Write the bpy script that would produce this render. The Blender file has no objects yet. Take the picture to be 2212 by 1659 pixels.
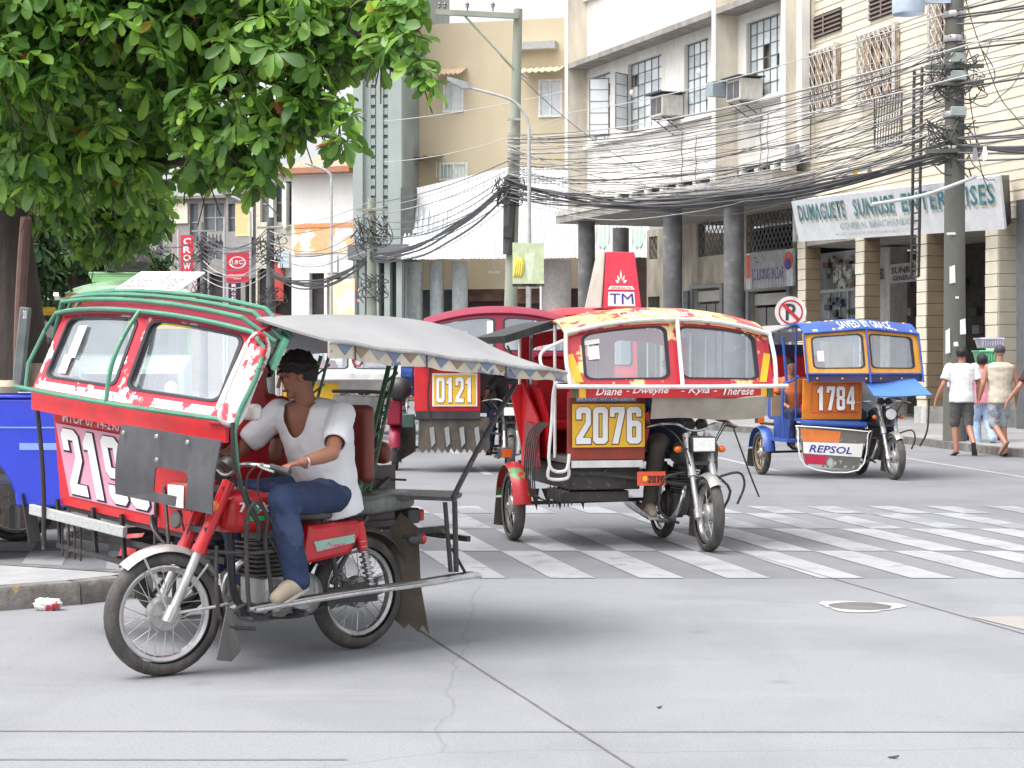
import bpy, bmesh, math, random
from mathutils import Vector, Matrix, noise
R = math.radians
random.seed(7)
S = bpy.context.scene
COL = S.collection
# ---------------------------------------------------------------- camera, sky, sun, exposure
CH, CF = 1.45, 4000.0          # eye height (m), focal length in units of a 2212 px wide picture
cam = bpy.data.cameras.new('camera')
cam.sensor_width = 36.0
cam.lens = CF / 2212 * 36.0
cam.shift_y = -42.5 / 2212
cam.clip_start, cam.clip_end = 0.1, 2000
cam.dof.use_dof = False
camo = bpy.data.objects.new('camera', cam)
COL.objects.link(camo)
camo.location = (0, 0, CH)
camo.rotation_euler = (R(90), 0, 0)
S.camera = camo
SUN_EL, SUN_AZ = 64, 240      # azimuth measured from +Y clockwise
w = bpy.data.worlds.new('World')
S.world = w
w.use_nodes = True
nt = w.node_tree
bg = nt.nodes['Background']
sky = nt.nodes.new('ShaderNodeTexSky')
sky.sky_type = 'NISHITA'
sky.sun_disc = False
sky.sun_elevation = R(SUN_EL)
sky.sun_rotation = R(SUN_AZ)
sky.air_density = 1.0
sky.dust_density = 5.0
sky.ozone_density = 0.6
hs = nt.nodes.new('ShaderNodeHueSaturation')
hs.inputs['Saturation'].default_value = 0.18
nt.links.new(sky.outputs[0], hs.inputs['Color'])
nt.links.new(hs.outputs[0], bg.inputs[0])
bg.inputs[1].default_value = 0.15
sl = bpy.data.lights.new('sun', 'SUN')
sl.energy = 1.0
sl.angle = R(50)
sl.color = (1.0, 0.97, 0.93)
slo = bpy.data.objects.new('sun', sl)
COL.objects.link(slo)
sd = Vector((math.sin(R(SUN_AZ)) * math.cos(R(SUN_EL)), math.cos(R(SUN_AZ)) * math.cos(R(SUN_EL)), math.sin(R(SUN_EL))))
slo.rotation_euler = (-sd).to_track_quat('-Z', 'Y').to_euler()
S.view_settings.view_transform = 'Standard'
S.view_settings.look = 'None'
S.view_settings.gamma = 1
S.view_settings.exposure = 1.2
S.cycles.max_bounces = 6
S.cycles.transparent_max_bounces = 16

def P(px, py, d):
    return Vector(((px - 1106) / CF * d, d, CH + (787 - py) / CF * d))
def G(px, py, z=0.0):
    d = (CH - z) * CF / (py - 787)
    return Vector(((px - 1106) / CF * d, d, z))

# ---------------------------------------------------------------- materials
MATS = {}
def mat(name, col, rough=0.6, metal=0.0, var=0.12, scale=6.0, bump=0.0, bscale=60.0, dirt=0.0, dirtcol=(0.06, 0.05, 0.045), dscale=2.5,
        dth=0.55, chip=None, chscale=9.0, chth=0.55, trans=0.0, spec=0.5, coat=0.0, rnd=0.0, stretch=(1, 1, 1), sss=0.0, emit=None, emits=0):
    if name in MATS: return MATS[name]
    m = bpy.data.materials.new(name); m.use_nodes = True
    MATS[name] = m
    n, l = m.node_tree.nodes, m.node_tree.links
    b = n['Principled BSDF']
    tc = n.new('ShaderNodeTexCoord'); mp = n.new('ShaderNodeMapping'); mp.inputs['Scale'].default_value = stretch
    l.new(tc.outputs['Object'], mp.inputs['Vector'])
    vec = mp.outputs[0]
    nz = n.new('ShaderNodeTexNoise'); nz.inputs['Scale'].default_value = scale; nz.inputs['Detail'].default_value = 5
    l.new(vec, nz.inputs['Vector'])
    hsv = n.new('ShaderNodeHueSaturation'); hsv.inputs['Color'].default_value = (*col, 1)
    mr = n.new('ShaderNodeMapRange'); mr.inputs[1].default_value = 0.3; mr.inputs[2].default_value = 0.7
    mr.inputs[3].default_value = 1 - var; mr.inputs[4].default_value = 1 + var
    l.new(nz.outputs['Fac'], mr.inputs[0])
    val = mr.outputs[0]
    if rnd:
        oi = n.new('ShaderNodeObjectInfo'); m2 = n.new('ShaderNodeMath'); m2.operation = 'MULTIPLY_ADD'
        m2.inputs[1].default_value = rnd * 2; m2.inputs[2].default_value = 1 - rnd
        l.new(oi.outputs['Random'], m2.inputs[0])
        m3 = n.new('ShaderNodeMath'); m3.operation = 'MULTIPLY'
        l.new(m2.outputs[0], m3.inputs[0]); l.new(val, m3.inputs[1]); val = m3.outputs[0]
    l.new(val, hsv.inputs['Value'])
    out = hsv.outputs[0]
    def mixin(out, color, sc, th, soft, amt, strm=None):
        t = n.new('ShaderNodeTexNoise'); t.inputs['Scale'].default_value = sc; t.inputs['Detail'].default_value = 8; t.inputs['Roughness'].default_value = 0.65
        if strm:
            q = n.new('ShaderNodeMapping'); q.inputs['Scale'].default_value = strm; q.inputs['Location'].default_value = (3.1, 1.7, 0.4)
            l.new(tc.outputs['Object'], q.inputs['Vector']); l.new(q.outputs[0], t.inputs['Vector'])
        else:
            l.new(vec, t.inputs['Vector'])
        r = n.new('ShaderNodeMapRange'); r.inputs[1].default_value = th; r.inputs[2].default_value = th + soft
        r.inputs[3].default_value = 0; r.inputs[4].default_value = amt
        l.new(t.outputs['Fac'], r.inputs[0])
        mx = n.new('ShaderNodeMix'); mx.data_type = 'RGBA'
        l.new(r.outputs[0], mx.inputs[0]); l.new(out, mx.inputs[6]); mx.inputs[7].default_value = (*color, 1)
        return mx.outputs[2]
    if chip: out = mixin(out, chip, chscale, chth, 0.03, 1.0)
    if dirt: out = mixin(out, dirtcol, dscale, dth - 0.15, 0.3, dirt, (1.6, 1.6, 0.5))
    l.new(out, b.inputs['Base Color'])
    b.inputs['Roughness'].default_value = rough
    b.inputs['Metallic'].default_value = metal
    b.inputs['Specular IOR Level'].default_value = spec
    b.inputs['Coat Weight'].default_value = coat
    if sss:
        b.inputs['Subsurface Weight'].default_value = sss
        b.inputs['Subsurface Radius'].default_value = (0.02, 0.008, 0.004)
        b.inputs['Subsurface Scale'].default_value = 0.5
    if bump:
        bn = n.new('ShaderNodeTexNoise'); bn.inputs['Scale'].default_value = bscale; bn.inputs['Detail'].default_value = 6
        l.new(vec, bn.inputs['Vector'])
        bp = n.new('ShaderNodeBump'); bp.inputs['Strength'].default_value = bump; bp.inputs['Distance'].default_value = 0.02
        l.new(bn.outputs['Fac'], bp.inputs['Height']); l.new(bp.outputs[0], b.inputs['Normal'])
    if emit:
        b.inputs['Emission Color'].default_value = (*emit, 1); b.inputs['Emission Strength'].default_value = emits
    return m

def glass(name, tint=(0.85, 0.92, 0.95), refl=0.25, rough=0.05):
    if name in MATS: return MATS[name]
    m = bpy.data.materials.new(name); m.use_nodes = True; MATS[name] = m
    n, l = m.node_tree.nodes, m.node_tree.links
    n.remove(n['Principled BSDF'])
    o = n['Material Output']
    t = n.new('ShaderNodeBsdfTransparent'); t.inputs[0].default_value = (*tint, 1)
    g = n.new('ShaderNodeBsdfGlossy'); g.inputs['Roughness'].default_value = rough; g.inputs[0].default_value = (0.9, 0.95, 1, 1)
    df = n.new('ShaderNodeBsdfDiffuse'); df.inputs[0].default_value = (0.45, 0.47, 0.48, 1)
    fr = n.new('ShaderNodeFresnel'); fr.inputs[0].default_value = 1.5
    ma = n.new('ShaderNodeMath'); ma.operation = 'ADD'; ma.inputs[1].default_value = refl; ma.use_clamp = True
    l.new(fr.outputs[0], ma.inputs[0])
    nz = n.new('ShaderNodeTexNoise'); nz.inputs['Scale'].default_value = 5; nz.inputs['Detail'].default_value = 6
    tc = n.new('ShaderNodeTexCoord'); l.new(tc.outputs['Object'], nz.inputs['Vector'])
    mr = n.new('ShaderNodeMapRange'); mr.inputs[1].default_value = 0.4; mr.inputs[2].default_value = 0.8; mr.inputs[3].default_value = 0.03; mr.inputs[4].default_value = 0.2
    l.new(nz.outputs['Fac'], mr.inputs[0])
    x = n.new('ShaderNodeMixShader'); l.new(ma.outputs[0], x.inputs[0]); l.new(t.outputs[0], x.inputs[1]); l.new(g.outputs[0], x.inputs[2])
    y = n.new('ShaderNodeMixShader'); l.new(mr.outputs[0], y.inputs[0]); l.new(x.outputs[0], y.inputs[1]); l.new(df.outputs[0], y.inputs[2])
    l.new(y.outputs[0], o.inputs[0])
    return m

M = {}
M['tyre'] = mat('tyre rubber', (0.045, 0.043, 0.042), 0.85, var=0.25, dirt=0.6, dirtcol=(0.16, 0.14, 0.125), dscale=6, dth=0.5, bump=0.3, bscale=80)
M['chrome'] = mat('worn chrome', (0.62, 0.62, 0.62), 0.28, 0.9, dirt=0.5, dirtcol=(0.2, 0.17, 0.14), dscale=12)
M['alu'] = mat('grey aluminium', (0.5, 0.5, 0.49), 0.42, 0.6, dirt=0.5, dirtcol=(0.12, 0.1, 0.09), dscale=9)
M['black'] = mat('black plastic', (0.03, 0.03, 0.033), 0.45, dirt=0.3, dirtcol=(0.15, 0.14, 0.13))
M['seal'] = mat('black rubber seal', (0.02, 0.02, 0.025), 0.5)
M['blacksteel'] = mat('rusty black steel', (0.05, 0.045, 0.045), 0.5, 0.2, chip=(0.16, 0.1, 0.07), chscale=25, chth=0.6)
M['engine'] = mat('oily engine metal', (0.12, 0.115, 0.11), 0.5, 0.5, dirt=0.6, dscale=14, dirtcol=(0.09, 0.07, 0.05))
M['red'] = mat('red gloss paint', (0.62, 0.012, 0.022), 0.3, coat=0.3, var=0.1, dirt=0.5, dirtcol=(0.2, 0.04, 0.035), dscale=7, chip=(0.16, 0.06, 0.04), chscale=16, chth=0.69)
M['redflat'] = mat('red sheet paint', (0.72, 0.02, 0.03), 0.42, var=0.1, dirt=0.5, dirtcol=(0.32, 0.05, 0.05), dscale=4, dth=.5, chip=(0.2, 0.07, 0.05), chscale=11, chth=0.68, bump=0.25, bscale=4)
M['redchip'] = mat('red paint flaked to white', (0.66, 0.02, 0.045), 0.45, chip=(0.78, 0.72, 0.7), chscale=5, chth=0.56)
M['whitechip'] = mat('white paint flaked to red', (0.78, 0.76, 0.74), 0.5, chip=(0.65, 0.04, 0.06), chscale=6, chth=0.53)
M['green'] = mat('sea green pipe paint', (0.07, 0.26, 0.17), 0.45, chip=(0.2, 0.3, 0.24), chscale=20, chth=0.62, dirt=0.3)
M['dkgreen'] = mat('dark green pipe paint', (0.05, 0.12, 0.06), 0.5, chip=(0.3, 0.25, 0.15), chscale=18, chth=0.6)
M['white'] = mat('white gloss paint', (0.78, 0.78, 0.76), 0.4, var=0.05, dirt=0.5, dirtcol=(0.4, 0.36, 0.33), dscale=6, chip=(.25, .18, .14), chscale=18, chth=.68)
M['whitepipe'] = mat('white pipe paint chipped', (0.8, 0.79, 0.77), 0.4, chip=(0.15, 0.1, 0.08), chscale=26, chth=0.66)
M['pink'] = mat('pink plate paint', (0.72, 0.33, 0.45), 0.5, var=0.05, dirt=0.15, dirtcol=(0.4, 0.2, 0.25))
M['num'] = mat('white number paint', (0.86, 0.86, 0.84), 0.5, var=0.03)
M['numline'] = mat('dark outline paint', (0.03, 0.01, 0.03), 0.5)
M['yellow'] = mat('yellow plate paint', (0.85, 0.5, 0.03), 0.5, var=0.08, dirt=0.15, dirtcol=(0.4, 0.2, 0.03))
M['orange'] = mat('orange board paint', (0.72, 0.22, 0.015), 0.5, var=0.1, bump=.2, bscale=4, dirt=0.5, dirtcol=(0.35, 0.12, 0.02))
M['amber'] = mat('amber wood paint', (0.75, 0.34, 0.04), 0.45, var=0.1, bump=.2, bscale=4, dirt=0.5, dirtcol=(0.35, 0.16, 0.03), dscale=5)
M['rust'] = mat('red brown board', (0.34, 0.045, 0.025), 0.5, var=0.2, bump=.2, bscale=5, dirt=0.6, dscale=4)
M['blue'] = mat('blue frame paint', (0.03, 0.09, 0.36), 0.4, var=0.2, chip=(.1, .1, .12), chscale=14, chth=.66, dirt=0.35, dirtcol=(0.05, 0.05, 0.08))
M['skyblue'] = mat('light blue tarpaulin', (0.07, 0.18, 0.5), 0.5, var=0.08)
M['maroon'] = mat('crimson roof paint', (0.24, 0.009, 0.035), 0.45, var=0.12)
M['seatblack'] = mat('worn dark seat vinyl', (0.07, 0.08, 0.075), 0.4, dirt=0.5, dirtcol=(0.3, 0.3, 0.27), dscale=7, bump=0.1, bscale=30)
M['canvas'] = mat('grey canvas', (0.27, 0.27, 0.275), 0.7, var=0.1, scale=3, dirt=0.25, dirtcol=(0.25, 0.25, 0.26), bump=0.15, bscale=12)
M['canvasbeige'] = mat('beige rolled canvas', (0.4, 0.36, 0.3), 0.9, var=0.12, dirt=0.4, dirtcol=(0.2, 0.17, 0.14), bump=0.4, bscale=14)
M['vinylcream'] = mat('cream vinyl trim', (0.62, 0.56, 0.44), 0.5, chip=(0.16, 0.2, 0.33), chscale=7, chth=0.56, dirt=0.3)
M['greysheet'] = mat('dusty grey rubber sheet', (0.055, 0.055, 0.062), 0.6, var=0.25, scale=3, dirt=0.5, dirtcol=(0.11, 0.105, 0.11), dscale=5, dth=0.55, bump=0.15, bscale=9)
M['flap'] = mat('muddy rubber flap', (0.06, 0.05, 0.045), 0.8, var=0.3, dirt=0.6, dirtcol=(0.17, 0.14, 0.11), bump=0.3, bscale=30)
M['redlens'] = mat('red lamp lens', (0.5, 0.01, 0.01), 0.15, coat=0.6)
M['orangelens'] = mat('orange lamp lens', (0.75, 0.14, 0.01), 0.2, coat=0.6)
M['lens'] = mat('clear headlamp lens', (0.82, 0.83, 0.78), 0.12, var=0.08, scale=30, coat=0.8)
M['redvinyl'] = mat('red seat vinyl', (0.6, 0.012, 0.02), 0.35, bump=0.1, bscale=12)
M['dkredvinyl'] = mat('brown red seat vinyl', (0.22, 0.05, 0.035), 0.4, bump=0.1, bscale=12)
M['paper'] = mat('paper', (0.78, 0.78, 0.77), 0.8, var=0.06)
M['inside'] = mat('dim cabin lining', (0.12, 0.1, 0.1), 0.8)
G1 = glass('windscreen glass')
G2 = glass('window glass', (0.7, 0.8, 0.85), 0.35)

# ---------------------------------------------------------------- mesh helper
def V(*a): return Vector(a)
class MB:
    def __init__(s): s.v, s.f = [], []
    def add(s, vs, fs):
        o = len(s.v); s.v += [tuple(p) for p in vs]; s.f += [tuple(i + o for i in f) for f in fs]; return s
    def box(s, x0, x1, y0, y1, z0, z1, m=None):
        vs = [V(x, y, z) for z in (z0, z1) for x, y in ((x0, y0), (x1, y0), (x1, y1), (x0, y1))]
        if m: vs = [m @ p for p in vs]
        return s.add(vs, [(3, 2, 1, 0), (4, 5, 6, 7), (0, 1, 5, 4), (1, 2, 6, 5), (2, 3, 7, 6), (3, 0, 4, 7)])
    def bar(s, a, b, wx, wz, up=(0, 0, 1)):
        a, b = V(*a), V(*b); d = (b - a).normalized(); u = V(*up)
        if abs(d.dot(u)) > .98: u = V(1, 0, 0)
        x = d.cross(u).normalized() * wx / 2; z = x.cross(d).normalized() * wz / 2
        vs = [p + q for p in (a, b) for q in (-x - z, x - z, x + z, -x + z)]
        return s.add(vs, [(3, 2, 1, 0), (4, 5, 6, 7), (0, 1, 5, 4), (1, 2, 6, 5), (2, 3, 7, 6), (3, 0, 4, 7)])
    def plate(s, quad, t):
        q = [V(*p) for p in quad]
        nn = (q[1] - q[0]).cross(q[-1] - q[0]).normalized() * t
        n = len(q)
        return s.add([p for p in q] + [p - nn for p in q], [tuple(range(n)), tuple(range(2 * n - 1, n - 1, -1))] + [(i, i + n, (i + 1) % n + n, (i + 1) % n) for i in range(n)])
    def tube(s, pts, r, n=8, closed=False, caps=True):
        pts = [V(*p) for p in pts]; k = len(pts)
        if 3 <= k <= 9:                      # round the bends
            q, qr = [], []; isl = isinstance(r, (list, tuple)); last = k if closed else k - 1
            for i in range(last):
                if closed: p0, p1, p2, p3 = pts[i - 1], pts[i], pts[(i + 1) % k], pts[(i + 2) % k]
                else: p0, p1, p2, p3 = pts[max(i - 1, 0)], pts[i], pts[i + 1], pts[min(i + 2, k - 1)]
                for j in range(4):
                    t = j / 4
                    q.append(p1 * 1.0 + (p2 - p0) * (.5 * t) + (p0 * 2 - p1 * 5 + p2 * 4 - p3) * (.5 * t * t) + (p1 * 3 - p0 - p2 * 3 + p3) * (.5 * t ** 3))
                    if isl: qr.append(r[i] + (r[(i + 1) % k] - r[i]) * t)
            if not closed:
                q.append(pts[-1]); 
                if isl: qr.append(r[-1])
            pts = q; k = len(q); r = qr if isl else r
        rr = r if isinstance(r, (list, tuple)) else [r] * k
        t0 = (pts[1] - pts[0]).normalized()
        u = t0.cross(V(0, 0, 1))
        if u.length < .05: u = t0.cross(V(1, 0, 0))
        u.normalize(); vs = []
        for i, p in enumerate(pts):
            if closed: t = pts[(i + 1) % k] - pts[i - 1]
            else: t = pts[min(i + 1, k - 1)] - pts[max(i - 1, 0)]
            t.normalize(); u = (u - t * u.dot(t)).normalized(); w_ = t.cross(u)
            for j in range(n):
                a = 2 * math.pi * j / n
                vs.append(p + (u * math.cos(a) + w_ * math.sin(a)) * rr[i])
        fs = []
        for i in range(k if closed else k - 1):
            i2 = (i + 1) % k
            for j in range(n): fs.append((i * n + j, i * n + (j + 1) % n, i2 * n + (j + 1) % n, i2 * n + j))
        if caps and not closed: fs += [tuple(range(n - 1, -1, -1)), tuple((k - 1) * n + j for j in range(n))]
        return s.add(vs, fs)
    def lathe(s, prof, m, n=24, closed=False):
        vs, fs = [], []; k = len(prof)
        for j in range(n):
            a = 2 * math.pi * j / n
            for r, h in prof: vs.append(m @ V(r * math.cos(a), r * math.sin(a), h))
        for j in range(n):
            j2 = (j + 1) % n
            for i in range(k if closed else k - 1):
                i2 = (i + 1) % k
                fs.append((j * k + i, j2 * k + i, j2 * k + i2, j * k + i2))
        return s.add(vs, fs)
    def ell(s, c, rx, ry, rz, m=None, n=14, k=9):
        vs, fs = [], []
        for i in range(k + 1):
            th = math.pi * i / k
            for j in range(n):
                a = 2 * math.pi * j / n
                p = V(rx * math.sin(th) * math.cos(a), ry * math.sin(th) * math.sin(a), rz * math.cos(th))
                if m: p = m @ p
                vs.append(V(*c) + p)
        for i in range(k):
            for j in range(n): fs.append((i * n + j, (i + 1) * n + j, (i + 1) * n + (j + 1) % n, i * n + (j + 1) % n))
        return s.add(vs, fs)
    def cap(s, a, ra, b, rb, n=12):
        a, b = V(*a), V(*b); d = (b - a); L = d.length; d.normalize(); pts, rr = [], []
        for i in range(5):
            t = math.pi / 2 * (1 - i / 4); pts.append(a - d * ra * math.sin(t) * .999); rr.append(max(ra * math.cos(t), .0005))
        for i in range(5):
            t = math.pi / 2 * (i / 4); pts.append(b + d * rb * math.sin(t) * .999); rr.append(max(rb * math.cos(t), .0005))
        return s.tube(pts, rr, n)
    def loft(s, rings, caps=True, closed=False):
        n = len(rings[0]); vs = [p for r in rings for p in r]; fs = []
        k = len(rings)
        for i in range(k - 1):
            for j in range(n): fs.append((i * n + j, i * n + (j + 1) % n, (i + 1) * n + (j + 1) % n, (i + 1) * n + j))
        if caps: fs += [tuple(range(n - 1, -1, -1)), tuple((k - 1) * n + j for j in range(n))]
        return s.add(vs, fs)
    def ringplate(s, outer, inner, th):
        n = len(outer); th = [V(*th)] * n if not isinstance(th, list) else th
        vs = list(outer) + list(inner) + [p - t for p, t in zip(outer, th)] + [p - t for p, t in zip(inner, th)]
        fs = []
        for i in range(n):
            j = (i + 1) % n
            fs += [(i, j, n + j, n + i), (2 * n + j, 2 * n + i, 3 * n + i, 3 * n + j), (i, 2 * n + i, 2 * n + j, j), (n + j, 3 * n + j, 3 * n + i, n + i)]
        return s.add(vs, fs)
    def sheet(s, fn, nu, nv, t=0.0):
        vs = [fn(i / nu, j / nv) for j in range(nv + 1) for i in range(nu + 1)]
        w_ = nu + 1
        fs = [(j * w_ + i, j * w_ + i + 1, (j + 1) * w_ + i + 1, (j + 1) * w_ + i) for j in range(nv) for i in range(nu)]
        if t:
            nrm = []
            for j in range(nv + 1):
                for i in range(nu + 1):
                    e = 1e-3; u0, v0 = min(i / nu, 1 - e), min(j / nv, 1 - e)
                    a = fn(u0 + e, v0) - fn(u0, v0); b = fn(u0, v0 + e) - fn(u0, v0)
                    nrm.append(a.cross(b).normalized())
            N = len(vs)
            vs += [p - n_ * t for p, n_ in zip(vs, nrm)]
            fs += [tuple(N + q for q in reversed(f)) for f in list(fs)]
            edge = [i for i in range(nu + 1)] + [j * w_ + nu for j in range(1, nv + 1)] + [nv * w_ + i for i in range(nu - 1, -1, -1)] + [j * w_ for j in range(nv - 1, 0, -1)]
            for a, b in zip(edge, edge[1:] + edge[:1]): fs.append((b, a, a + N, b + N))
        return s.add(vs, fs)
    def mesh(s, name, m, smooth=True, ang=35):
        me = bpy.data.meshes.new(name); me.from_pydata([tuple(p) for p in s.v], [], s.f)
        me.validate()
        if m: me.materials.append(m)
        if smooth:
            me.shade_smooth(); me.set_sharp_from_angle(angle=R(ang))
        return me
    def build(s, name, m, parent=None, smooth=True, ang=35, bevel=0.0, kind=None):
        me = s.mesh(name, m, smooth, ang)
        o = bpy.data.objects.new(name, me); COL.objects.link(o)
        if parent: o.parent = parent
        if bevel:
            b = o.modifiers.new('bevel', 'BEVEL'); b.width = bevel; b.segments = 2; b.limit_method = 'ANGLE'; b.angle_limit = R(40)
        if kind: o['kind'] = kind
        return o

def tag(o, label=None, cat=None, group=None, kind=None):
    if label: o['label'] = label
    if cat: o['category'] = cat
    if group: o['group'] = group
    if kind: o['kind'] = kind
    return o
def empty(name, loc=(0, 0, 0), rz=0.0, label=None, cat=None, group=None):
    o = bpy.data.objects.new(name, None); COL.objects.link(o); o.location = loc; o.rotation_euler = (0, 0, rz)
    o.empty_display_size = .2
    return tag(o, label, cat, group)
def inst(name, me, parent, loc=(0, 0, 0), rot=(0, 0, 0), scale=(1, 1, 1), kind=None):
    o = bpy.data.objects.new(name, me); COL.objects.link(o); o.parent = parent
    o.location = loc; o.rotation_euler = rot; o.scale = scale
    if kind: o['kind'] = kind
    return o
def rrect(x0, x1, y0, y1, r, nc=5, ne=6):
    pts = []; cs = [(x1 - r, y0 + r, -90), (x1 - r, y1 - r, 0), (x0 + r, y1 - r, 90), (x0 + r, y0 + r, 180)]
    for k, (cx, cy, a0) in enumerate(cs):
        for i in range(nc): 
            a = R(a0 + 90 * i / (nc - 1)); pts.append((cx + r * math.cos(a), cy + r * math.sin(a)))
        nx, ny, a1 = cs[(k + 1) % 4]; a = R(a1)
        q = (nx + r * math.cos(a), ny + r * math.sin(a)); p = pts[-1]
        for i in range(1, ne): pts.append((p[0] + (q[0] - p[0]) * i / ne, p[1] + (q[1] - p[1]) * i / ne))
    return pts
def quadmap(bl, br, tr, tl, off=0.004):
    bl, br, tr, tl = V(*bl), V(*br), V(*tr), V(*tl); n = (br - bl).cross(tl - bl).normalized() * off
    return lambda u, v: (bl * (1 - u) + br * u) * (1 - v) + (tl * (1 - u) + tr * u) * v + n
def text(name, string, m, parent, mapper, rect=(0, 0, 1, 1), bold=0.0, shear=0.0, res=2, spacing=1.0, tri=True):
    c = bpy.data.curves.new('lettering', 'FONT'); c.body = string; c.offset = bold; c.shear = shear
    c.resolution_u = res; c.space_character = spacing; c.fill_mode = 'FRONT'; c.align_x = 'LEFT'
    o = bpy.data.objects.new('lettering', c); COL.objects.link(o)
    me = bpy.data.meshes.new_from_object(o)
    bpy.data.objects.remove(o); bpy.data.curves.remove(c)
    xs = [v.co.x for v in me.vertices]; ys = [v.co.y for v in me.vertices]
    if not xs: return None
    x0, x1, y0, y1 = min(xs), max(xs), min(ys), max(ys)
    for v in me.vertices:
        u = rect[0] + (v.co.x - x0) / (x1 - x0) * (rect[2] - rect[0]); t = rect[1] + (v.co.y - y0) / (y1 - y0) * (rect[3] - rect[1])
        v.co = mapper(u, t)
    me.materials.clear(); me.materials.append(m)
    me.name = name
    ob = bpy.data.objects.new(name, me); COL.objects.link(ob); ob.parent = parent
    return ob
DIG = {  # poster style condensed figures drawn as polygons on a 10 x 24 grid (outer ring, optional holes)
 '0': ([(2, 0), (8, 0), (10, 2), (10, 22), (8, 24), (2, 24), (0, 22), (0, 2)], [[(3.6, 4), (3.6, 20), (6.4, 20), (6.4, 4)]]),
 '1': ([(3, 0), (7.4, 0), (7.4, 24), (4, 24), (0.8, 20), (0.8, 17.5), (3, 17.5)], []),
 '2': ([(0, 0), (10, 0), (10, 4), (4.4, 4), (10, 13), (10, 22), (8, 24), (2, 24), (0, 22), (0, 16), (3.6, 16), (3.6, 20), (6.4, 20), (6.4, 14), (0, 4)], []),
 '4': ([(5.6, 0), (9, 0), (9, 6), (10, 6), (10, 9.5), (9, 9.5), (9, 24), (5, 24), (0, 9.5), (0, 6), (5.6, 6)], [[(3.2, 9.5), (5.6, 17), (5.6, 9.5)]]),
 '6': ([(2, 0), (8, 0), (10, 2), (10, 13), (8, 15), (3.6, 15), (3.6, 20), (6.4, 20), (6.4, 17.5), (10, 17.5), (10, 22), (8, 24), (2, 24), (0, 22), (0, 2)], [[(3.6, 4), (3.6, 11.2), (6.4, 11.2), (6.4, 4)]]),
 '7': ([(1.5, 0), (5.6, 0), (10, 20), (10, 24), (0, 24), (0, 17.5), (3.2, 17.5), (3.2, 20), (6, 20)], []),
 '8': ([(2, 0), (8, 0), (10, 2), (10, 11), (8.8, 12.5), (10, 14), (10, 22), (8, 24), (2, 24), (0, 22), (0, 14), (1.2, 12.5), (0, 11), (0, 2)], [[(3.6, 3.8), (3.6, 10.4), (6.4, 10.4), (6.4, 3.8)], [(3.6, 14.2), (3.6, 20.2), (6.4, 20.2), (6.4, 14.2)]]),
 '9': ([(2, 0), (8, 0), (10, 2), (10, 22), (8, 24), (2, 24), (0, 22), (0, 11), (2, 9), (6.4, 9), (6.4, 4), (3.6, 4), (3.6, 6.5), (0, 6.5), (0, 2)], [[(3.6, 12.8), (3.6, 20), (6.4, 20), (6.4, 12.8)]]),
}
def digit(name, ch, m, parent, mapper, rect, grow=0.0):
    c = bpy.data.curves.new('figure', 'CURVE'); c.dimensions = '2D'; c.fill_mode = 'FRONT'; c.offset = grow
    for ring in [DIG[ch][0]] + DIG[ch][1]:
        sp = c.splines.new('POLY'); sp.points.add(len(ring) - 1); sp.use_cyclic_u = True
        for p, q in zip(sp.points, ring): p.co = (q[0], q[1], 0, 1)
    o = bpy.data.objects.new('figure', c); COL.objects.link(o)
    me = bpy.data.meshes.new_from_object(o); bpy.data.objects.remove(o); bpy.data.curves.remove(c)
    for v in me.vertices:
        v.co = mapper(rect[0] + v.co.x / 10 * (rect[2] - rect[0]), rect[1] + v.co.y / 24 * (rect[3] - rect[1]))
    me.materials.clear(); me.materials.append(m)
    ob = bpy.data.objects.new(name, me); COL.objects.link(ob); ob.parent = parent
    return ob
def number(parent, s, q, mfill, mline, x0=.07, x1=.93, y0=.1, y1=.9, gap=.035):
    """q: four corners BL BR TR TL of the plate; figures with an outline under them"""
    n = len(s); wch = (x1 - x0 - gap * (n - 1)) / n
    for i, ch in enumerate(s):
        a = x0 + i * (wch + gap)
        if mline: digit('number_outline', ch, mline, parent, quadmap(*q, off=.003), (a + .004, y0 - .008, a + wch + .004, y1 - .008), .55)
        digit('number', ch, mfill, parent, quadmap(*q, off=.006), (a, y0, a + wch, y1))
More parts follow.
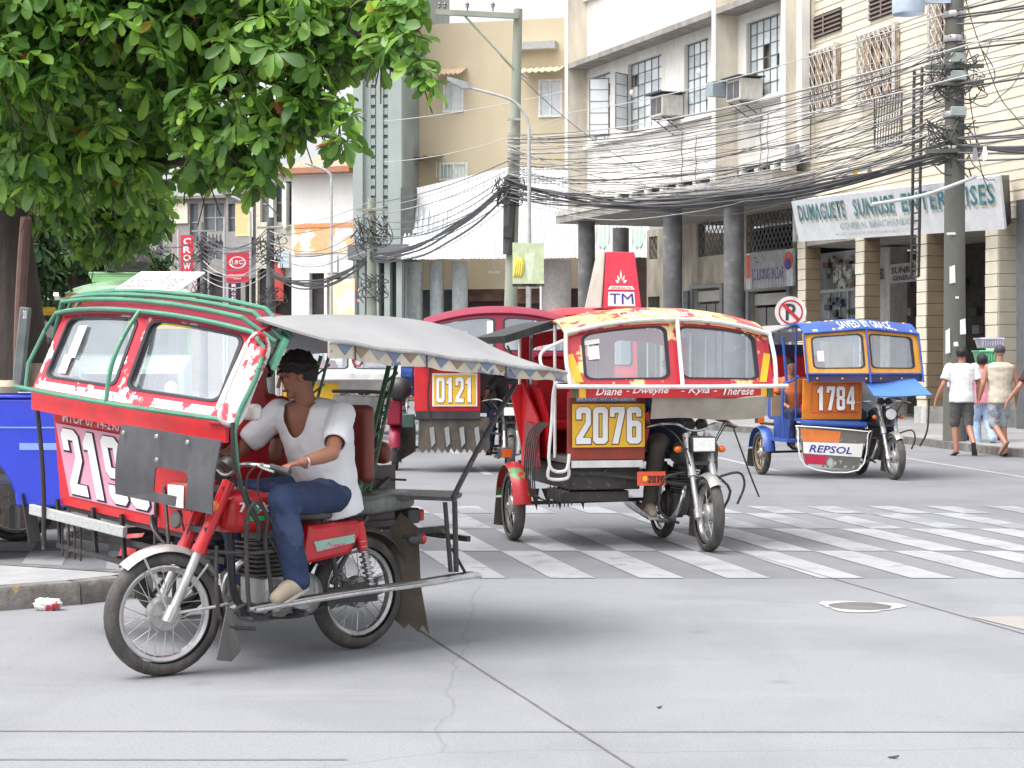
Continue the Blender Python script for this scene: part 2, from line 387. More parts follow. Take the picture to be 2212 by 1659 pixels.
# ---------------------------------------------------------------- tricycles
TY = Matrix.Rotation(R(90), 4, 'X')       # lathe axis z -> -y
def wheel(T, pos, r, steer=0.0, rimmat=None, lod=2, tw=.045, spokes=20, dish=False, rub=None):
    m0 = Matrix.Translation(pos) @ Matrix.Rotation(steer, 4, 'Z') @ TY
    n = 40 if lod > 1 else 24
    rr = r - .075                        # rim radius
    hub = MB()
    hub.lathe([(rr + .012, -.024), (rr + .004, -.026), (rr - .012, -.018), (rr - .018, 0), (rr - .012, .018), (rr + .004, .026), (rr + .012, .024)], m0, n)
    W = hub.build('wheel', rimmat or M['chrome'], T)
    prof = []
    for i in range(13):
        a = -math.pi * .5 - R(35) + (math.pi + R(70)) * i / 12
        prof.append((rr + .042 + .035 * math.sin(a + math.pi / 2) * 1.0 if False else rr + .038 + .037 * math.cos(a), tw * math.sin(a)))
    t = MB(); t.lathe(prof, m0, n)
    t.build('tyre', M['tyre'], W)
    h = MB()
    hr = .075 if not dish else .06
    h.lathe([(.001, -.05), (.02, -.05), (.022, -.035), (hr, -.032), (hr + .006, -.02), (hr + .006, .02), (hr, .03), (hr * .6, .036), (.022, .045), (.02, .055), (.001, .055)], m0, 24)
    if not dish:
        for i in range(6):
            mm = m0 @ Matrix.Rotation(i * math.pi / 3, 4, 'Z')
            h.box(.03, hr - .004, -.004, .004, -.044, -.03, mm)
    h.build('hub', M['alu'], W)
    if dish:                               # pressed spoke wheel
        d = MB()
        for i in range(spokes):
            mm = m0 @ Matrix.Rotation(2 * math.pi * i / spokes, 4, 'Z')
            d.box(.05, rr - .01, -.012, .012, -.006, .006, mm)
        d.build('spokes', rimmat or M['engine'], W)
    else:
        sp = MB(); k = 0
        for i in range(spokes):
            a = 2 * math.pi * i / spokes; side = 1 if i % 2 else -1; ln = (1 if (i // 2) % 2 else -1) * .45
            p = m0 @ V((hr - .01) * math.cos(a + ln), (hr - .01) * math.sin(a + ln), side * .024); q = m0 @ V((rr - .012) * math.cos(a), (rr - .012) * math.sin(a), side * .004)
            if lod > 2: MB().tube([p, q], .0022, 5).build('spoke', M['chrome'], W)
            else: sp.tube([p, q], .0026, 4)
        if lod <= 2: sp.build('spokes', M['chrome'], W)
    return W

def arc(cx, cz, r, a0, a1, n, y=0.0):
    return [V(cx + r * math.cos(R(a0 + (a1 - a0) * i / n)), y, cz + r * math.sin(R(a0 + (a1 - a0) * i / n))) for i in range(n + 1)]

def fender(T, cx, cz, r, a0, a1, wd, m, mtx=None, y=0.0, name='fender', t=.004):
    def fn(u, v):
        a = R(a0 + (a1 - a0) * u); q = (v - .5) * 2
        rr = r + .028 * (1 - q * q) - .012
        p = V(cx + rr * math.cos(a), y + q * wd, cz + rr * math.sin(a))
        return mtx @ p if mtx else p
    return MB().sheet(fn, 18, 6, t).build(name, m, T, ang=60)

def motorbike(T, c, lod=2):
    """bike axis y = 0, rear wheel at x = 0, front wheel at x = 1.18"""
    fw = 1.18; r = .29; st = c.get('steer', 0.0)
    fm = Matrix.Translation((fw, 0, 0)) @ Matrix.Rotation(st, 4, 'Z') @ Matrix.Translation((-fw, 0, 0))
    wheel(T, (0, 0, r), r, 0, lod=lod, rimmat=M['chrome'], spokes=28 if lod > 2 else 18)
    wheel(T, (fw, 0, r), r, st, lod=lod, rimmat=M['chrome'], spokes=28 if lod > 2 else 18)
    up, lo = c['fork'], M['alu']
    Fx = lambda t: fw - .30 * t; Fz = lambda t: r + .62 * t       # fork axis
    for s in (-1, 1):
        y = .085 * s
        MB().tube([fm @ V(Fx(0), y, Fz(0)), fm @ V(Fx(.5), y, Fz(.5))], .022, 12).tube([fm @ V(Fx(-.05), y, Fz(-.05)), fm @ V(Fx(.06), y, Fz(.06))], .032, 10).build('fork_leg', lo, T)
        MB().tube([fm @ V(Fx(.46), y, Fz(.46)), fm @ V(Fx(.98), y, Fz(.98))], .031, 12).tube([fm @ V(Fx(.455), y, Fz(.455)), fm @ V(Fx(.5), y, Fz(.5))], .035, 12).build('fork_cover', up, T)
    for t_ in (.92, .62): MB().bar(fm @ V(Fx(t_), -.11, Fz(t_)), fm @ V(Fx(t_), .11, Fz(t_)), .05, .03).build('fork_yoke', M['black'], T)
    MB().tube([fm @ V(Fx(.55) - .05, 0, Fz(.55)), fm @ V(Fx(1) - .05, 0, Fz(1))], .026).build('steering_stem', M['black'], T)
    MB().tube([fm @ V(fw, -.11, r), fm @ V(fw, .11, r)], .009).build('axle', M['black'], T)
    fender(T, fw, r, r + .012, 48, 150, .05, c['fender'], fm)
    MB().tube([fm @ V(fw + .12, .06, r + .27), fm @ V(fw, .075, r)], .006).tube([fm @ V(fw - .2, .06, r + .22), fm @ V(fw, .075, r)], .006).build('fender_stay', M['alu'], T)
    if c.get('flap', True):
        MB().plate([fm @ V(fw - .26, -.06, r + .12), fm @ V(fw - .26, .06, r + .12), fm @ V(fw - .34, .07, .07), fm @ V(fw - .34, -.05, .1)], .004).build('mud_flap', c.get('flapmat', M['flap']), T)
    fender(T, 0, r, r + .03, 30, 175, .06, M['flap'] if c.get('darkrear', True) else c['fender'])
    # frame, engine
    f = MB()
    f.tube([(.86, 0, .86), (.8, 0, .62), (.78, .0, .36), (.7, 0, .25)], .02).tube([(.86, 0, .84), (.5, 0, .72), (.05, 0, .68), (-.25, 0, .7)], .018)
    for s in (-1, 1):
        f.tube([(.3, .09 * s, .68), (.24, .11 * s, .45), (.25, .1 * s, .28), (.45, .09 * s, .22), (.7, .06 * s, .24)], .013)
        f.tube([(.02, .1 * s, .68), (.26, .11 * s, .36)], .012)
        f.bar((.27, .085 * s, .3), (0, .085 * s, .29), .018, .035)
    f.build('bike_frame', M['black'], T)
    e = MB()
    e.box(.36, .66, -.11, .11, .24, .42); e.lathe([(.001, 0), (.09, 0), (.1, .015), (.1, .04)], Matrix.Translation((.44, .1, .33)) @ Matrix.Rotation(R(-90), 4, 'X'), 20)
    e.lathe([(.001, 0), (.07, 0), (.08, .015), (.08, .04)], Matrix.Translation((.6, .1, .31)) @ Matrix.Rotation(R(-90), 4, 'X'), 20)
    e.lathe([(.001, 0), (.09, 0), (.1, .015), (.1, .04)], Matrix.Translation((.5, -.1, .33)) @ Matrix.Rotation(R(90), 4, 'X'), 20)
    e.build('crankcase', M['alu'] if lod > 2 else M['engine'], T, bevel=.012 if lod > 2 else 0)
    fi = MB(); fi.box(.53, .67, -.06, .06, .42, .6)
    for i in range(8): fi.box(.5, .71, -.095, .095, .43 + i * .022, .439 + i * .022)
    fi.box(.5, .68, -.07, .07, .605, .65)
    fi.build('cylinder', M['engine'], T, smooth=False)
    MB().box(.4, .5, -.05, .05, .48, .56).tube([(.5, 0, .52), (.56, 0, .52)], .03).build('carburettor', M['alu'], T, bevel=.008)
    ex = MB().tube([(.68, -.03, .5), (.76, -.07, .42), (.74, -.12, .26), (.55, -.15, .19), (.25, -.17, .2)], .02, 10)
    ex.tube([(.28, -.17, .2), (.2, -.17, .21), (-.3, -.19, .28), (-.42, -.195, .31)], [.025, .045, .05, .035], 14)
    ex.build('exhaust', M['chrome'], T)
    # chain case, shocks
    MB().loft([[V(.3, .11, .33), V(.3, .11, .26), V(.3, .125, .26), V(.3, .125, .33)], [V(-.03, .11, .36), V(-.03, .11, .25), V(-.03, .125, .25), V(-.03, .125, .36)]]).build('chain_case', M['black'], T)
    for s in (-1, 1):
        sh = MB()
        sh.tube([(0, .115 * s, .3), (.05, .115 * s, .5)], .018)
        for i in range(9):
            t = i / 8
            sh.tube([V(.012 + .058 * t + .027 * math.cos(a), .115 * s + .027 * math.sin(a), .34 + .22 * t) for a in [k_ * math.pi / 4 for k_ in range(8)]], .0045, 5, closed=True)
        so = sh.build('shock_absorber', M['chrome'], T)
        MB().tube([(.06, .115 * s, .52), (.095, .115 * s, .66)], .03, 12).build('shock_cover', c['paint'], so)
    # tank
    sec = []
    for x, zc, hw, hz in [(.9, .735, .015, .02), (.89, .735, .075, .075), (.85, .745, .115, .1), (.74, .745, .13, .108), (.62, .735, .122, .098), (.5, .725, .098, .07), (.42, .715, .06, .035), (.4, .71, .02, .012)]:
        sec.append([V(x, hw * math.copysign(abs(math.cos(a)) ** .6, math.cos(a)), zc + hz * math.copysign(abs(math.sin(a)) ** .7, math.sin(a))) for a in [2 * math.pi * i / 20 for i in range(20)]])
    tk = MB().loft(sec).build('fuel_tank', c['paint'], T, ang=60)
    MB().lathe([(.001, .02), (.028, .018), (.03, 0)], Matrix.Translation((.74, 0, .842)), 16).build('fuel_cap', M['chrome'], tk)
    # side covers
    for s in (-1, 1):
        q = []
        for yy, g in ((.09, 0), (.125, .0), (.14, .02)):
            q.append([V(.46 - g, yy * s, .47 + g), V(.16 + g, yy * s, .5 + g), V(.08 + g, yy * s, .62 - g), V(.1 + g, yy * s, .67 - g), V(.42 - g, yy * s, .66 - g)])
        MB().loft(q if s > 0 else [list(reversed(a)) for a in q]).build('side_cover', c['paint'], T, bevel=.006)
    # seat
    sec = []
    for x, z0, z1, hw in [(.46, .69, .7, .05), (.43, .68, .745, .09), (.3, .675, .755, .115), (.1, .68, .765, .125), (-.15, .69, .79, .125), (-.27, .7, .8, .115), (-.31, .71, .785, .09), (-.33, .73, .76, .05)]:
        zc, hz = (z0 + z1) / 2, (z1 - z0) / 2
        sec.append([V(x, hw * math.copysign(abs(math.cos(a)) ** .45, math.cos(a)), zc + hz * math.copysign(abs(math.sin(a)) ** .5, math.sin(a))) for a in [2 * math.pi * i / 20 for i in range(20)]])
    MB().loft(sec).build('seat', M['seatblack'], T, ang=60)
    # lamps, bars
    hx, hz = Fx(.86) + .1 + c.get('lampdx', 0), Fz(.86) + c.get('lampdz', 0)
    hl = MB()
    if c.get('roundlamp'):
        hl.lathe([(.001, -.06), (.05, -.05), (.08, 0), (.085, .05), (.08, .055)], fm @ Matrix.Translation((hx, 0, hz)) @ Matrix.Rotation(R(90), 4, 'Y'), 20)
    else:
        hl.box(hx - .05, hx + .05, -.1, .1, hz - .065, hz + .065, fm)
    ho = hl.build('headlight', c.get('lampmat', M['black']), T, bevel=.015)
    ll = MB()
    if c.get('roundlamp'): ll.ell(fm @ V(hx + .048, 0, hz), .02, .074, .074)
    else: ll.box(hx + .052, hx + .06, -.088, .088, hz - .052, hz + .052, fm)
    ll.build('lens', M['lens'], ho, bevel=.01)
    hb = MB()
    hb.tube([fm @ V(*p) for p in [(.72, .38, .95), (.76, .3, .97), (.85, .16, .98), (.86, .05, .93), (.86, -.05, .93), (.85, -.16, .98), (.76, -.3, .97), (.72, -.38, .95)]], .011, 8)
    hbo = hb.build('handlebar', M['chrome'], T)
    for s in (-1, 1):
        MB().tube([fm @ V(.72, .385 * s, .95), fm @ V(.765, .28 * s, .972)], .017, 10).build('grip', M['black'], hbo)
        MB().tube([fm @ V(.79, .25 * s, .985), fm @ V(.83, .3 * s, .975), fm @ V(.8, .38 * s, .955)], .006, 6).build('lever', M['alu'], hbo)
        w_ = MB().tube([fm @ V(hx - .06, .09 * s, hz - .04), fm @ V(hx - .06, .15 * s, hz - .04)], .01).build('indicator', M['black'], T)
        MB().ell(fm @ V(hx - .05, .18 * s, hz - .04), .03, .035, .028).build('lens', M['orangelens'], w_)
    MB().lathe([(.001, 0), (.045, 0), (.05, .03), (.045, .05), (.001, .05)], fm @ Matrix.Translation((.88, .05, .96)) @ Matrix.Rotation(R(-50), 4, 'Y'), 16).lathe([(.001, 0), (.045, 0), (.05, .03), (.045, .05), (.001, .05)], fm @ Matrix.Translation((.88, -.05, .96)) @ Matrix.Rotation(R(-50), 4, 'Y'), 16).build('gauges', M['black'], T)
    tl = MB().box(-.38, -.3, -.06, .06, .62, .7).build('tail_lamp', M['black'], T, bevel=.01)
    MB().box(-.415, -.382, -.055, .055, .63, .69).build('lens', M['redlens'], tl, bevel=.008)
    for s in (-1, 1):
        ii = MB().tube([(-.24, .08 * s, .56), (-.26, .15 * s, .55)], .01).ell((-.24, .175 * s, .55), .05, .03, .03).build('rear_indicator', M['black'], T)
        MB().ell((-.29, .175 * s, .55), .02, .027, .027).build('lens', M['redlens'], ii)
        MB().tube([(.5, .12 * s, .25), (.52, .24 * s, .25)], .014).build('foot_peg', M['black'], T)
    # control cables
    for a, b in (((.8, .28, .97), (.5, .1, .45)), ((.8, -.28, .97), (1.0, -.05, .5)), ((.82, .25, .98), (.6, .09, .5))):
        MB().tube([fm @ (V(*a).lerp(V(*b), t) + V(.12 * math.sin(math.pi * t), 0, .1 * math.sin(math.pi * t))) for t in [i / 8 for i in range(9)]], .005, 5).build('control_cable', M['black'], T)

def cabin(T, s, tf=lambda p: p):
    """passenger cabin, windscreen and roof; s is the specification"""
    yl, yr = s['y']; zb, zt, ar = s['zb'], s['zt'], s['arch']; xb, xt = s['xb'], s['xt']; bu, vee = s.get('bulge', .05), s.get('vee', 0)
    def bul(u): return (bu * (1 - (2 * u - 1) ** 2) + vee * (1 - abs(2 * u - 1)))
    def ztop(u): return zt + ar * (1 - abs(2 * u - 1) ** 2.2) - (s.get('varch', 0) * abs(2 * u - 1))
    def W(u, v, off=0.0):
        return tf(V(xb + (xt - xb) * v + bul(u) + off, yl + (yr - yl) * u, zb + (ztop(u) - zb) * v))
    mf = s['frame']
    ws = MB(); panes = []
    for k, (u0, u1) in enumerate(s.get('split', ((0, .5), (.5, 1)))):
        mg = s.get('marg', (.05, .14, .1)); a = mg[0] if k == 0 else .028; b = .028 if k == 0 else mg[0]
        outer = rrect(u0, u1, 0, 1, .001, 5, 8); inner = rrect(u0 + a, u1 - b, mg[1], 1 - mg[2], .0, 5, 8)
        rx, ry = .05, .12
        c0x, c1x, c0y, c1y = u0 + a, u1 - b, mg[1], 1 - mg[2]
        def rnd(rx=rx, ry=ry, g=0.0):
            base = rrect(0, 1, 0, 1, .0001, 5, 8); pts = []
            W_, H_ = c1x - c0x - 2 * g, c1y - c0y - 2 * g * 1.6
            for (px_, py_) in rrect(0, 1, 0, 1, s.get('rad', .11), 5, 8): pts.append((c0x + g + px_ * W_, c0y + g * 1.6 + py_ * H_))
            return pts
        inn = rnd()
        O = [W(*p) for p in outer]; I = [W(*p) for p in inn]
        ws.ringplate(O, I, (.035, 0, 0))
        sm = MB(); I0 = [W(p[0], p[1], .006) for p in rnd(g=-.003)]; I1 = [W(p[0], p[1], .006) for p in rnd(g=.011)]
        sm.ringplate(I0, I1, (.045, 0, 0)); seals = sm
        g_ = MB(); q = [W(p[0], p[1], -.012) for p in rnd(g=.002)]; cen = sum(q, V(0, 0, 0)) / len(q)
        g_.add(q + [cen], [(i, (i + 1) % len(q), len(q)) for i in range(len(q))])
        panes.append((sm, g_))
    wo = ws.build('windscreen_frame', mf, T, ang=50)
    for sm, g_ in panes:
        sm.build('seal', M['seal'], wo, ang=50); g_.build('pane', G1, wo)
    # visor cap between the screen and the roof
    xc, zc = s['cap']                     # x of the roof's front edge and how much higher it is
    def capf(u, v, off=0.0):
        u_ = u
        x = xt + bul(u_) + .03 - (xt + bul(u_) + .03 - xc) * v
        z = ztop(u_) + (zc * math.sin(v * math.pi / 2))
        return tf(V(x + off * .6, yl + (yr - yl) * u_ * 1.0, z + off))
    MB().sheet(capf, 24, 6, .02).build('visor', s['visor'], T, ang=60)
    # roof
    xr = s.get('xrear', -1.05)
    def roof(u, v): return tf(V(xc + (xr - xc) * v, yl + (yr - yl) * u, ztop(u) + zc - s.get('roofdrop', .06) * v))
    MB().sheet(roof, 20, 4, .025).build('roof', s['roof'], T, ang=60)
    # lower band under the screen
    bd = s.get('band', .1)
    bl = s.get('bandlean', .0)
    def band(u, v): return tf(V(xb + bul(u) + .012 + bl * (v - 1), yl + (yr - yl) * u, zb - bd * (1 - v)))
    MB().sheet(band, 24, 2, .02).build('band', s['bandmat'], T, ang=60)
    # sidecar box: front board, side, floor, seats
    py0, py1, pz0, pz1 = s['panel']; px = s.get('px', .8); px0 = s.get('pxlow', px - .03)
    MB().plate([tf(V(px0, py0, pz0)), tf(V(px0, py1, pz0)), tf(V(px, py1, pz1)), tf(V(px, py0, pz1))], .03).build('front_board', s['panelmat'], T, bevel=.004)
    b = MB()
    b.box(-.55, px0 - .03, py0 + .01, py1, pz0 - .03, pz0 + .01)
    b.box(-.55, px0 - .04, py1 - .02, py1, pz0, pz0 + .3)
    b.box(-.58, -.55, py0, py1, pz0, pz0 + min(.75, s.get('backh', .8)))
    b.v = [tuple(tf(V(*p))) for p in b.v]
    b.build('cabin_floor', s.get('sidemat', M['inside']), T)
    # side wall with cut away entrance
    sw = MB(); y = py0
    sw.v = []
    sw.plate([tf(V(-.55, y, pz0 - .02)), tf(V(.15, y, pz0 - .02)), tf(V(.12, y, pz1 - .2)), tf(V(-.1, y, pz1 + .02)), tf(V(-.55, y, pz1 + .05))], .02)
    sw.build('side_wall', s.get('sidewall', s['panelmat']), T)
    st = MB().box(-.5, -.05, py0 + .04, py1 - .03, pz0 + .2, pz0 + .3); st.v = [tuple(tf(V(*p))) for p in st.v]; st.build('bench_seat', s['seatmat'], T, bevel=.03)
    st = MB().box(-.56, -.48, py0 + .04, py1 - .03, pz0 + .3, pz0 + .3 + s.get('backh', .52)); st.v = [tuple(tf(V(*p))) for p in st.v]; st.build('bench_back', s['seatmat'], T, bevel=.03)
    st = MB().box(px0 - .25, px0 - .06, py0 + .06, py1 - .03, pz0 + .08, pz0 + .2); st.v = [tuple(tf(V(*p))) for p in st.v]; st.build('front_bench', s['seatmat'], T, bevel=.02)
    # posts
    pm = s['post']
    for (x, yy) in s.get('posts') or ((xc - .05, yl + .03), (-.55, yl + .06), (-.98, yl + .06), (-.98, yr - .06), (-.55, yr - .06)):
        u = (yy - yl) / (yr - yl)
        top = ztop(u) + zc - .04
        MB().tube([tf(V(x, yy, pz0 if yy < -.4 else .72)), tf(V(x, yy, top))], .013, 8).build('roof_post', pm, T)
    # rear body board seen through the screen
    rb = MB(); o = rrect(0, 1, 0, 1, .001, 5, 4)
    def rw(p): return tf(V(-1.0, yl + .08 + (yr - yl - .16) * p[0], .75 + (ztop(p[0]) + zc - .12 - .75) * p[1]))
    for (u0, u1) in ((0, .5), (.5, 1)):
        O = [rw((u0 + (u1 - u0) * p[0], p[1])) for p in rrect(0, 1, 0, 1, .001, 5, 4)]
        I = [rw((u0 + (u1 - u0) * (.12 + .76 * p[0]), .52 + .36 * p[1])) for p in rrect(0, 1, 0, 1, .1, 5, 4)]
        rb.ringplate(O, I, (.02, 0, 0))
    if s.get('rear', True): rb.build('rear_board', s.get('rearmat', s['panelmat']), T)
    # chassis
    ch = MB(); z = pz0 - .1
    for y in (py0 + .05, (py0 + py1) / 2, py1 - .02): ch.bar((-.95, y, z), (px0 - .03, y, z), .035, .035)
    for x in (-.9, -.4, .1, px0 - .05): ch.bar((x, py0, z), (x, -.12, z - .04), .03, .03)
    ch.bar((-.1, py0 - .14, .3), (-.1, 0, .32), .03, .03)
    ch.bar((px0 - .1, py0, z + .02), (.86, -.06, .5), .025, .025); ch.bar((-.5, py1, z + .3), (0, -.08, .66), .025, .025)
    ch.build('chassis', M['blacksteel'], T)
    wy = s.get('wy', py0 - .22)
    wheel(T, (s.get('wx', .0), wy, .29), .29, 0, lod=2, rimmat=s.get('rim', M['engine']), spokes=8 if s.get('dish', True) else 18, dish=s.get('dish', True))
    fender(T, s.get('wx', .0), .29, .34, 5, 170, .075, s.get('fendmat', s['panelmat']), None, wy, 'wheel_guard')
    MB().plate([V(s.get('wx', 0) - .36, wy - .07, .33), V(s.get('wx', 0) - .36, wy + .07, .33), V(s.get('wx', 0) - .4, wy + .08, .08), V(s.get('wx', 0) - .4, wy - .08, .1)], .006).build('mud_flap', M['flap'], T)
    # side tail lamp
    tl = MB().box(-.2, -.05, wy - .1, wy - .02, .68, .76).build('side_lamp', M['black'], T, bevel=.01)
    MB().box(-.045, -.03, wy - .1, wy - .02, .685, .755).build('lens', M['orangelens'], tl)
    return W, capf, band, ztop, roof, bul

def flatq(x, y0, y1, z0, z1, tf=lambda p: p, dx=0.0):
    return [tf(V(x, y0, z0)), tf(V(x, y1, z0)), tf(V(x + dx, y1, z1)), tf(V(x + dx, y0, z1))]

def place(name, x, y, hx, hy, label, group=None, cat='tricycle'):
    return empty(name, (x, y, 0), math.atan2(hy, hx), label, cat, group)

TG = 'motor tricycles in the traffic'
# ---- tricycle with number 2190, nearest
def tricycle_2190():
    T = place('motor_tricycle', -.79, 9.46, -1, -1, 'nearest red tricycle numbered 2190 with flaked windscreen frame and driver in a white shirt', TG)
    motorbike(T, dict(steer=R(-11), fork=M['red'], paint=M['red'], fender=M['alu'], flapmat=M['flap'], lampmat=M['rust'], lampdz=.01, lampdx=.04), lod=3)
    tf = lambda p: p + V(0, 0, -.074 * (p.y + .7))
    s = dict(y=(-1.58, .16), zb=1.265, zt=1.66, arch=.05, xb=.93, xt=.74, bulge=.05, frame=M['redchip'], visor=M['maroon'], roof=M['canvas'], cap=(.5, .07),
             band=.12, bandmat=M['redflat'], bandlean=.0, panel=(-1.55, -.33, .63, 1.16), px=.83, pxlow=.78, panelmat=M['redflat'], sidemat=M['inside'],
             seatmat=M['dkredvinyl'], post=M['dkgreen'], wy=-1.62, xrear=-.95, roofdrop=.26, posts=((.4, -1.5), (-.55, -1.5)), backh=.12, rear=False, rearmat=M['white'], marg=(.05, .15, .07))
    W, capf, band, ztop, roof, bul = cabin(T, s, tf)
    # number plate on the front board
    q = [tf(V(.79, -1.44, .69)), tf(V(.79, -.62, .69)), tf(V(.833, -.68, 1.075)), tf(V(.833, -1.51, 1.075))]
    MB().plate([p + V(.004, 0, 0) for p in q], .004).build('number_plate', M['pink'], T)
    number(T, '2190', [p + V(.004, 0, 0) for p in q], M['num'], M['numline'], .05, .95, .05, .95, .03)
    text('permit_lettering', 'MTOP 07 14-290', M['paper'], T, quadmap(*flatq(.832, -1.44, -.9, 1.09, 1.14, tf), off=.004), bold=.01)
    # white lower lip of the screen frame
    def lip(u, v): return W(.02 + .96 * u, -.0 + .095 * v, .006)
    MB().sheet(lip, 20, 2, .006).build('white_lip', M['whitechip'], T)
    # side mirror board, white flaked
    pts = [V(.86, .2, 1.21), V(.93, .2, 1.26), V(.78, .2, 1.56), V(.70, .2, 1.53), V(.78, .2, 1.25)]
    MB().plate([V(.97, .05, 1.17), V(.95, .22, 1.16), V(.8, .27, 1.53), V(.81, .13, 1.56)], .03).build('side_board', M['whitechip'], T, bevel=.01)
    loop = [(.96, .22, 1.17), (1.02, .22, 1.22), (.93, .22, 1.42), (.83, .22, 1.58), (.76, .22, 1.58), (.74, .22, 1.5), (.82, .22, 1.35), (.9, .22, 1.19)]
    MB().tube(loop, .011, 8, closed=True).build('guard_loop', M['whitechip'], T)
    # grey rubber sheet hung in front of the bike with a cut out for the lamp
    def sh(u, v):
        y = -.42 + .8 * u - .06 * (1 - v) ; z = .82 + .34 * v
        return V(1.13 + .006 * math.sin(u * 7 + v * 3) + .01 * math.sin(v * 3), y, z - .055 * u)
    O = [sh(*p) for p in rrect(0, 1, 0, 1, .001, 5, 6)]; I = [sh(.40 + .34 * p[0], .14 + .36 * p[1]) for p in rrect(0, 1, 0, 1, .12, 5, 6)]
    MB().ringplate(O, I, (.006, 0, 0)).build('rubber_sheet', M['greysheet'], T, ang=60)
    for y, z in ((-.38, 1.12), (-.1, 1.11), (.15, 1.09), (-.1, 1.0)):
        MB().lathe([(.001, .006), (.009, .005), (.012, 0)], Matrix.Translation((1.15, y, z)) @ Matrix.Rotation(R(90), 4, 'Y'), 10).build('rivet', M['alu'], T)
    # horn and badge between the fork legs
    MB().lathe([(.001, .02), (.04, .015), (.045, 0)], Matrix.Translation((1.08, -.03, .72)) @ Matrix.Rotation(R(80), 4, 'Y'), 16).build('horn', M['engine'], T)
    # pipes of the green guard frame
    g = []
    top = [W(u, 1.02, .05) for u in [i / 14 for i in range(15)]]
    g.append([tf(V(.93, -1.66, 1.24))] + [tf(V(.9, -1.68, 1.38)), tf(V(.8, -1.68, 1.56)), tf(V(.78, -1.6, 1.66))] + top[1:] + [tf(V(.78, .24, 1.6)), tf(V(.83, .27, 1.5))])
    g.append([W(u, -.02, .05) for u in [i / 14 for i in range(-1, 15)]] + [tf(V(.97, .2, 1.24))])
    g.append([W(.5, 1.03, .05), W(.5, .75, .09), W(.5, .4, .1), W(.5, 0, .055)])
    g.append([tf(V(.83, .27, 1.5)), tf(V(.86, .26, 1.42)), tf(V(.92, .24, 1.3)), tf(V(.95, .24, 1.2))])
    g.append([tf(V(.95, .24, 1.2)), tf(V(.9, .22, .95)), V(.78, .2, .75)])
    for z in (.02, .07, .12):
        g.append([tf(V(.78 - z, -1.66, 1.5 + z))] + [capf(u, z * 5, .05) for u in [.02, .1, .2, .35, .5, .65, .8, .95]] + [tf(V(.7 - z, .2, 1.62 + z * .2))])
    for p in g: MB().tube(p, .012, 8).build('guard_pipe', M['green'], T)
    MB().plate([tf(V(.66, .12, 1.52)), tf(V(.78, .3, 1.5)), tf(V(.7, .3, 1.64)), tf(V(.56, .1, 1.68))], .02).build('corner_gusset', M['green'], T)
    # long pipe from the screen to the engine guard, and guard pipes round the engine
    for p, r_, mm in (([(.96, .24, 1.18), (.95, .24, 1.0), (.88, .24, .8), (.8, .22, .7), (.78, .2, .62)], .010, 'blacksteel'),
                  ([(.86, .21, .62), (.87, .24, .76), (.82, .25, .8), (.76, .24, .72), (.74, .2, .6), (.7, .2, .3), (.78, .2, .25), (.85, .22, .32), (.86, .21, .62)], .011, 'blacksteel'),
                  ([(1.05, .1, .58), (.85, .2, .56), (.7, .2, .56)], .01, 'blacksteel'), ([(.94, .16, .25), (.86, .2, .32), (.7, .2, .28)], .01, 'blacksteel'),
                  ([(1.18, .1, .3), (1.0, .16, .32), (.94, .17, .33)], .008, 'alu'), ([(1.05, -.1, .55), (1.1, -.2, .66), (1.05, -.28, .72), (1.0, -.3, .6)], .009, 'blacksteel'),
                  ([(.98, .14, .6), (1.0, .17, .4), (.96, .17, .24), (.8, .2, .2)], .01, 'blacksteel')):
        MB().tube(p, r_, 8).build('engine_guard', M[mm], T)
    MB().plate([V(.9, .18, .3), V(.96, .2, .32), V(1.0, .17, .07), V(.9, .15, .05), V(.86, .17, .1)], .006).build('mud_flap', mat('grey rubber', (.16, .155, .15), .8, dirt=.5), T)
    # roof awning sloping to the bike side
    def aw(u, v):
        x = .72 - 1.72 * u - .1 * v * (1 - u); y = .10 + .42 * v; zi = 1.665 + .14 * u - .19 * u * u - .17 * u ** 6; zo = 1.555 - .15 * u; z = zi + (zo - zi) * v ** .9 + .005 * math.sin(u * 22) * v
        return V(x, y, z)
    a = MB().sheet(aw, 30, 5, .012).build('awning', M['canvas'], T, ang=60)
    def val(u, v): return aw(u, 1) + V(0, .003 * math.sin(u * 40), -.075 * v * (1 - .3 * u) - .003 * math.sin(u * 60) * v)
    MB().sheet(val, 40, 3, .004).build('valance', M['vinylcream'], T, ang=60)
    zb_ = (mat('slate blue vinyl patch', (.16, .2, .3), .5), mat('brown vinyl patch', (.25, .18, .13), .5), mat('grey vinyl patch', (.3, .3, .32), .5))
    for i in range(15):
        u0 = .03 + i * .064; hh = .8
        MB().plate([val(u0, .12) + V(0, .006, 0), val(u0 + .06, .12) + V(0, .006, 0), val(u0 + .03, hh) + V(0, .006, 0)], .002).build('vinyl_patch', zb_[(i * 7) % 3], T, smooth=False)
    for u0 in (.1, .38, .72): MB().tube([val(u0, 0) + V(0, .01, 0), val(u0, 1.05) + V(0, .01, 0)], .004, 5).build('seam_cord', M['black'], T)
    MB().tube([aw(i / 20, 1) + V(0, .01, .0) for i in range(21)], .009, 8).build('awning_rail', M['alu'], T)
    for i in range(24): MB().ell(aw((i + .5) / 24, .93) + V(0, 0, .006), .008, .008, .004, n=6, k=4).build('eyelet', M['white'], a)
    MB().tube([V(.42 + .03 * math.cos(t), .5, 1.47 + .03 * math.sin(t)) for t in [i * math.pi / 5 for i in range(10)]], .006, 6, closed=True).build('ring', M['whitechip'], T)
    # paper sign on the roof
    sq = [tf(V(.5, -1.5, 1.79)), tf(V(.5, -.9, 1.81)), tf(V(.3, -.9, 1.93)), tf(V(.3, -1.5, 1.91))]
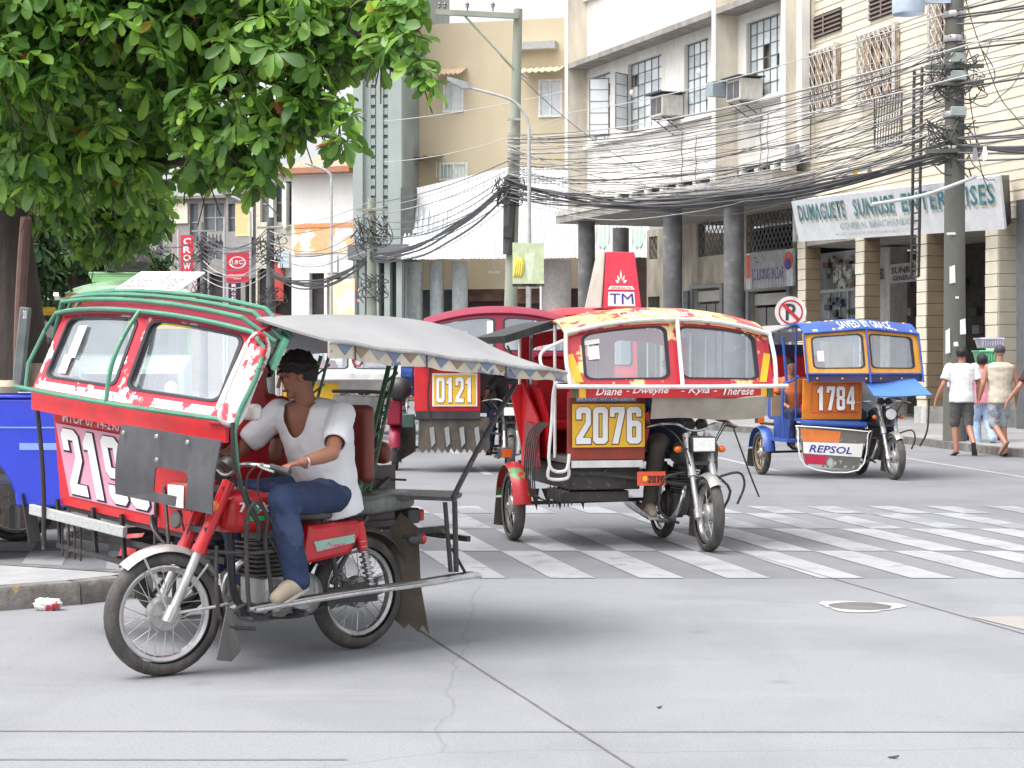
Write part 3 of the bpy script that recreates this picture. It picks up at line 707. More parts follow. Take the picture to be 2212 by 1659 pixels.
    MB().plate(sq, .01).build('roof_placard', M['paper'], T, bevel=.004)
    text('placard_lettering', 'Basta', mat('faded grey ink', (.3, .27, .27), .7), T, quadmap(*sq), (.06, .2, .42, .8)); text('placard_lettering', 'Ang', MATS['faded grey ink'], T, quadmap(*sq), (.48, .15, .88, .85))
    # ladder like rear braces, rack and steps
    def brace(p, q, off, mm, r_=.012):
        p, q, off = V(*p), V(*q), V(*off)
        k = MB().tube([p, q], r_).tube([p + off, q + off * .7], r_ * .8)
        for i in range(8):
            t = i / 8; k.tube([p.lerp(q, t), p.lerp(q, t + .06) + off], r_ * .6, 6)
        k.build('truss_post', mm, T)
    brace((-.04, -.04, .78), (-.42, -.2, 1.54), (-.09, -.02, .01), M['dkgreen'], .014)
    brace((-.55, -1.4, .55), (-.9, -1.4, 1.5), (-.09, 0, .01), M['dkgreen'])
    MB().tube([(-.86, .28, 1.34), (-.6, .3, 1.05), (-.4, .3, .78), (-.4, .3, .74), (-.42, .29, .38)], .014).build('rear_brace', M['blacksteel'], T)
    MB().tube([(-.36, .27, .74), (-.4, .27, .38)], .012).tube([(-.4, .28, .5), (-.5, .28, .36)], .008).build('rear_brace', M['blacksteel'], T)
    rk = MB().plate([V(.0, .0, .77), V(-.3, -.3, .77), V(-.7, -.02, .75), V(-.4, .31, .745)], .02)
    rk.build('rear_rack', M['blacksteel'], T)
    k = MB()
    for i in range(7):
        t = i / 6; k.tube([V(.02, -.02, .79).lerp(V(-.3, -.32, .79), t), V(.02, -.02, .85).lerp(V(-.3, -.32, .83), t)], .006, 6)
    k.tube([(.02, -.02, .86), (-.3, -.32, .84), (-.6, -.3, .82)], .007, 6).tube([(-.3, -.3, .78), (-.68, -.0, .76), (-.4, .3, .76)], .009, 6)
    k.build('rack_rail', M['blacksteel'], T)
    for i, y in enumerate((.24, .29, .34)):
        MB().tube([(.86, y - .06, .3), (.3, y - .02, .33), (-.1, y, .34), (-.5, y, .355), (-.56, .29, .357)], .012).build('foot_rail', M['chrome'] if i else M['blacksteel'], T)
    MB().plate([V(.05, .22, .335), V(-.54, .22, .345), V(-.54, .36, .345), V(.05, .35, .33)], .012).build('foot_board', M['alu'], T)
    # ragged rear flap
    fl = [V(-.27, .03, .68), V(-.33, .1, .6), V(-.33, .12, .3), V(-.37, .14, .05), V(-.345, .12, .1), V(-.33, .1, .06), V(-.3, .07, .11), V(-.28, .05, .08), V(-.26, .0, .12), V(-.26, -.04, .6)]
    MB().plate(fl, .008).build('rear_flap', mat('ragged brown flap', (.13, .1, .075), .85, var=.3, dirt=.5, bump=.3, bscale=20), T)
    # bumper step of the sidecar
    MB().plate([tf(V(.84, -1.78, .55)), tf(V(.84, -.86, .55)), tf(V(.84, -.86, .605)), tf(V(.84, -1.78, .605))], .03).build('bumper_plank', mat('grey plank', (.4, .41, .4), .7, var=.15, stretch=(1, 8, 8)), T, bevel=.004)
    k = MB()
    for y in (-1.55, -1.2, -.93): k.bar(tf(V(.78, y, .4)), tf(V(.8, y, .66)), .02, .02)
    k.bar(tf(V(.79, -1.56, .41)), tf(V(.79, -.6, .41)), .025, .025); k.bar(tf(V(.79, -1.0, .42)), tf(V(.2, -1.0, .4)), .025, .025)
    for i in range(4): k.tube([tf(V(.8, -1.5 + .06 * i, .58)), tf(V(.8, -1.5 + .06 * i, .36))], .006, 6)
    k.tube([tf(V(.9, -1.6, 1.2)), tf(V(.86, -1.6, .8)), tf(V(.84, -1.62, .38))], .013)
    k.tube([tf(V(.8, -.62, .8)), tf(V(.82, -.6, .5))], .01).tube([tf(V(.8, -.55, .85)), tf(V(.9, -.35, .5))], .01)
    k.build('front_frame', M['blacksteel'], T)
    # tank lettering and stripes
    q = [V(.72, .1215, .70), V(.5, .103, .70), V(.5, .1, .76), V(.72, .1215, .77)]
    q = [V(.84, .128, .745), V(.64, .133, .735), V(.64, .132, .785), V(.84, .126, .795)]
    text('tank_lettering', 'TMX', M['num'], T, quadmap(*q), (0, .1, 1, 1), bold=.03, shear=.4)
    MB().plate([V(.8, .134, .705), V(.6, .132, .7), V(.6, .133, .722), V(.78, .134, .726)], .004).build('tank_stripe', mat('bright green decal', (.02, .5, .12), .4), T)
    q = [V(.38, .145, .53), V(.14, .145, .56), V(.14, .145, .6), V(.4, .145, .58)]
    MB().plate(q, .003).build('cover_decal', mat('green grey decal', (.3, .5, .4), .4, chip=(.6, .1, .2), chscale=14), T)
    # sticker, mirror
    MB().plate([W(.14, .42, .0), W(.19, .42, .0), W(.19, .82, .0), W(.14, .82, 0)], .002).build('sticker', M['paper'], T)
    MB().plate([W(.12, .22, .0), W(.17, .22, .0), W(.17, .45, .0), W(.12, .45, 0)], .002).build('sticker', M['paper'], T)
    MB().box(.66, .72, -.18, .08, 1.18, 1.26, Matrix.Translation((0, 0, 0))).build('rear_view_mirror', M['lens'], T, bevel=.02)
    # white wind deflector board with rounded frame behind the driver, back rest
    MB().tube([(-.5, -.8, 1.3), (-.36, -.22, 1.3), (-.32, -.17, 1.27), (-.24, -.14, 1.02)], .01).build('seat_rail', M['blacksteel'], T)
    MB().plate([V(-.46, -.8, 1.02), V(-.26, -.16, 1.02), V(-.34, -.18, 1.28), V(-.5, -.8, 1.28)], .01).build('back_board', M['white'], T, bevel=.01)
    MB().box(-.13, -.06, -.3, .0, .84, 1.24).build('back_rest', M['dkredvinyl'], T, bevel=.03)
    MB().ell((.66, -.3, 1.14), .07, .05, .05).build('helmet_bag', M['black'], T)
    MB().plate([V(.55, -.36, .8), V(.55, -.3, 1.3), V(.35, -.36, 1.45), V(.3, -.36, .85)], .03).build('inner_curtain', M['red'], T)
    return T
TA = tricycle_2190()

def tricycle_2076():
    T = place('motor_tricycle', 1.26, 15.5, .24, -1.05, 'red and yellow tricycle numbered 2076 with a red cone sign on its roof', TG)
    motorbike(T, dict(fork=M['alu'], paint=M['black'], fender=M['alu'], flapmat=M['flap'], lampdz=.0), lod=2)
    patch = mat('cream yellow paint worn to red', (.8, .56, .24), .45, chip=(.5, .03, .05), chscale=3.4, chth=.52, coat=.2, dirt=.4, dirtcol=(.3, .12, .08))
    patch2 = mat('red paint with few yellow patches', (.55, .03, .05), .4, chip=(.82, .62, .3), chscale=3.2, chth=.55, coat=.3)
    s = dict(y=(-1.06, .62), zb=1.29, zt=1.68, arch=.11, xb=.95, xt=.82, bulge=.1, frame=patch2, visor=patch, roof=M['maroon'], cap=(.45, .12),
             band=.1, bandmat=M['red'], panel=(-1.03, -.4, .7, 1.23), px=.82, pxlow=.8, panelmat=M['rust'], seatmat=M['redvinyl'], post=M['whitepipe'],
             wy=-1.27, wx=-.05, sidewall=M['redvinyl'], rearmat=M['redvinyl'], dish=False, rim=M['engine'], fendmat=mat('rasta striped guard', (.45, .02, .03), .4, chip=(.1, .3, .1), chscale=5), marg=(.075, .1, .08))
    W, capf, band, ztop, roof, bul = cabin(T, s)
    q = flatq(.835, -1.0, -.41, .8, 1.14)
    MB().plate(q, .004).build('number_plate', M['yellow'], T)
    number(T, '2076', q, M['num'], mat('brown outline', (.2, .06, .02), .5), .05, .95, .08, .93, .03)
    pq = flatq(.836, -.97, -.48, 1.16, 1.205)
    MB().plate(pq, .003).build('permit_strip', mat('pale blue strip', (.2, .4, .55), .5), T)
    text('permit_lettering', 'MTOP 07 14-2076', M['num'], T, quadmap(*pq), (.03, .15, .97, .85), bold=.01)
    text('visor_lettering', 'God Bless Our Way', M['num'], T, lambda u, v: capf(.27 + .46 * u, .06 + .44 * v, .012), bold=.0, spacing=1.06)
    for a, b, t in ((.12, .24, 'Diane'), (.26, .46, '- Dweyne'), (.52, .7, '- Kyla -'), (.73, .89, 'Therese')):
        text('name_lettering', t, M['num'], T, lambda u, v, a=a, b=b: band(a + (b - a) * u, .2 + .62 * v) + V(.005, 0, 0), bold=.012, shear=.35)
    # coloured diagonals at both screen ends
    for k, (u0, u1, mm) in enumerate(((.045, .075, 'yellow'), (.015, .04, 'dkgreen'), (.93, .96, 'yellow'), (.965, .99, 'dkgreen'))):
        MB().plate([band(u0, 0) + V(.004, 0, 0), band(u1, 0) + V(.004, 0, 0), band(u1, 1) + V(.004, 0, 0), band(u0, 1) + V(.004, 0, 0)], .003).build('band_stripe', M[mm], T)
    for a, b in (((.05, .05), (.012, .6)), ((.945, .05), (.985, .62))):
        e = .018
        MB().plate([W(a[0] - e, a[1], .004), W(a[0] + e, a[1], .004), W(b[0] + e, b[1], .004), W(b[0] - e, b[1], .004)], .003).build('frame_stripe', M['yellow'], T)
    # white pipe frame round the screen
    pipes = [[W(u, 1.03, .05) for u in [i / 16 for i in range(17)]], [W(u, -.03, .06) for u in [i / 16 for i in range(-1, 18)]], [W(.52, 1.03, .05), W(.52, -.03, .06)],
             [W(0, 1.03, .05), W(-.01, .5, .06), W(0, -.03, .06)], [W(1, 1.03, .05), W(1.01, .5, .06), W(1, -.03, .06)],
             [W(-.01, .9, .03), W(-.1, .8, .03), W(-.12, .6, .03), W(-.1, .35, .03), W(-.02, .25, .03)],
             [V(.95, -1.1, 1.32), V(.9, -1.16, 1.28), V(.85, -1.17, 1.0), V(.82, -1.18, .66), V(.82, -1.05, .62), V(.82, -1.02, .75)],
             [V(.82, -1.18, .66), V(.8, -1.18, .56), V(.8, -1.03, .56), V(.82, -1.03, .66)]]
    for i, p in enumerate(pipes): MB().tube(p, .017 if i < 5 else .013, 8).build('guard_pipe', M['whitepipe'] if i > 4 else M['white'], T)
    # canvas roll under the band on the bike side
    def cv(u, v): return V(1.0 - .05 * v + .012 * math.sin(u * 17), -.4 + .93 * u, 1.2 - .17 * v + .01 * math.sin(u * 7))
    MB().sheet(cv, 20, 4, .03).build('canvas_roll', M['canvasbeige'], T, ang=60)
    MB().box(-.5, .74, -1.0, -.42, .46, .66).box(.2, .7, -1.05, -.5, .36, .45).build('floor_pan', M['blacksteel'], T, bevel=.01)
    for i in range(5): MB().plate([V(-.1 + .0 * i, -1.12 + .1 * i, .42), V(-.1, -1.04 + .1 * i, .42), V(-.1, -1.06 + .1 * i, .24 + .03 * (i % 2))], .01).build('ragged_strip', M['flap'], T)
    # plate under the board, small licence plate
    MB().plate(flatq(.82, -1.0, -.42, .64, .695), .02).build('bumper_plank', M['white'], T)
    q = flatq(.93, -.5, -.27, .5, .61)
    MB().plate(q, .006).build('licence_plate', mat('red orange plate', (.75, .1, .04), .4), T)
    number(T, '2076', q, M['numline'], None, .38, .95, .2, .7, .03)
    MB().lathe([(.001, .001), (.022, 0)], Matrix.Translation((.94, -.44, .555)) @ Matrix.Rotation(R(90), 4, 'Y'), 14).build('plate_emblem', M['yellow'], T)
    # cargo basket bars by the side wheel
    k = MB()
    for i in range(6):
        y = -1.14 - .0 * i; x = .5 - .07 * i
        k.tube([(x, -1.1, .98), (x, -1.2, .85), (x, -1.22, .45), (x, -1.12, .36)], .006, 6)
    for z in (.4, .6, .8): k.tube([(.55, -1.2, z), (.1, -1.2, z)], .006, 6)
    for i in range(6): k.tube([(.78, -1.16 + .03 * i, .56), (.74, -1.16 + .03 * i, .33)], .005, 6)
    k.build('side_grille', M['blacksteel'], T)
    MB().plate([V(-.2, -1.14, .62), V(.25, -1.14, .62), V(.1, -1.14, .95), V(-.2, -1.14, .98)], .03).build('side_pannel_art', mat('maroon art panel', (.25, .03, .05), .4, chip=(.2, .3, .5), chscale=8, chth=.6), T)
    # awning over the side entrance
    def aw(u, v): return V(.35 - 1.2 * v, -1.0 - .42 * u, 1.75 - .13 * u)
    MB().sheet(aw, 6, 6, .06).build('side_awning', mat('dark tarpaulin', (.02, .022, .022), .6, dirt=.3, dirtcol=(.1, .1, .1), dscale=8), T)
    MB().tube([(.3, -1.4, 1.6), (.25, -1.25, 1.35)], .008).tube([(.3, -1.2, 1.66), (.25, -1.2, 1.36)], .008).build('awning_stay', M['blacksteel'], T)
    MB().plate([V(-.5, -1.1, .6), V(.1, -1.1, .6), V(.08, -1.1, 1.0), V(-.45, -1.1, 1.3)], .02).build('door_curtain', M['redvinyl'], T)
    MB().plate([V(-.45, -1.08, .62), V(-.45, -.5, .62), V(-.5, -.5, 1.28), V(-.5, -1.2, 1.28)], .03).build('seat_back', M['redvinyl'], T)
    # advertising cone on the roof
    b = V(.15, -.43, 0); z0, z1 = 1.9, 2.37
    ring = lambda z, a, c: [V(.15 + a, -.44 - c, z), V(.15 + a, -.44 + c, z), V(.15 - a, -.44 + c, z), V(.15 - a, -.44 - c, z)]
    co = MB().loft([ring(z0, .16, .165), ring(z1, .11, .12)]).build('roof_sign', mat('coral red plastic', (.72, .05, .09), .45), T, smooth=False, bevel=.006)
    MB().plate([V(.32 - .0, -.62, z0 + .01), V(.12, -.7, z0 + .01), V(.06, -.58, z1), V(.24, -.565, z1)], .01).build('sign_side', mat('pale beige panel', (.5, .45, .4), .6), T)
    qf = [V(.31, -.605, z0), V(.31, -.275, z0), V(.26, -.32, z1), V(.26, -.56, z1)]
    mp = quadmap(*qf, off=.006)
    MB().plate([quadmap(*qf, off=.004)(u, v) for u, v in ((.12, .05), (.84, .05), (.84, .3), (.12, .3))], .002).build('logo_box', M['num'], T)
    text('logo_lettering', 'TM', mat('navy ink', (.05, .04, .3), .5), T, mp, (.16, .09, .8, .27), bold=.0)
    for i, a in enumerate((-70, -38, 0, 38, 70)):
        c = V(.48, .44, 0); d = V(math.sin(R(a)), math.cos(R(a)), 0); e = V(d.y, -d.x, 0)
        L = .25 if i == 2 else .19
        pt = [c + d * .06, c + d * L * .6 + e * .03, c + d * L, c + d * L * .6 - e * .03]
        MB().plate([mp(p.x, p.y) for p in pt], .002).build('logo_ray', M['num'], T)
    MB().plate([mp(.1, .34), mp(.86, .34), mp(.8, .4), mp(.16, .4)], .002).build('logo_base', M['num'], T)
    text('logo_caption', 'REPUBLIKA NG', MATS['coral red plastic'], T, quadmap(*qf, off=.008), (.2, .35, .76, .385), bold=.02)
    # stickers
    MB().plate([W(.1, .45, 0), W(.15, .45, 0), W(.15, .68, 0), W(.1, .68, 0)], .002).build('sticker', M['paper'], T)
    MB().plate([W(.085, .72, 0), W(.155, .72, 0), W(.155, .8, 0), W(.085, .8, 0)], .002).build('sticker', M['paper'], T)
    MB().tube([(1.05, .25, .95), (1.0, .4, .6), (.95, .5, .4)], .007).tube([(1.0, .1, .55), (1.02, .3, .6), (1.0, .36, .5), (1.0, .3, .35)], .01).tube([(.95, -.1, .6), (.98, -.3, .55), (.95, -.32, .3), (.9, -.15, .2)], .011).tube([(.95, .1, .6), (.98, .25, .45), (.9, .15, .2)], .011).build('engine_guard', M['blacksteel'], T)
    return T
TB = tricycle_2076()

def tricycle_1784():
    T = place('motor_tricycle', 4.58, 24.4, .2, -1.05, 'blue and amber tricycle numbered 1784 lettered SAVED BY GRACE with light blue front sheet', TG)
    motorbike(T, dict(fork=M['alu'], paint=M['black'], fender=M['alu'], roundlamp=True), lod=2)
    s = dict(y=(-1.07, .47), zb=1.33, zt=1.9, arch=.0, varch=.06, xb=.93, xt=.8, bulge=.0, vee=.16, frame=M['amber'], visor=M['blue'], roof=M['blue'], cap=(.5, .14),
             band=.1, bandmat=mat('dark indigo band', (.06, .05, .14), .4), panel=(-1.07, -.28, .75, 1.26), px=.82, pxlow=.78, panelmat=M['orange'], seatmat=M['redvinyl'], post=M['blue'],
             wy=-1.28, wx=-.2, rim=mat('rusty brown rim', (.2, .13, .07), .6), sidemat=M['blue'], sidewall=M['blue'], rearmat=M['white'], fendmat=M['blue'], marg=(.06, .13, .1))
    W, capf, band, ztop, roof, bul = cabin(T, s)
    q = flatq(.805, -.96, -.32, .84, 1.2)
    for a, b in (((0, 0), (1, 0)), ((1, 0), (1, 1)), ((1, 1), (0, 1)), ((0, 1), (0, 0))):
        m_ = quadmap(*q, off=.012); MB().tube([m_(*a), m_(*b)], .005, 4).build('board_line', M['redflat'], T)
    number(T, '1784', [p + V(.012, 0, 0) for p in q], M['num'], mat('dull red outline', (.4, .03, .02), .5), .1, .9, .08, .92, .03)
    text('visor_lettering', 'SAVED BY GRACE', M['num'], T, lambda u, v: capf(.3 + .46 * u, .06 + .46 * v, .014), bold=.0, spacing=1.06)
    for u0, mm in ((.08, 'yellow'), (.1, 'white'), (.24, 'yellow'), (.265, 'skyblue'), (.29, 'yellow'), (.78, 'yellow'), (.8, 'skyblue'), (.93, 'yellow')):
        MB().plate([capf(u0, .05, .006), capf(u0 + .018, .05, .006), capf(u0 + .018, .85, .006), capf(u0, .85, .006)], .003).build('visor_stripe', M[mm], T)
    for u in (.08, .28, .47, .6, .8):
        MB().ell(band(u, .4) + V(.02, 0, 0), .012, .014, .014).build('marker_lamp', mat('amber lamp lens', (.7, .35, .02), .2), T)
    for p in ([W(u, 1.0, .03) for u in (0, .25, .5, .75, 1)], [W(0, 1, .03), W(0, -.2, .03)], [W(.5, 1.02, .03), W(.5, -.2, .03)], [W(1, 1, .03), W(1, -.2, .03)], [W(u, 0, .03) for u in (0, .25, .5, .75, 1)]):
        MB().tube(p, .014, 8).build('frame_pipe', M['blue'], T)
    # blue rolled bar and skirt board with lettering
    MB().tube([(.84, -1.1, .71), (.84, -.24, .68)], .04, 10).build('bumper_roll', M['blue'], T)
    pts = [(-1.06, .17), (-.36, .11), (-.24, .56), (-.27, .6), (-1.12, .67), (-1.17, .62)]
    quad = lambda y, z, o=0: V(.86 + .05 * z + o, y, z)
    MB().plate([quad(*p) for p in pts], .012).build('skirt_board', mat('skirt weathered', (.16, .15, .13), .6, chip=(.5, .5, .46), chscale=5, chth=.55), T)
    MB().plate([quad(-1.1, .48, .004), quad(-.62, .46, .004), quad(-.6, .6, .004), quad(-1.14, .645, .004)], .003).build('skirt_orange', mat('orange skirt paint', (.8, .22, .05), .5), T)
    MB().plate([quad(-1.09, .33, .004), quad(-.32, .27, .004), quad(-.3, .44, .004), quad(-1.1, .475, .004)], .003).build('skirt_white', M['num'], T)
    MB().plate([quad(-1.06, .2, .004), quad(-.8, .18, .004), quad(-.78, .3, .004), quad(-1.08, .315, .004)], .003).build('skirt_red', mat('crimson skirt paint', (.5, .02, .07), .5), T)
    MB().tube([quad(y, z, .01) for y, z in pts], .009, 6, closed=True).build('skirt_edging', M['num'], T)
    text('skirt_lettering', 'REPSOL', mat('navy ink', (.05, .04, .3), .5), T, quadmap(quad(-1.02, .345, .004), quad(-.45, .31, .004), quad(-.45, .4, .004), quad(-1.02, .44, .004)), bold=.015, shear=.25)
    def sh(u, v): return V(.98 + .34 * v, -.33 + .68 * u + .09 * v * (u * 1.0), 1.25 - .2 * v - .01 * math.sin(u * 5))
    MB().sheet(sh, 8, 6, .012).build('front_sheet', M['skyblue'], T)
    MB().tube([(1.28, .42, 1.02), (1.22, .42, .62), (1.15, .35, .42)], .012).tube([(1.02, .05, .55), (1.1, .26, .62), (1.12, .3, .5), (1.05, .28, .38)], .01).tube([(.95, -.2, .62), (.95, -.26, .3), (.8, -.1, .2)], .012).build('engine_guard', M['blacksteel'], T)
    MB().tube([(.4, -1.2, 1.8), (.4, -1.15, 1.25), (.4, -1.2, 1.1), (.4, -1.2, .7)], .02).tube([(.4, -1.2, 1.2), (.55, -1.1, 1.25), (.7, -1.1, 1.3)], .016).build('entrance_pipe', M['blue'], T)
    k = MB()
    for i in range(7): k.tube([(.3 + .06 * i, -1.2, .75), (.3 + .06 * i, -1.22, .5)], .008, 6)
    k.box(-.1, .75, -1.26, -1.08, .46, .5); k.build('entrance_step', M['blue'], T)
    MB().plate([V(-.1, -1.15, .48), V(.3, -1.15, .48), V(.3, -1.15, .75), V(-.1, -1.15, .9)], .03).build('step_side', M['blue'], T)
    def aw(u, v): return V(.3 - 1.2 * v, -1.02 - .3 * u, 1.95 - .1 * u)
    MB().sheet(aw, 4, 6, .02).build('side_awning', M['canvas'], T)
    MB().tube([aw(1, i / 6) for i in range(7)], .012).build('awning_rail', M['whitepipe'], T)
    MB().plate([V(.2, -1.28, .78), V(.2, -1.1, .78), V(.2, -1.1, 1.05), V(.2, -1.28, 1.05)], .03).build('wicker_board', mat('wicker', (.3, .22, .14), .8, bump=.6, bscale=50), T)
    MB().plate([W(.1, .3, 0), W(.15, .3, 0), W(.15, .55, 0), W(.1, .55, 0)], .002).build('sticker', M['paper'], T)
    MB().plate([V(-.96, -.95, 1.5), V(-.96, -.3, 1.5), V(-.96, -.3, 1.72), V(-.96, -.95, 1.72)], .01).build('rear_window_strip', mat('dark indigo band', (.06, .05, .14), .4), T)
    return T
TC = tricycle_1784()

def tricycle_0121():
    T = place('motor_tricycle', -.05, 25.6, .03, -1.0, 'crimson roofed tricycle numbered 0121 with black rubber strips hanging under its front', TG)
    motorbike(T, dict(fork=M['black'], paint=M['black'], fender=M['black']), lod=1)
    s = dict(y=(-1.16, .86), zb=1.6, zt=1.92, arch=.22, xb=.93, xt=.82, bulge=.08, frame=M['maroon'], visor=M['maroon'], roof=M['maroon'], cap=(.5, .1),
             band=.3, bandmat=M['maroon'], panel=(-1.28, -.4, .82, 1.42), px=.86, pxlow=.82, panelmat=M['redflat'], seatmat=M['redvinyl'], post=M['blacksteel'],
             wy=-1.56, wx=.1, sidewall=M['maroon'], rearmat=M['inside'], fendmat=M['maroon'], marg=(.05, .06, .12))
    s['zb'] = 1.6; s['zt'] = 1.97; s['band'] = .2; s['arch'] = .17
    W, capf, band, ztop, roof, bul = cabin(T, s)
    q = flatq(.868, -1.04, -.44, .89, 1.33)
    MB().plate(q, .006).build('number_plate', M['num'], T)
    q2 = flatq(.873, -1.02, -.46, .91, 1.31)
    MB().plate(q2, .004).build('plate_field', M['yellow'], T)
    number(T, '0121', q2, M['num'], mat('brown outline', (.2, .06, .02), .5), .06, .94, .08, .92, .03)
    MB().plate(flatq(.84, -1.26, -.4, .72, .82), .02).build('bumper_plank', M['black'], T)
    for i in range(11):
        y = -1.22 + i * .085
        MB().plate([V(.8, y, .74), V(.8, y + .095, .74), V(.82, y + .1, .32 + .02 * (i % 3)), V(.83, y + .05, .26), V(.82, y - .01, .33 + .03 * (i % 2))], .01).build('rubber_strip', M['flap'], T)
    for i in range(4):
        y = -1.08 + i * .2
        MB().plate([V(.84, y, .6), V(.84, y + .06, .62), V(.85, y + .08, .4), V(.845, y + .03, .34)], .004).build('pale_strip', M['canvas'], T)
    MB().box(.1, .4, -1.66, -1.46, .62, .98).build('side_box', M['maroon'], T, bevel=.03)
    MB().box(.55, .7, -1.44, -1.28, .6, .78).build('lamp_box', mat('bottle green box', (.04, .08, .07), .5), T, bevel=.01)
    MB().ell((.4, -1.5, 1.12), .14, .17, .16).build('round_guard', M['black'], T)
    MB().plate([V(.0, -1.56, .62), V(.0, -1.28, .62), V(-.02, -1.28, .25), V(-.02, -1.5, .12), V(-.02, -1.58, .25)], .01).build('side_flap', M['flap'], T)
    MB().tube([(.9, -1.05, 1.5), (.86, -1.1, 1.0), (.84, -1.05, .7)], .012).tube([(.6, -1.1, 2.0), (.6, -1.3, 1.4), (.5, -1.3, 1.1)], .012).build('guard_pipe', M['blacksteel'], T)
    MB().sheet(lambda u, v: V(.35 - 1.2 * v, -.98 - .35 * u, 1.98 - .16 * u), 4, 6, .02).build('side_awning', mat('dark tarpaulin', (.06, .065, .065), .6, dirt=.5), T)
    MB().plate([W(.07, .5, .01), W(.12, .5, .01), W(.12, .8, .01), W(.07, .8, .01)], .003).build('sticker', mat('pale blue sticker', (.4, .6, .8), .5), T)
    MB().plate([W(.42, .35, .0), W(.46, .35, .0), W(.46, .8, .0), W(.42, .8, .0)], .003).build('sticker', M['paper'], T)
    return T
TD = tricycle_0121()

def far_tricycle(x, y, hx, hy, body, visor, label, word=None, zt=1.75, dark=False):
    T = place('motor_tricycle', x, y, hx, hy, label, TG)
    motorbike(T, dict(fork=M['alu'], paint=M['black'], fender=M['black']), lod=1)
    s = dict(y=(-1.04, .6), zb=1.3, zt=zt, arch=.12, xb=.95, xt=.82, bulge=.08, frame=body, visor=visor, roof=visor, cap=(.45, .12), band=.1, bandmat=body,
             panel=(-1.03, -.4, .7, 1.2), panelmat=body, seatmat=M['redvinyl'], post=M['whitepipe'], fendmat=body)
    W, capf, band, ztop, roof, bul = cabin(T, s)
    if word:
        for i, wd in enumerate(word.split('|')):
            text('visor_lettering', wd, M['num'], T, lambda u, v, i=i: capf(.2 + .36 * i + .26 * u, .2 + .5 * v, .008), bold=.02)
    MB().tube([W(.5, 1.03, .04), W(.5, 0, .05)], .014).build('guard_pipe', M['whitepipe'], T)
    MB().plate(flatq(.84, -1.0, -.42, .82, 1.14), .01).build('number_plate', M['yellow'], T)
    return T
far_tricycle(-3.5, 36, .2, -1, M['canvas'], mat('slate blue visor', (.09, .15, .25), .5), 'far tricycle with slate blue visor lettered GOD, behind the grey awning of 2190', 'GOD|be the')
far_tricycle(-3.55, 45.5, .1, -1, M['orangelens'], mat('orange plastic roof', (.85, .2, .04), .4), 'far tricycle with a bright orange roof, behind the slate blue one', zt=2.0)
far_tricycle(-2.55, 31.5, .12, -1, M['whitepipe'], mat('brown arched visor', (.3, .16, .09), .5), 'far tricycle with brown arched visor and white pipes, left of 0121')
far_tricycle(-2.35, 39, .1, -1, M['blue'], M['whitechip'], 'far blue tricycle with pale roof edge, just left of the crimson roof', zt=1.85)
far_tricycle(1.35, 31, .1, -1, M['redflat'], M['redflat'], 'red tricycle mostly hidden behind the 2076 tricycle, only its red roof showing', zt=2.15)
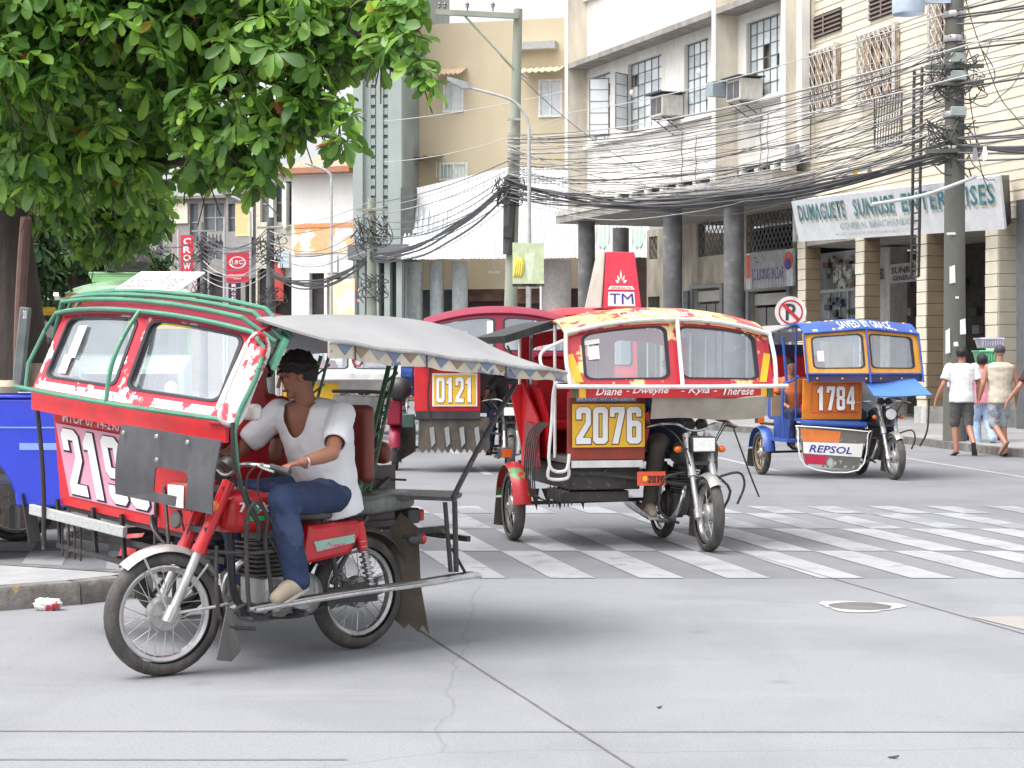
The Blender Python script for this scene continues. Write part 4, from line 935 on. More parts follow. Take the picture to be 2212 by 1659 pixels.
# ---------------------------------------------------------------- ground
conc0 = mat('concrete paving', (.24, .246, .265), .85, var=.12, scale=.9, stretch=(1, .45, 1), dirt=.45, dirtcol=(.205, .207, .215), dscale=1.0, bump=.25, bscale=45)
asph0 = mat('grey asphalt', (.165, .168, .185), .85, var=.12, scale=.7, dirt=.4, dirtcol=(.14, .14, .155), dscale=.8, bump=.4, bscale=70)
def roadmat(name, base, c2, c3, rot, speck):
    m = bpy.data.materials.new(name); m.use_nodes = True; n, l = m.node_tree.nodes, m.node_tree.links
    b = n['Principled BSDF']; b.inputs['Roughness'].default_value = .85; b.inputs['Specular IOR Level'].default_value = .3
    tc = n.new('ShaderNodeTexCoord')
    def mp(sc, ro=0.0):
        q = n.new('ShaderNodeMapping'); q.inputs['Scale'].default_value = sc; q.inputs['Rotation'].default_value = (0, 0, ro); l.new(tc.outputs['Object'], q.inputs[0]); return q.outputs[0]
    def nz(v, sc, det=6, ro=.6):
        q = n.new('ShaderNodeTexNoise'); q.inputs['Scale'].default_value = sc; q.inputs['Detail'].default_value = det; q.inputs['Roughness'].default_value = ro; l.new(v, q.inputs[0]); return q.outputs['Fac']
    def rng(v, a, c, x, y):
        q = n.new('ShaderNodeMapRange'); q.inputs[1].default_value = a; q.inputs[2].default_value = c; q.inputs[3].default_value = x; q.inputs[4].default_value = y; l.new(v, q.inputs[0]); return q.outputs[0]
    def mix(f, a, col):
        q = n.new('ShaderNodeMix'); q.data_type = 'RGBA'; l.new(f, q.inputs[0]); l.new(a, q.inputs[6]); q.inputs[7].default_value = (*col, 1); return q.outputs[2]
    c = n.new('ShaderNodeRGB'); c.outputs[0].default_value = (*base, 1); o = c.outputs[0]
    o = mix(rng(nz(mp((1, 1, 1)), .45, 4), .45, .62, 0, .8), o, c2)
    o = mix(rng(nz(mp((1, .12, 1), rot), 1.6, 5), .52, .72, 0, .55), o, c2)         # tyre polished tracks along the road
    o = mix(rng(nz(mp((.3, 1.6, 1)), 1.2, 8, .7), .56, .7, 0, .35), o, c3)            # light scuffs across
    v = n.new('ShaderNodeTexVoronoi'); v.inputs['Scale'].default_value = 1.1; l.new(mp((1, 1, 1)), v.inputs[0])
    o = mix(rng(v.outputs['Distance'], .015, .09, .35, 0), o, (base[0] * .45, base[1] * .45, base[2] * .45))    # oil drips
    wv = n.new('ShaderNodeTexVoronoi'); wv.feature = 'DISTANCE_TO_EDGE'; wv.inputs['Scale'].default_value = .28
    wa = n.new('ShaderNodeMix'); wa.data_type = 'VECTOR'; wa.inputs[0].default_value = .12
    ns = n.new('ShaderNodeTexNoise'); ns.inputs['Scale'].default_value = 2.5; ns.inputs['Detail'].default_value = 6; l.new(tc.outputs['Object'], ns.inputs[0])
    l.new(tc.outputs['Object'], wa.inputs[4]); l.new(ns.outputs['Color'], wa.inputs[5]); l.new(wa.outputs[1], wv.inputs[0])
    o = mix(rng(wv.outputs['Distance'], .0008, .0026, speck * .4, 0), o, (base[0] * .5, base[1] * .5, base[2] * .5))   # hair cracks
    o = mix(rng(nz(mp((1, 1, 1)), 70, 3, .8), .5, .72, 0, speck), o, (base[0] * .62, base[1] * .62, base[2] * .64))
    o = mix(rng(nz(mp((1, 1, 1)), 110, 2, .8), .6, .75, 0, speck), o, (base[0] * 1.5, base[1] * 1.5, base[2] * 1.5))
    l.new(o, b.inputs['Base Color'])
    bp = n.new('ShaderNodeBump'); bp.inputs['Strength'].default_value = .35; bp.inputs['Distance'].default_value = .01; l.new(nz(mp((1, 1, 1)), 60, 5), bp.inputs['Height']); l.new(bp.outputs[0], b.inputs['Normal'])
    return m
conc = roadmat('concrete road', (.25, .256, .274), (.19, .195, .211), (.31, .313, .32), .27, .8)
asph = roadmat('asphalt road', (.2, .204, .218), (.155, .159, .172), (.24, .244, .252), .11, .7)
linep = mat('road paint', (.34, .347, .36), .7, var=.12, scale=3, chip=(.24, .245, .26), chscale=3.2, chth=.57, dirt=.6, dirtcol=(.25, .255, .27), dscale=1.5)
linew = mat('worn road paint', (.3, .31, .325), .7, var=.1, scale=3, chip=(.21, .215, .235), chscale=1.6, chth=.5, dirt=.5, dirtcol=(.24, .25, .27), dscale=1.5)
def sheetz(name, poly, z, m, kind='structure', parent=None):
    b = MB(); b.add([V(x, y, z) for x, y in poly], [tuple(range(len(poly)))])
    o = b.build(name, m, parent, smooth=False)
    if kind: o['kind'] = kind
    return o
sheetz('ground', [(-400, -60), (400, -60), (400, 600), (-400, 600)], -.03, mat('dusty ground', (.3, .3, .3), .9, var=.15, scale=.3))
road = sheetz('concrete_road', [(-60, -20), (60, -20), (60, 12.53), (-60, 12.53)], 0, conc)
road2 = sheetz('asphalt_road', [(-60, 12.53), (60, 12.53), (60, 160), (-60, 160)], 0, asph)
def strip(name, a, b, wd, z, m, parent, jag=0.0):
    a, b = V(*a, z), V(*b, z); d = (b - a).normalized(); s = V(-d.y, d.x, 0) * wd / 2; k = 16
    vs = []
    for i in range(k + 1):
        p = a.lerp(b, i / k) + V(random.uniform(-jag, jag), random.uniform(-jag, jag), 0); vs += [p - s, p + s]
    return MB().add(vs, [(2 * i, 2 * i + 1, 2 * i + 3, 2 * i + 2) for i in range(k)]).build(name, m, parent, smooth=False)
jm = mat('dark joint', (.14, .135, .13), .9, var=.3, scale=12)
for a, b in (((-.75, 11.0), (1.4, 3.1)), ((-8, 7.33), (8, 7.27)), ((1.6, 15.0), (4.2, 3.6)), ((-8, 6.82), (-.6, 6.78)), ((-1.5, 12.5), (-3.5, 20)), ((3.2, 9.6), (9, 9.3))):
    strip('joint', a, b, .011, .004, jm, road, .004)
# pale patched slab at the right
sheetz('patched_slab', [(2.63, 10.62), (9, 10.62), (9, 9.6), (2.95, 9.6)], .004, mat('warm pale concrete', (.3, .275, .255), .85, var=.08, scale=2), parent=road, kind=None)
rows = [(12.53, 14.36), (14.36, 16.3), (16.3, 18.9)]
bx = lambda k, y: .268 + .607 * k - .19 * (y - 12.47)
for r, (y0, y1) in enumerate(rows):
    for k in range(-9, 17):
        o_ = 0 if r != 1 else .305
        for sub in ((y0, y1),) if r < 2 else ((16.3, 18.0), (18.0, 18.9)):
            c0, c1 = sub; oo = o_ + (.305 if r == 2 and sub[0] > 17 else 0)
            if random.random() < (.0, .04, .12)[r]: continue
            j = random.uniform(-.02, .02)
            sheetz('stripe', [(bx(k, c0) + oo + j, c0 + .002), (bx(k, c0) + oo + .30 + j, c0 + .002), (bx(k, c1) + oo + .30, c1 - .002), (bx(k, c1) + oo, c1 - .002)], .004, (linep, linep, linew)[r], parent=road2, kind=None)
for x0, y0, x1, y1, wd in ((-.3, 24.2, -.55, 26.6, .12), (3.62, 25, 3.1, 29.5, .12), (7.2, 17.5, 4.9, 40, .1), (2.9, 33, 2.4, 38, .12), (-.9, 30, -1.3, 34, .12)):
    strip('lane_line', (x0, y0), (x1, y1), wd, .004, linep, road2)
# manhole
mh = empty('manhole_cover', (2.08, 11.07, 0), 0, 'round manhole with a paint smeared rim in the concrete right of the crossing', 'manhole')
MB().lathe([(.001, .008), (.17, .008), (.175, .006), (.18, .002)], Matrix.Identity(4), 32).build('lid', mat('dull iron', (.17, .165, .165), .6, .3, dirt=.4), mh)
def mring():
    vs = []; n = 36
    for i in range(n):
        a = 2 * math.pi * i / n; q = 1.0 + .18 * math.sin(a * 3 + 1) + random.uniform(-.05, .07)
        vs += [V(.185 * math.cos(a), .185 * math.sin(a), .005), V(.235 * q * math.cos(a), .25 * q * math.sin(a), .004)]
    return MB().add(vs, [(2 * i, 2 * i + 1, (2 * i + 3) % (2 * n), (2 * i + 2) % (2 * n)) for i in range(n)])
mring().build('rim', mat('pale smear', (.4, .41, .42), .8, chip=(.26, .265, .28), chscale=9), mh)
for (px, py, sz, lab) in ((1425, 1530, .012, 'tiny dark bit of litter on the concrete in the middle foreground'), (1930, 1638, .022, 'small dark scrap of litter near the bottom right edge of the road')):
    g = G(px, py)
    o = MB().plate([V(-sz, -.008, .008), V(sz * .2, -.01, .004), V(sz, 0, .012), V(0, .008, .006)], .004).build('litter', M['black']); o.location = g; tag(o, lab, 'litter')
# kerbed island on the left
isl = [(-3.2, 10.78), (-2.62, 11.2), (-2.36, 11.5), (-2.3, 11.75), (-2.45, 11.85), (-3.4, 12.35), (-12, 14.8), (-14, 3.4)]
kerbm = mat('stained kerb concrete', (.19, .18, .17), .9, var=.25, scale=5, chip=(.34, .25, .08), chscale=3.5, chth=.62, dirt=.9, dirtcol=(.07, .065, .06), dscale=3, bump=.5, bscale=25)
b = MB().add([V(x, y, .13) for x, y in isl], [tuple(range(len(isl)))]); b.build('pavement_island', mat('worn pavement', (.33, .33, .34), .9, var=.15, scale=2, dirt=.4, dirtcol=(.2, .2, .2), bump=.3, bscale=40), smooth=False)['kind'] = 'structure'
k = MB(); n = len(isl)
for i in range(n):
    a, c = isl[i], isl[(i + 1) % n]
    for j in range(8):
        p = V(*a, 0).lerp(V(*c, 0), j / 8); q = V(*a, 0).lerp(V(*c, 0), (j + 1) / 8)
        nn = V((c[1] - a[1]), -(c[0] - a[0]), 0).normalized()
        nn = nn * -1
        if (V(-6, 10, 0) - p).dot(nn) > 0: nn = nn * -1
        k.add([p + nn * .03, q + nn * .03, q + nn * .02 + V(0, 0, .11), p + nn * .02 + V(0, 0, .11), p + V(0, 0, .134), q + V(0, 0, .134), q - nn * .14 + V(0, 0, .134), p - nn * .14 + V(0, 0, .134)], [(0, 1, 2, 3), (3, 2, 5, 4), (4, 5, 6, 7)])
k.build('kerb', kerbm)['kind'] = 'structure'
def crumple():
    b = MB(); n = 14
    return b.ell((0, 0, .03), .085, .05, .04, n=12, k=7)
lt = crumple()
lt.v = [tuple(V(*p) * (1 + .35 * noise.noise(V(*p) * 40))) for p in lt.v]
o = lt.build('litter', mat('crumpled white and red wrapper', (.75, .72, .72), .5, chip=(.6, .05, .08), chscale=14, chth=.55), smooth=False); o.location = G(102, 1318)
tag(o, 'crumpled white and red wrapper lying against the kerb', 'litter')
# far pavement under the arcade
pv = [(-2.5, 66), (4.5, 40.3), (7.16, 33.9), (7.75, 29.5), (8.4, 27), (10.2, 25), (14, 24), (60, 24), (60, 120), (-2.5, 120)]
pm_ = mat('arcade pavement', (.3, .295, .3), .85, var=.15, scale=.8, dirt=.5, dirtcol=(.18, .175, .18), dscale=1)
bb = MB().add([V(x, y, .12) for x, y in pv], [tuple(range(len(pv)))]); bb.build('pavement', pm_, smooth=False)['kind'] = 'structure'
kk = MB()
for i in range(len(pv) - 4):
    a, c = V(*pv[i], 0), V(*pv[i + 1], 0)
    if i == 7: continue
    d = (c - a).normalized(); nn = V(-d.y, d.x, 0); 
    if nn.dot(V(-1, -1, 0)) < 0: nn = nn * -1
    kk.add([a + nn * .02, c + nn * .02, c + nn * .02 + V(0, 0, .125), a + nn * .02 + V(0, 0, .125), c - nn * .15 + V(0, 0, .126), a - nn * .15 + V(0, 0, .126)], [(0, 1, 2, 3), (3, 2, 4, 5)])
kk.build('kerb', kerbm)['kind'] = 'structure'

# ---------------------------------------------------------------- facades
class Fac:
    """a building face: u runs to the right in the picture, w points out of the wall"""
    def __init__(s, name, label, cat, a, b):
        s.o = V((a[0] - 1106) / CF * a[1], a[1], 0); e = V((b[0] - 1106) / CF * b[1], b[1], 0)
        s.L = (e - s.o).length; s.u = (e - s.o).normalized(); s.w = V(s.u.y, -s.u.x, 0)
        s.E = empty(name, s.o, math.atan2(s.u.y, s.u.x), label, cat) if name else None
    def uz(s, px, py, w=0.0):
        r = V((px - 1106) / CF, 1, 0); t = (w + s.o.dot(s.w)) / r.dot(s.w)
        return (r * t - s.o).dot(s.u), CH + (787 - py) / CF * t
    def U(s, px, w=0.0): return s.uz(px, 700, w)[0]
    def Z(s, px, py, w=0.0): return s.uz(px, py, w)[1]
    def box(s, name, m, u0, u1, z0, z1, w0, w1, parent=None, bevel=0.0):
        return MB().box(u0, u1, -w1, -w0, z0, z1).build(name, m, parent or s.E, smooth=False, bevel=bevel)
    def rect(s, name, m, px0, py0, px1, py1, w0, w1, parent=None):
        u0, z1 = s.uz(px0, py0, w1); u1, z0 = s.uz(px1, py1, w1)
        return s.box(name, m, u0, u1, z0, z1, w0, w1, parent)
    def quad(s, px0, py0, px1, py1, w):
        u0, z1 = s.uz(px0, py0, w); u1, z0 = s.uz(px1, py1, w)
        return [V(u0, -w, z0), V(u1, -w, z0), V(u1, -w, z1), V(u0, -w, z1)]
def wallholes(F, name, m, u0, u1, z0, z1, w0, w1, holes, parent=None):
    """wall with rectangular openings: holes = [(ua, ub, za, zb)]"""
    b = MB(); us = sorted({u0, u1, *[h[0] for h in holes], *[h[1] for h in holes]}); 
    for a, c in zip(us, us[1:]):
        mid = (a + c) / 2; hs = sorted([h for h in holes if h[0] < mid < h[1]], key=lambda h: h[2]); z = z0
        for h in hs: b.box(a, c, -w1, -w0, z, h[2]); z = h[3]
        b.box(a, c, -w1, -w0, z, z1)
    return b.build(name, m, parent or F.E, smooth=False)
def leansweep(): pass
wallw = mat('bright white wall', (.74, .72, .68), .85, var=.07, scale=1.2, dirt=.6, dirtcol=(.45, .42, .36), dscale=.9, dth=.56, stretch=(1, 1, .6), bump=.1, bscale=20)
wallb = mat('beige plaster', (.74, .68, .57), .85, var=.07, scale=1, dirt=.65, dirtcol=(.4, .35, .27), dscale=1.1, dth=.52)
slabm = mat('stained grey slab', (.33, .31, .28), .9, var=.2, scale=3, dirt=.7, dirtcol=(.17, .16, .15), dscale=1.6, dth=.5)
dirtyw = mat('grimy ground floor wall', (.52, .47, .37), .9, var=.12, scale=.8, dirt=.8, dirtcol=(.12, .11, .1), dscale=.8, dth=.5)
colm = mat('weathered grey column', (.14, .14, .145), .85, var=.3, scale=3, chip=(.24, .24, .235), chscale=3, chth=.62, dirt=.6, dirtcol=(.07, .07, .07), dscale=1.5, bump=.2, bscale=20)
glassp = mat('sky toned window pane', (.56, .62, .64), .12, var=.12, rnd=.25, coat=.3)  # pale tone paints the reflected sky into the panes
glasso = mat('white opaque pane', (.7, .73, .74), .2, var=.05, rnd=.1)
steel = mat('grey steel frame', (.16, .17, .18), .6, dirt=.4)
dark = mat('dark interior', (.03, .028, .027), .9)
acm = mat('cream metal casing', (.55, .54, .5), .5, dirt=.5, dirtcol=(.3, .28, .24), dscale=6)

W_ = Fac('arcade_building', 'white three storey building with grey fins, steel windows and round arcade columns', 'building', (1222, 60.8), (1987, 42.1))
F = W_
uA = F.U(1224, .62); uF2 = F.U(1536, .7); uF3 = F.U(1688, .32); uE = uF3 + .45; uS = uA
zT = 19.0
zs = F.Z(1222, 152, .62); zsill = F.Z(1256, 316, .1); zcan = F.Z(1205, 458, .75); zvent = F.Z(1262, 436, 0)
# windows: (px left, px right, top py, bottom py)
wins = []
for (a, b_, t, bt) in ((1279, 1318, 160, 298), (1356, 1429, 135, 277), (1478, 1530, 0, 0), (1612, 1684, 0, 0)):
    wins.append((F.U(a), F.U(b_)))
zw0, zw1 = zsill + .08, zs - .28
holes = [(a, b_, zw0, zw1) for a, b_ in wins]
zs3 = zs + 2.3
holes3 = [(a, b_, zs3 + .1, zs3 + 2.3) for a, b_ in wins]
wallholes(F, 'wall', wallw, uS + .2, uE, zvent, zT, -.25, 0, holes + holes3)
F.box('back_wall', wallb, uS, uE, zcan - .3, zT, -9, -.3)
# end wall facing left is part of the block above; fins
for i, u in enumerate((uA, uF2, uF3)):
    fw_ = .65 if i < 2 else .3
    F.box('fin', wallb, u, u + .2, zcan, zT, 0, fw_)
    F.box('fin_edge', wallw, u - .01, u + .21, zcan + .002, zT, fw_, fw_ + .03)
for a, b_ in ((uA + .2, uF2), (uF2 + .2, uF3)):
    sl_ = F.box('sunshade_slab', slabm, a, b_, zs, zs + .16, 0, .67)
    F.box('upper_ledge', wallw, a, b_, zs3 - .12, zs3, 0, .12)
    F.box('window_ledge', wallw, a, b_, zsill - .12, zsill, 0, .14)
def steelwin(F, u0, u1, z0, z1, nx, nz, openl=False, par=None):
    fr = MB(); t = .035; d0, d1 = .12, .16
    fr.box(u0, u1, d0, d1, z0, z0 + t).box(u0, u1, d0, d1, z1 - t, z1).box(u0, u0 + t, d0, d1, z0 + t, z1 - t).box(u1 - t, u1, d0, d1, z0 + t, z1 - t)
    for i in range(1, nx): x = u0 + (u1 - u0) * i / nx; fr.box(x - .014, x + .014, d0, d1, z0 + t, z1 - t)
    for j in range(1, nz): z = z0 + (z1 - z0) * j / nz; fr.box(u0 + t, u1 - t, d0 + .004, d1 - .004, z - .012, z + .012)
    wo = fr.build('window', steel, par or F.E, smooth=False)
    pw, ph = (u1 - u0) / nx, (z1 - z0) / nz
    me = MB().box(-pw / 2 + .012, pw / 2 - .012, 0, .008, -ph / 2 + .012, ph / 2 - .012).mesh('pane', glassp, False)
    me2 = MB().box(-pw / 2 + .012, pw / 2 - .012, 0, .008, -ph / 2 + .012, ph / 2 - .012).mesh('pane', glasso, False)
    for i in range(nx):
        for j in range(nz):
            if random.random() < .05: continue
            inst('pane', me if random.random() < .8 else me2, wo, (u0 + (i + .5) * pw, .14, z0 + (j + .5) * ph), (random.uniform(-.01, .01), 0, random.uniform(-.012, .012)))
    return wo
for k, (a, b_) in enumerate(wins):
    wo = steelwin(F, a, b_, zw0, zw1, (2, 5, 4, 5)[k], 6)
    if k < 2:     # casement standing open
        h, wd = (zw1 - zw0) * (.88 if k == 0 else .84), .62
        hx = b_ - .03 if k == 0 else a + .03; ang = R(-118) if k == 0 else R(-62)
        cs = MB(); cs.box(0, wd, -.015, .015, 0, .03).box(0, wd, -.015, .015, h - .03, h).box(0, .03, -.015, .015, .03, h - .03).box(wd - .03, wd, -.015, .015, .03, h - .03)
        for j in range(1, 5): cs.box(.03, wd - .03, -.012, .012, h * j / 5 - .01, h * j / 5 + .01)
        c = cs.build('casement', steel, F.E, smooth=False); c.location = (hx, -.02, zw0 + .03); c.rotation_euler = (0, 0, ang)
        me = MB().box(0, wd - .07, -.004, .004, 0, h / 5 - .02).mesh('pane', glasso, False)
        for j in range(5): inst('pane', me, c, (.035, 0, h * j / 5 + .012))
    steelwin(F, a, b_, zs3 + .1, zs3 + 2.3, 4, 6)
# vent openings and canopy
for a, b_, n in ((uA + .4, uF2 - .15, 9), (uF2 + .45, uF3 - .1, 3)):
    F.box('vent_recess', dark, a, b_, zvent - .3, zvent - .003, -.2, -.12)
    st = (b_ - a) / n
    for i in range(n + 1): F.box('vent_block', wallw, a + i * st - .1, a + i * st + .1, zvent - .32, zvent - .002, -.12, .05)
F.box('canopy', slabm, uA - .35, uE, zcan - .38, zcan - .002, -3.4, .85)
F.box('canopy_edge', mat('pale stained fascia', (.5, .48, .44), .85, var=.15, dirt=.6, dirtcol=(.2, .19, .18)), uA - .36, uF2, zcan - .16, zcan + .0, .85, .88)
for px in (1267, 1341, 1453, 1585):
    u = F.U(px, .3) if px != 1341 else F.U(px, -1.9)
    MB().lathe([(.27, .12), (.27, zcan - .38)], Matrix.Translation((u, -.3 if px != 1341 else 1.9, 0)), 24).build('column', colm, F.E)
uR = F.U(1397, -3.2)
gd = []
def gpx(px, w=-3.2): return F.U(px, w)
gz = lambda px, py: F.Z(px, py, -3.2)
gh = [(gpx(1402), gpx(1420), gz(1450, 555), gz(1450, 505)), (gpx(1508), gpx(1565), gz(1530, 553), gz(1530, 480)), (gpx(1500), gpx(1560), .14, gz(1530, 622)), (gpx(1622), gpx(1705), .14, gz(1650, 628)), (gpx(1612), gpx(1712), gz(1650, 545), gz(1650, 455)), (gpx(1400), gpx(1425), .14, gz(1420, 640))]
uQ = F.U(1745, -3.2)
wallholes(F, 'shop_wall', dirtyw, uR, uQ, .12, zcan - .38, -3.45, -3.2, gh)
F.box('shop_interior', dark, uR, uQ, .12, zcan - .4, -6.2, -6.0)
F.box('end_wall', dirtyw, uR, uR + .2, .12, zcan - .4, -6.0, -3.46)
for h in (gh[0], gh[1], gh[4]):
    g = MB(); a, c, z0, z1 = h; nn = max(2, int((c - a) / .22)); st = (c - a) / nn; mz = max(2, int((z1 - z0) / .3)); sz = (z1 - z0) / mz
    for i in range(nn):
        for j in range(mz):
            x, z = a + i * st, z0 + j * sz
            g.bar((x, 3.25, z), (x + st, 3.25, z + sz), .025, .025, (0, 1, 0)).bar((x + st, 3.25, z), (x, 3.25, z + sz), .025, .025, (0, 1, 0))
    g.build('window_grille', mat('grey grille paint', (.2, .2, .2), .6), F.E, smooth=False)
for (a, c, z0, z1) in (gh[2], gh[3]):
    F.box('door_frame', mat('grey door frame', (.25, .26, .27), .6), a - .15, a, z0, z1 + .1, -3.2, -3.1); F.box('door_frame', MATS['grey door frame'], c, c + .15, z0, z1 + .1, -3.2, -3.1); F.box('door_frame', MATS['grey door frame'], a, c, z1, z1 + .1, -3.2, -3.1)
    for i in range(3): F.box('door_panel', mat('dusty door glass', (.2, .2, .19), .3), a + .05 + (c - a) * i / 3, a - .03 + (c - a) * (i + 1) / 3, z0, z1 - .5, -3.34, -3.3)
    F.box('fanlight', mat('pale fanlight', (.4, .4, .38), .4), a + .05, c - .05, z1 - .42, z1 - .08, -3.34, -3.3)
for px in (1497, 1612): F.box('stone_jamb', mat('blue grey stone blocks', (.13, .14, .16), .8, var=.3, scale=6), gpx(px) - .3, gpx(px), .12, gz(px, 628), -3.2, -3.0)
# pipes, hanging service wires and stains gear on the facade
for px in (1540, 1700, 1262):
    u = F.U(px, .05); MB().tube([(u, -.06, zcan), (u, -.06, 18.5)], .035, 8, caps=False).build('drain_pipe', mat('grey drain pipe', (.4, .4, .38), .6, dirt=.5), F.E)
for px, pyt, pyb in ((1470, 275, 410), (1640, 235, 390), (1655, 240, 395), (1500, 290, 405)):
    u, zt_ = F.uz(px, pyt, .1); zb2 = F.Z(px, pyb, .1)
    MB().tube([(u + .04 * math.sin(i * 1.3), -.06, zt_ + (zb2 - zt_) * i / 11) for i in range(12)], .014, 5).build('service_wire', steel, F.E)
for px, py in ((1510, 155), (1365, 200)):
    u, z_ = F.uz(px, py, .35); MB().ell((u, -.35, z_ - .0), .07, .07, .09).build('soffit_lamp', M['white'], F.E)
for px, py in ((1715, 330), (1700, 290)):
    u, z_ = F.uz(px, py, .2); MB().box(u - .12, u + .12, -.24, -.1, z_ - .3, z_ + .2).build('meter_box', mat('dull metal box', (.3, .31, .32), .6, dirt=.5), F.E, bevel=.01)
# shop sign in the arcade
sg = Fac('shop_sign', 'white shop sign with blue lettering above the door under the arcade', 'sign', (1222, 60.8), (1987, 42.1))
q = sg.quad(1612, 548, 1713, 617, -2.6)
MB().plate([p for p in q], .08).build('sign_board', mat('pale sign board', (.6, .62, .66), .5, dirt=.3), sg.E)
bl_ = mat('navy sign ink', (.04, .05, .3), .5); rd_ = mat('orange red sign ink', (.7, .1, .05), .5)
text('lettering', 'JC LIONG BAZAR', bl_, sg.E, quadmap(*q), (.13, .12, .82, .55), bold=.02)
text('lettering', 'YKL', bl_, sg.E, quadmap(*q), (.15, .7, .27, .88), bold=.03)
MB().plate([quadmap(*q, off=.01)(u, v) for u, v in ((.01, .3), (.11, .3), (.11, .95), (.01, .95))], .004).build('sign_end', rd_, sg.E)
MB().lathe([(.001, .01), (.25, 0)], Matrix.Translation(quadmap(*q, off=.02)(.91, .68)) @ Matrix.Rotation(R(90), 4, 'X'), 20).build('sign_emblem', rd_, sg.E)
MB().lathe([(.001, .012), (.16, 0)], Matrix.Translation(quadmap(*q, off=.04)(.91, .6)) @ Matrix.Rotation(R(90), 4, 'X'), 20).build('sign_emblem', bl_, sg.E)
for i in range(22):
    p = quadmap(*q, off=.03); MB().tube([p(.12 + .035 * i, -.05), p(.12 + .035 * i, 1.02)], .012, 5).build('sign_grille_bar', M['alu'], sg.E)
# air conditioners
def aircon(label, px, py, sc, hood):
    u, z = W_.uz(px, py, 0)
    A = empty('air_conditioner', W_.o + W_.u * u + W_.w * .0, math.atan2(W_.u.y, W_.u.x), label, 'air conditioner', 'air conditioners on the white facade')
    def at(b): b.v = [(x * sc, y, zz * sc + z) for x, y, zz in b.v]; return b
    body = at(MB().box(-.42, .42, -.72, -.06, -.3, .3)).build('casing', acm, A, bevel=.015)
    at(MB().box(-.32, -.02, -.735, -.722, -.22, .22)).build('grille', mat('dark vent', (.1, .1, .11), .7), body)
    at(MB().box(.04, .32, -.735, -.722, -.22, .22)).build('grille', MATS['dark vent'], body)
    s_ = MB()
    for i in range(7): s_.box(-.425, -.42, -.62 + i * .07, -.58 + i * .07, -.2, .2)
    at(s_).build('side_louvre', MATS['dark vent'], body)
    at(MB().box(-.5, .5, -.85, -.02, .34, .37)).build('cover_sheet', mat('dark roofing scrap', (.07, .07, .07), .8), A)
    br = MB()
    for x in (-.3, .3): br.bar((x, -.7, -.34), (x, 0, -.34), .03, .03).bar((x, -.66, -.34), (x, -.02, -.75), .025, .025)
    at(br).build('bracket', M['blacksteel'], A)
    if hood: at(MB().box(-.85, -.45, -1.1, -.3, -.1, .3)).build('drip_box', mat('blue grey tin', (.3, .36, .4), .4, .3), A)
    return A
aircon('window air conditioner on brackets between the third and fourth steel windows', 1466, 232, 1.0, False)
aircon('upper air conditioner with a blue grey tin box, right of the beige fin', 1636, 198, .95, True)

# ---- siding building
Rb = Fac('siding_building', 'cream building with horizontal board siding and blocky shop pillars, behind the big utility pole', 'building', (1722, 48.1), (1987, 42.1))
F = Rb
u0, u1 = .0, F.L + 9.5
zc2 = F.Z(1722, 505, 0)
side = mat('cream siding paint', (.62, .57, .47), .75, var=.05, scale=2, rnd=.06, dirt=.35, dirtcol=(.42, .36, .25), dscale=1.2, dth=.55)
F.box('upper_wall', wallb, u0, u1, zc2 - .1, 16, -.3, -.03)
F.box('grey_strip', mat('grey painted strip', (.48, .5, .52), .8, dirt=.3), u0 - .1, u0 + .02, zc2 - .2, 16, -.3, .08)
nb = 46; hb = .215
for i in range(nb):
    z = zc2 + i * hb
    me = MB(); n = 1
    me.add([V(u0 + .02, .03, 0), V(u1, .03, 0), V(u1, -.02, 0), V(u0 + .02, -.02, 0), V(u0 + .02, .03, hb), V(u1, .03, hb), V(u1, -.004, hb), V(u0 + .02, -.004, hb)],
           [(0, 3, 2, 1), (4, 5, 6, 7), (3, 7, 6, 2), (0, 1, 5, 4), (1, 2, 6, 5), (0, 4, 7, 3)])
    b_ = me.build('siding_board', side, F.E, smooth=False); b_.location = (0, 0, z)
F.box('ceiling', slabm, u0, u1, zc2 - .35, zc2 - .11, -3.6, -.02)
# ground floor pillars of stacked blocks
blk = mat('shaded tan pillar block', (.2, .155, .1), .85, var=.12, scale=3, rnd=.12, dirt=.5, dirtcol=(.2, .15, .1), dscale=2)  # darker tan paints the shade on the pillars' near faces
blkw = mat('cream pillar block', (.6, .56, .46), .8, var=.06, scale=3, rnd=.06, dirt=.3, dirtcol=(.4, .33, .22), dscale=2)
cells = []
for (pa, pb, dp, front) in ((1741, 1766, .42, 0), (1868, 1893, .42, 0), (2003, 2037, .5, 0), (2158, 2192, .5, 1)):
    ua = F.U(pa, 0)
    wd = .45 if not front else .5
    z = .12; i = 0
    fm_ = blkw
    while z < zc2 - .2:
        h = .27
        mm = blk if not front else blkw
        wj = random.uniform(-.012, .012)
        b_ = MB().box(ua - wd, ua, .0 + wj, dp, z + .004, z + h - .004)
        o = b_.build('pillar_block', mm, F.E, smooth=False, bevel=.009)
        b_ = MB().box(ua - wd + .01, ua - .012, -.022 + wj, -.002 + wj, z + .008, z + h - .008).build('facing_block', blkw, F.E, smooth=False)
        z += h
    F.box('pillar_core', mat('dark mortar', (.15, .13, .1), .9), ua - wd + .03, ua - .03, .12, zc2 - .12, -dp + .03, -.03)
    F.box('plinth', mat('white washed plinth', (.5, .5, .48), .8, dirt=.5), ua - wd - .03, ua + .06, .12, .5, -dp - .05, .06)
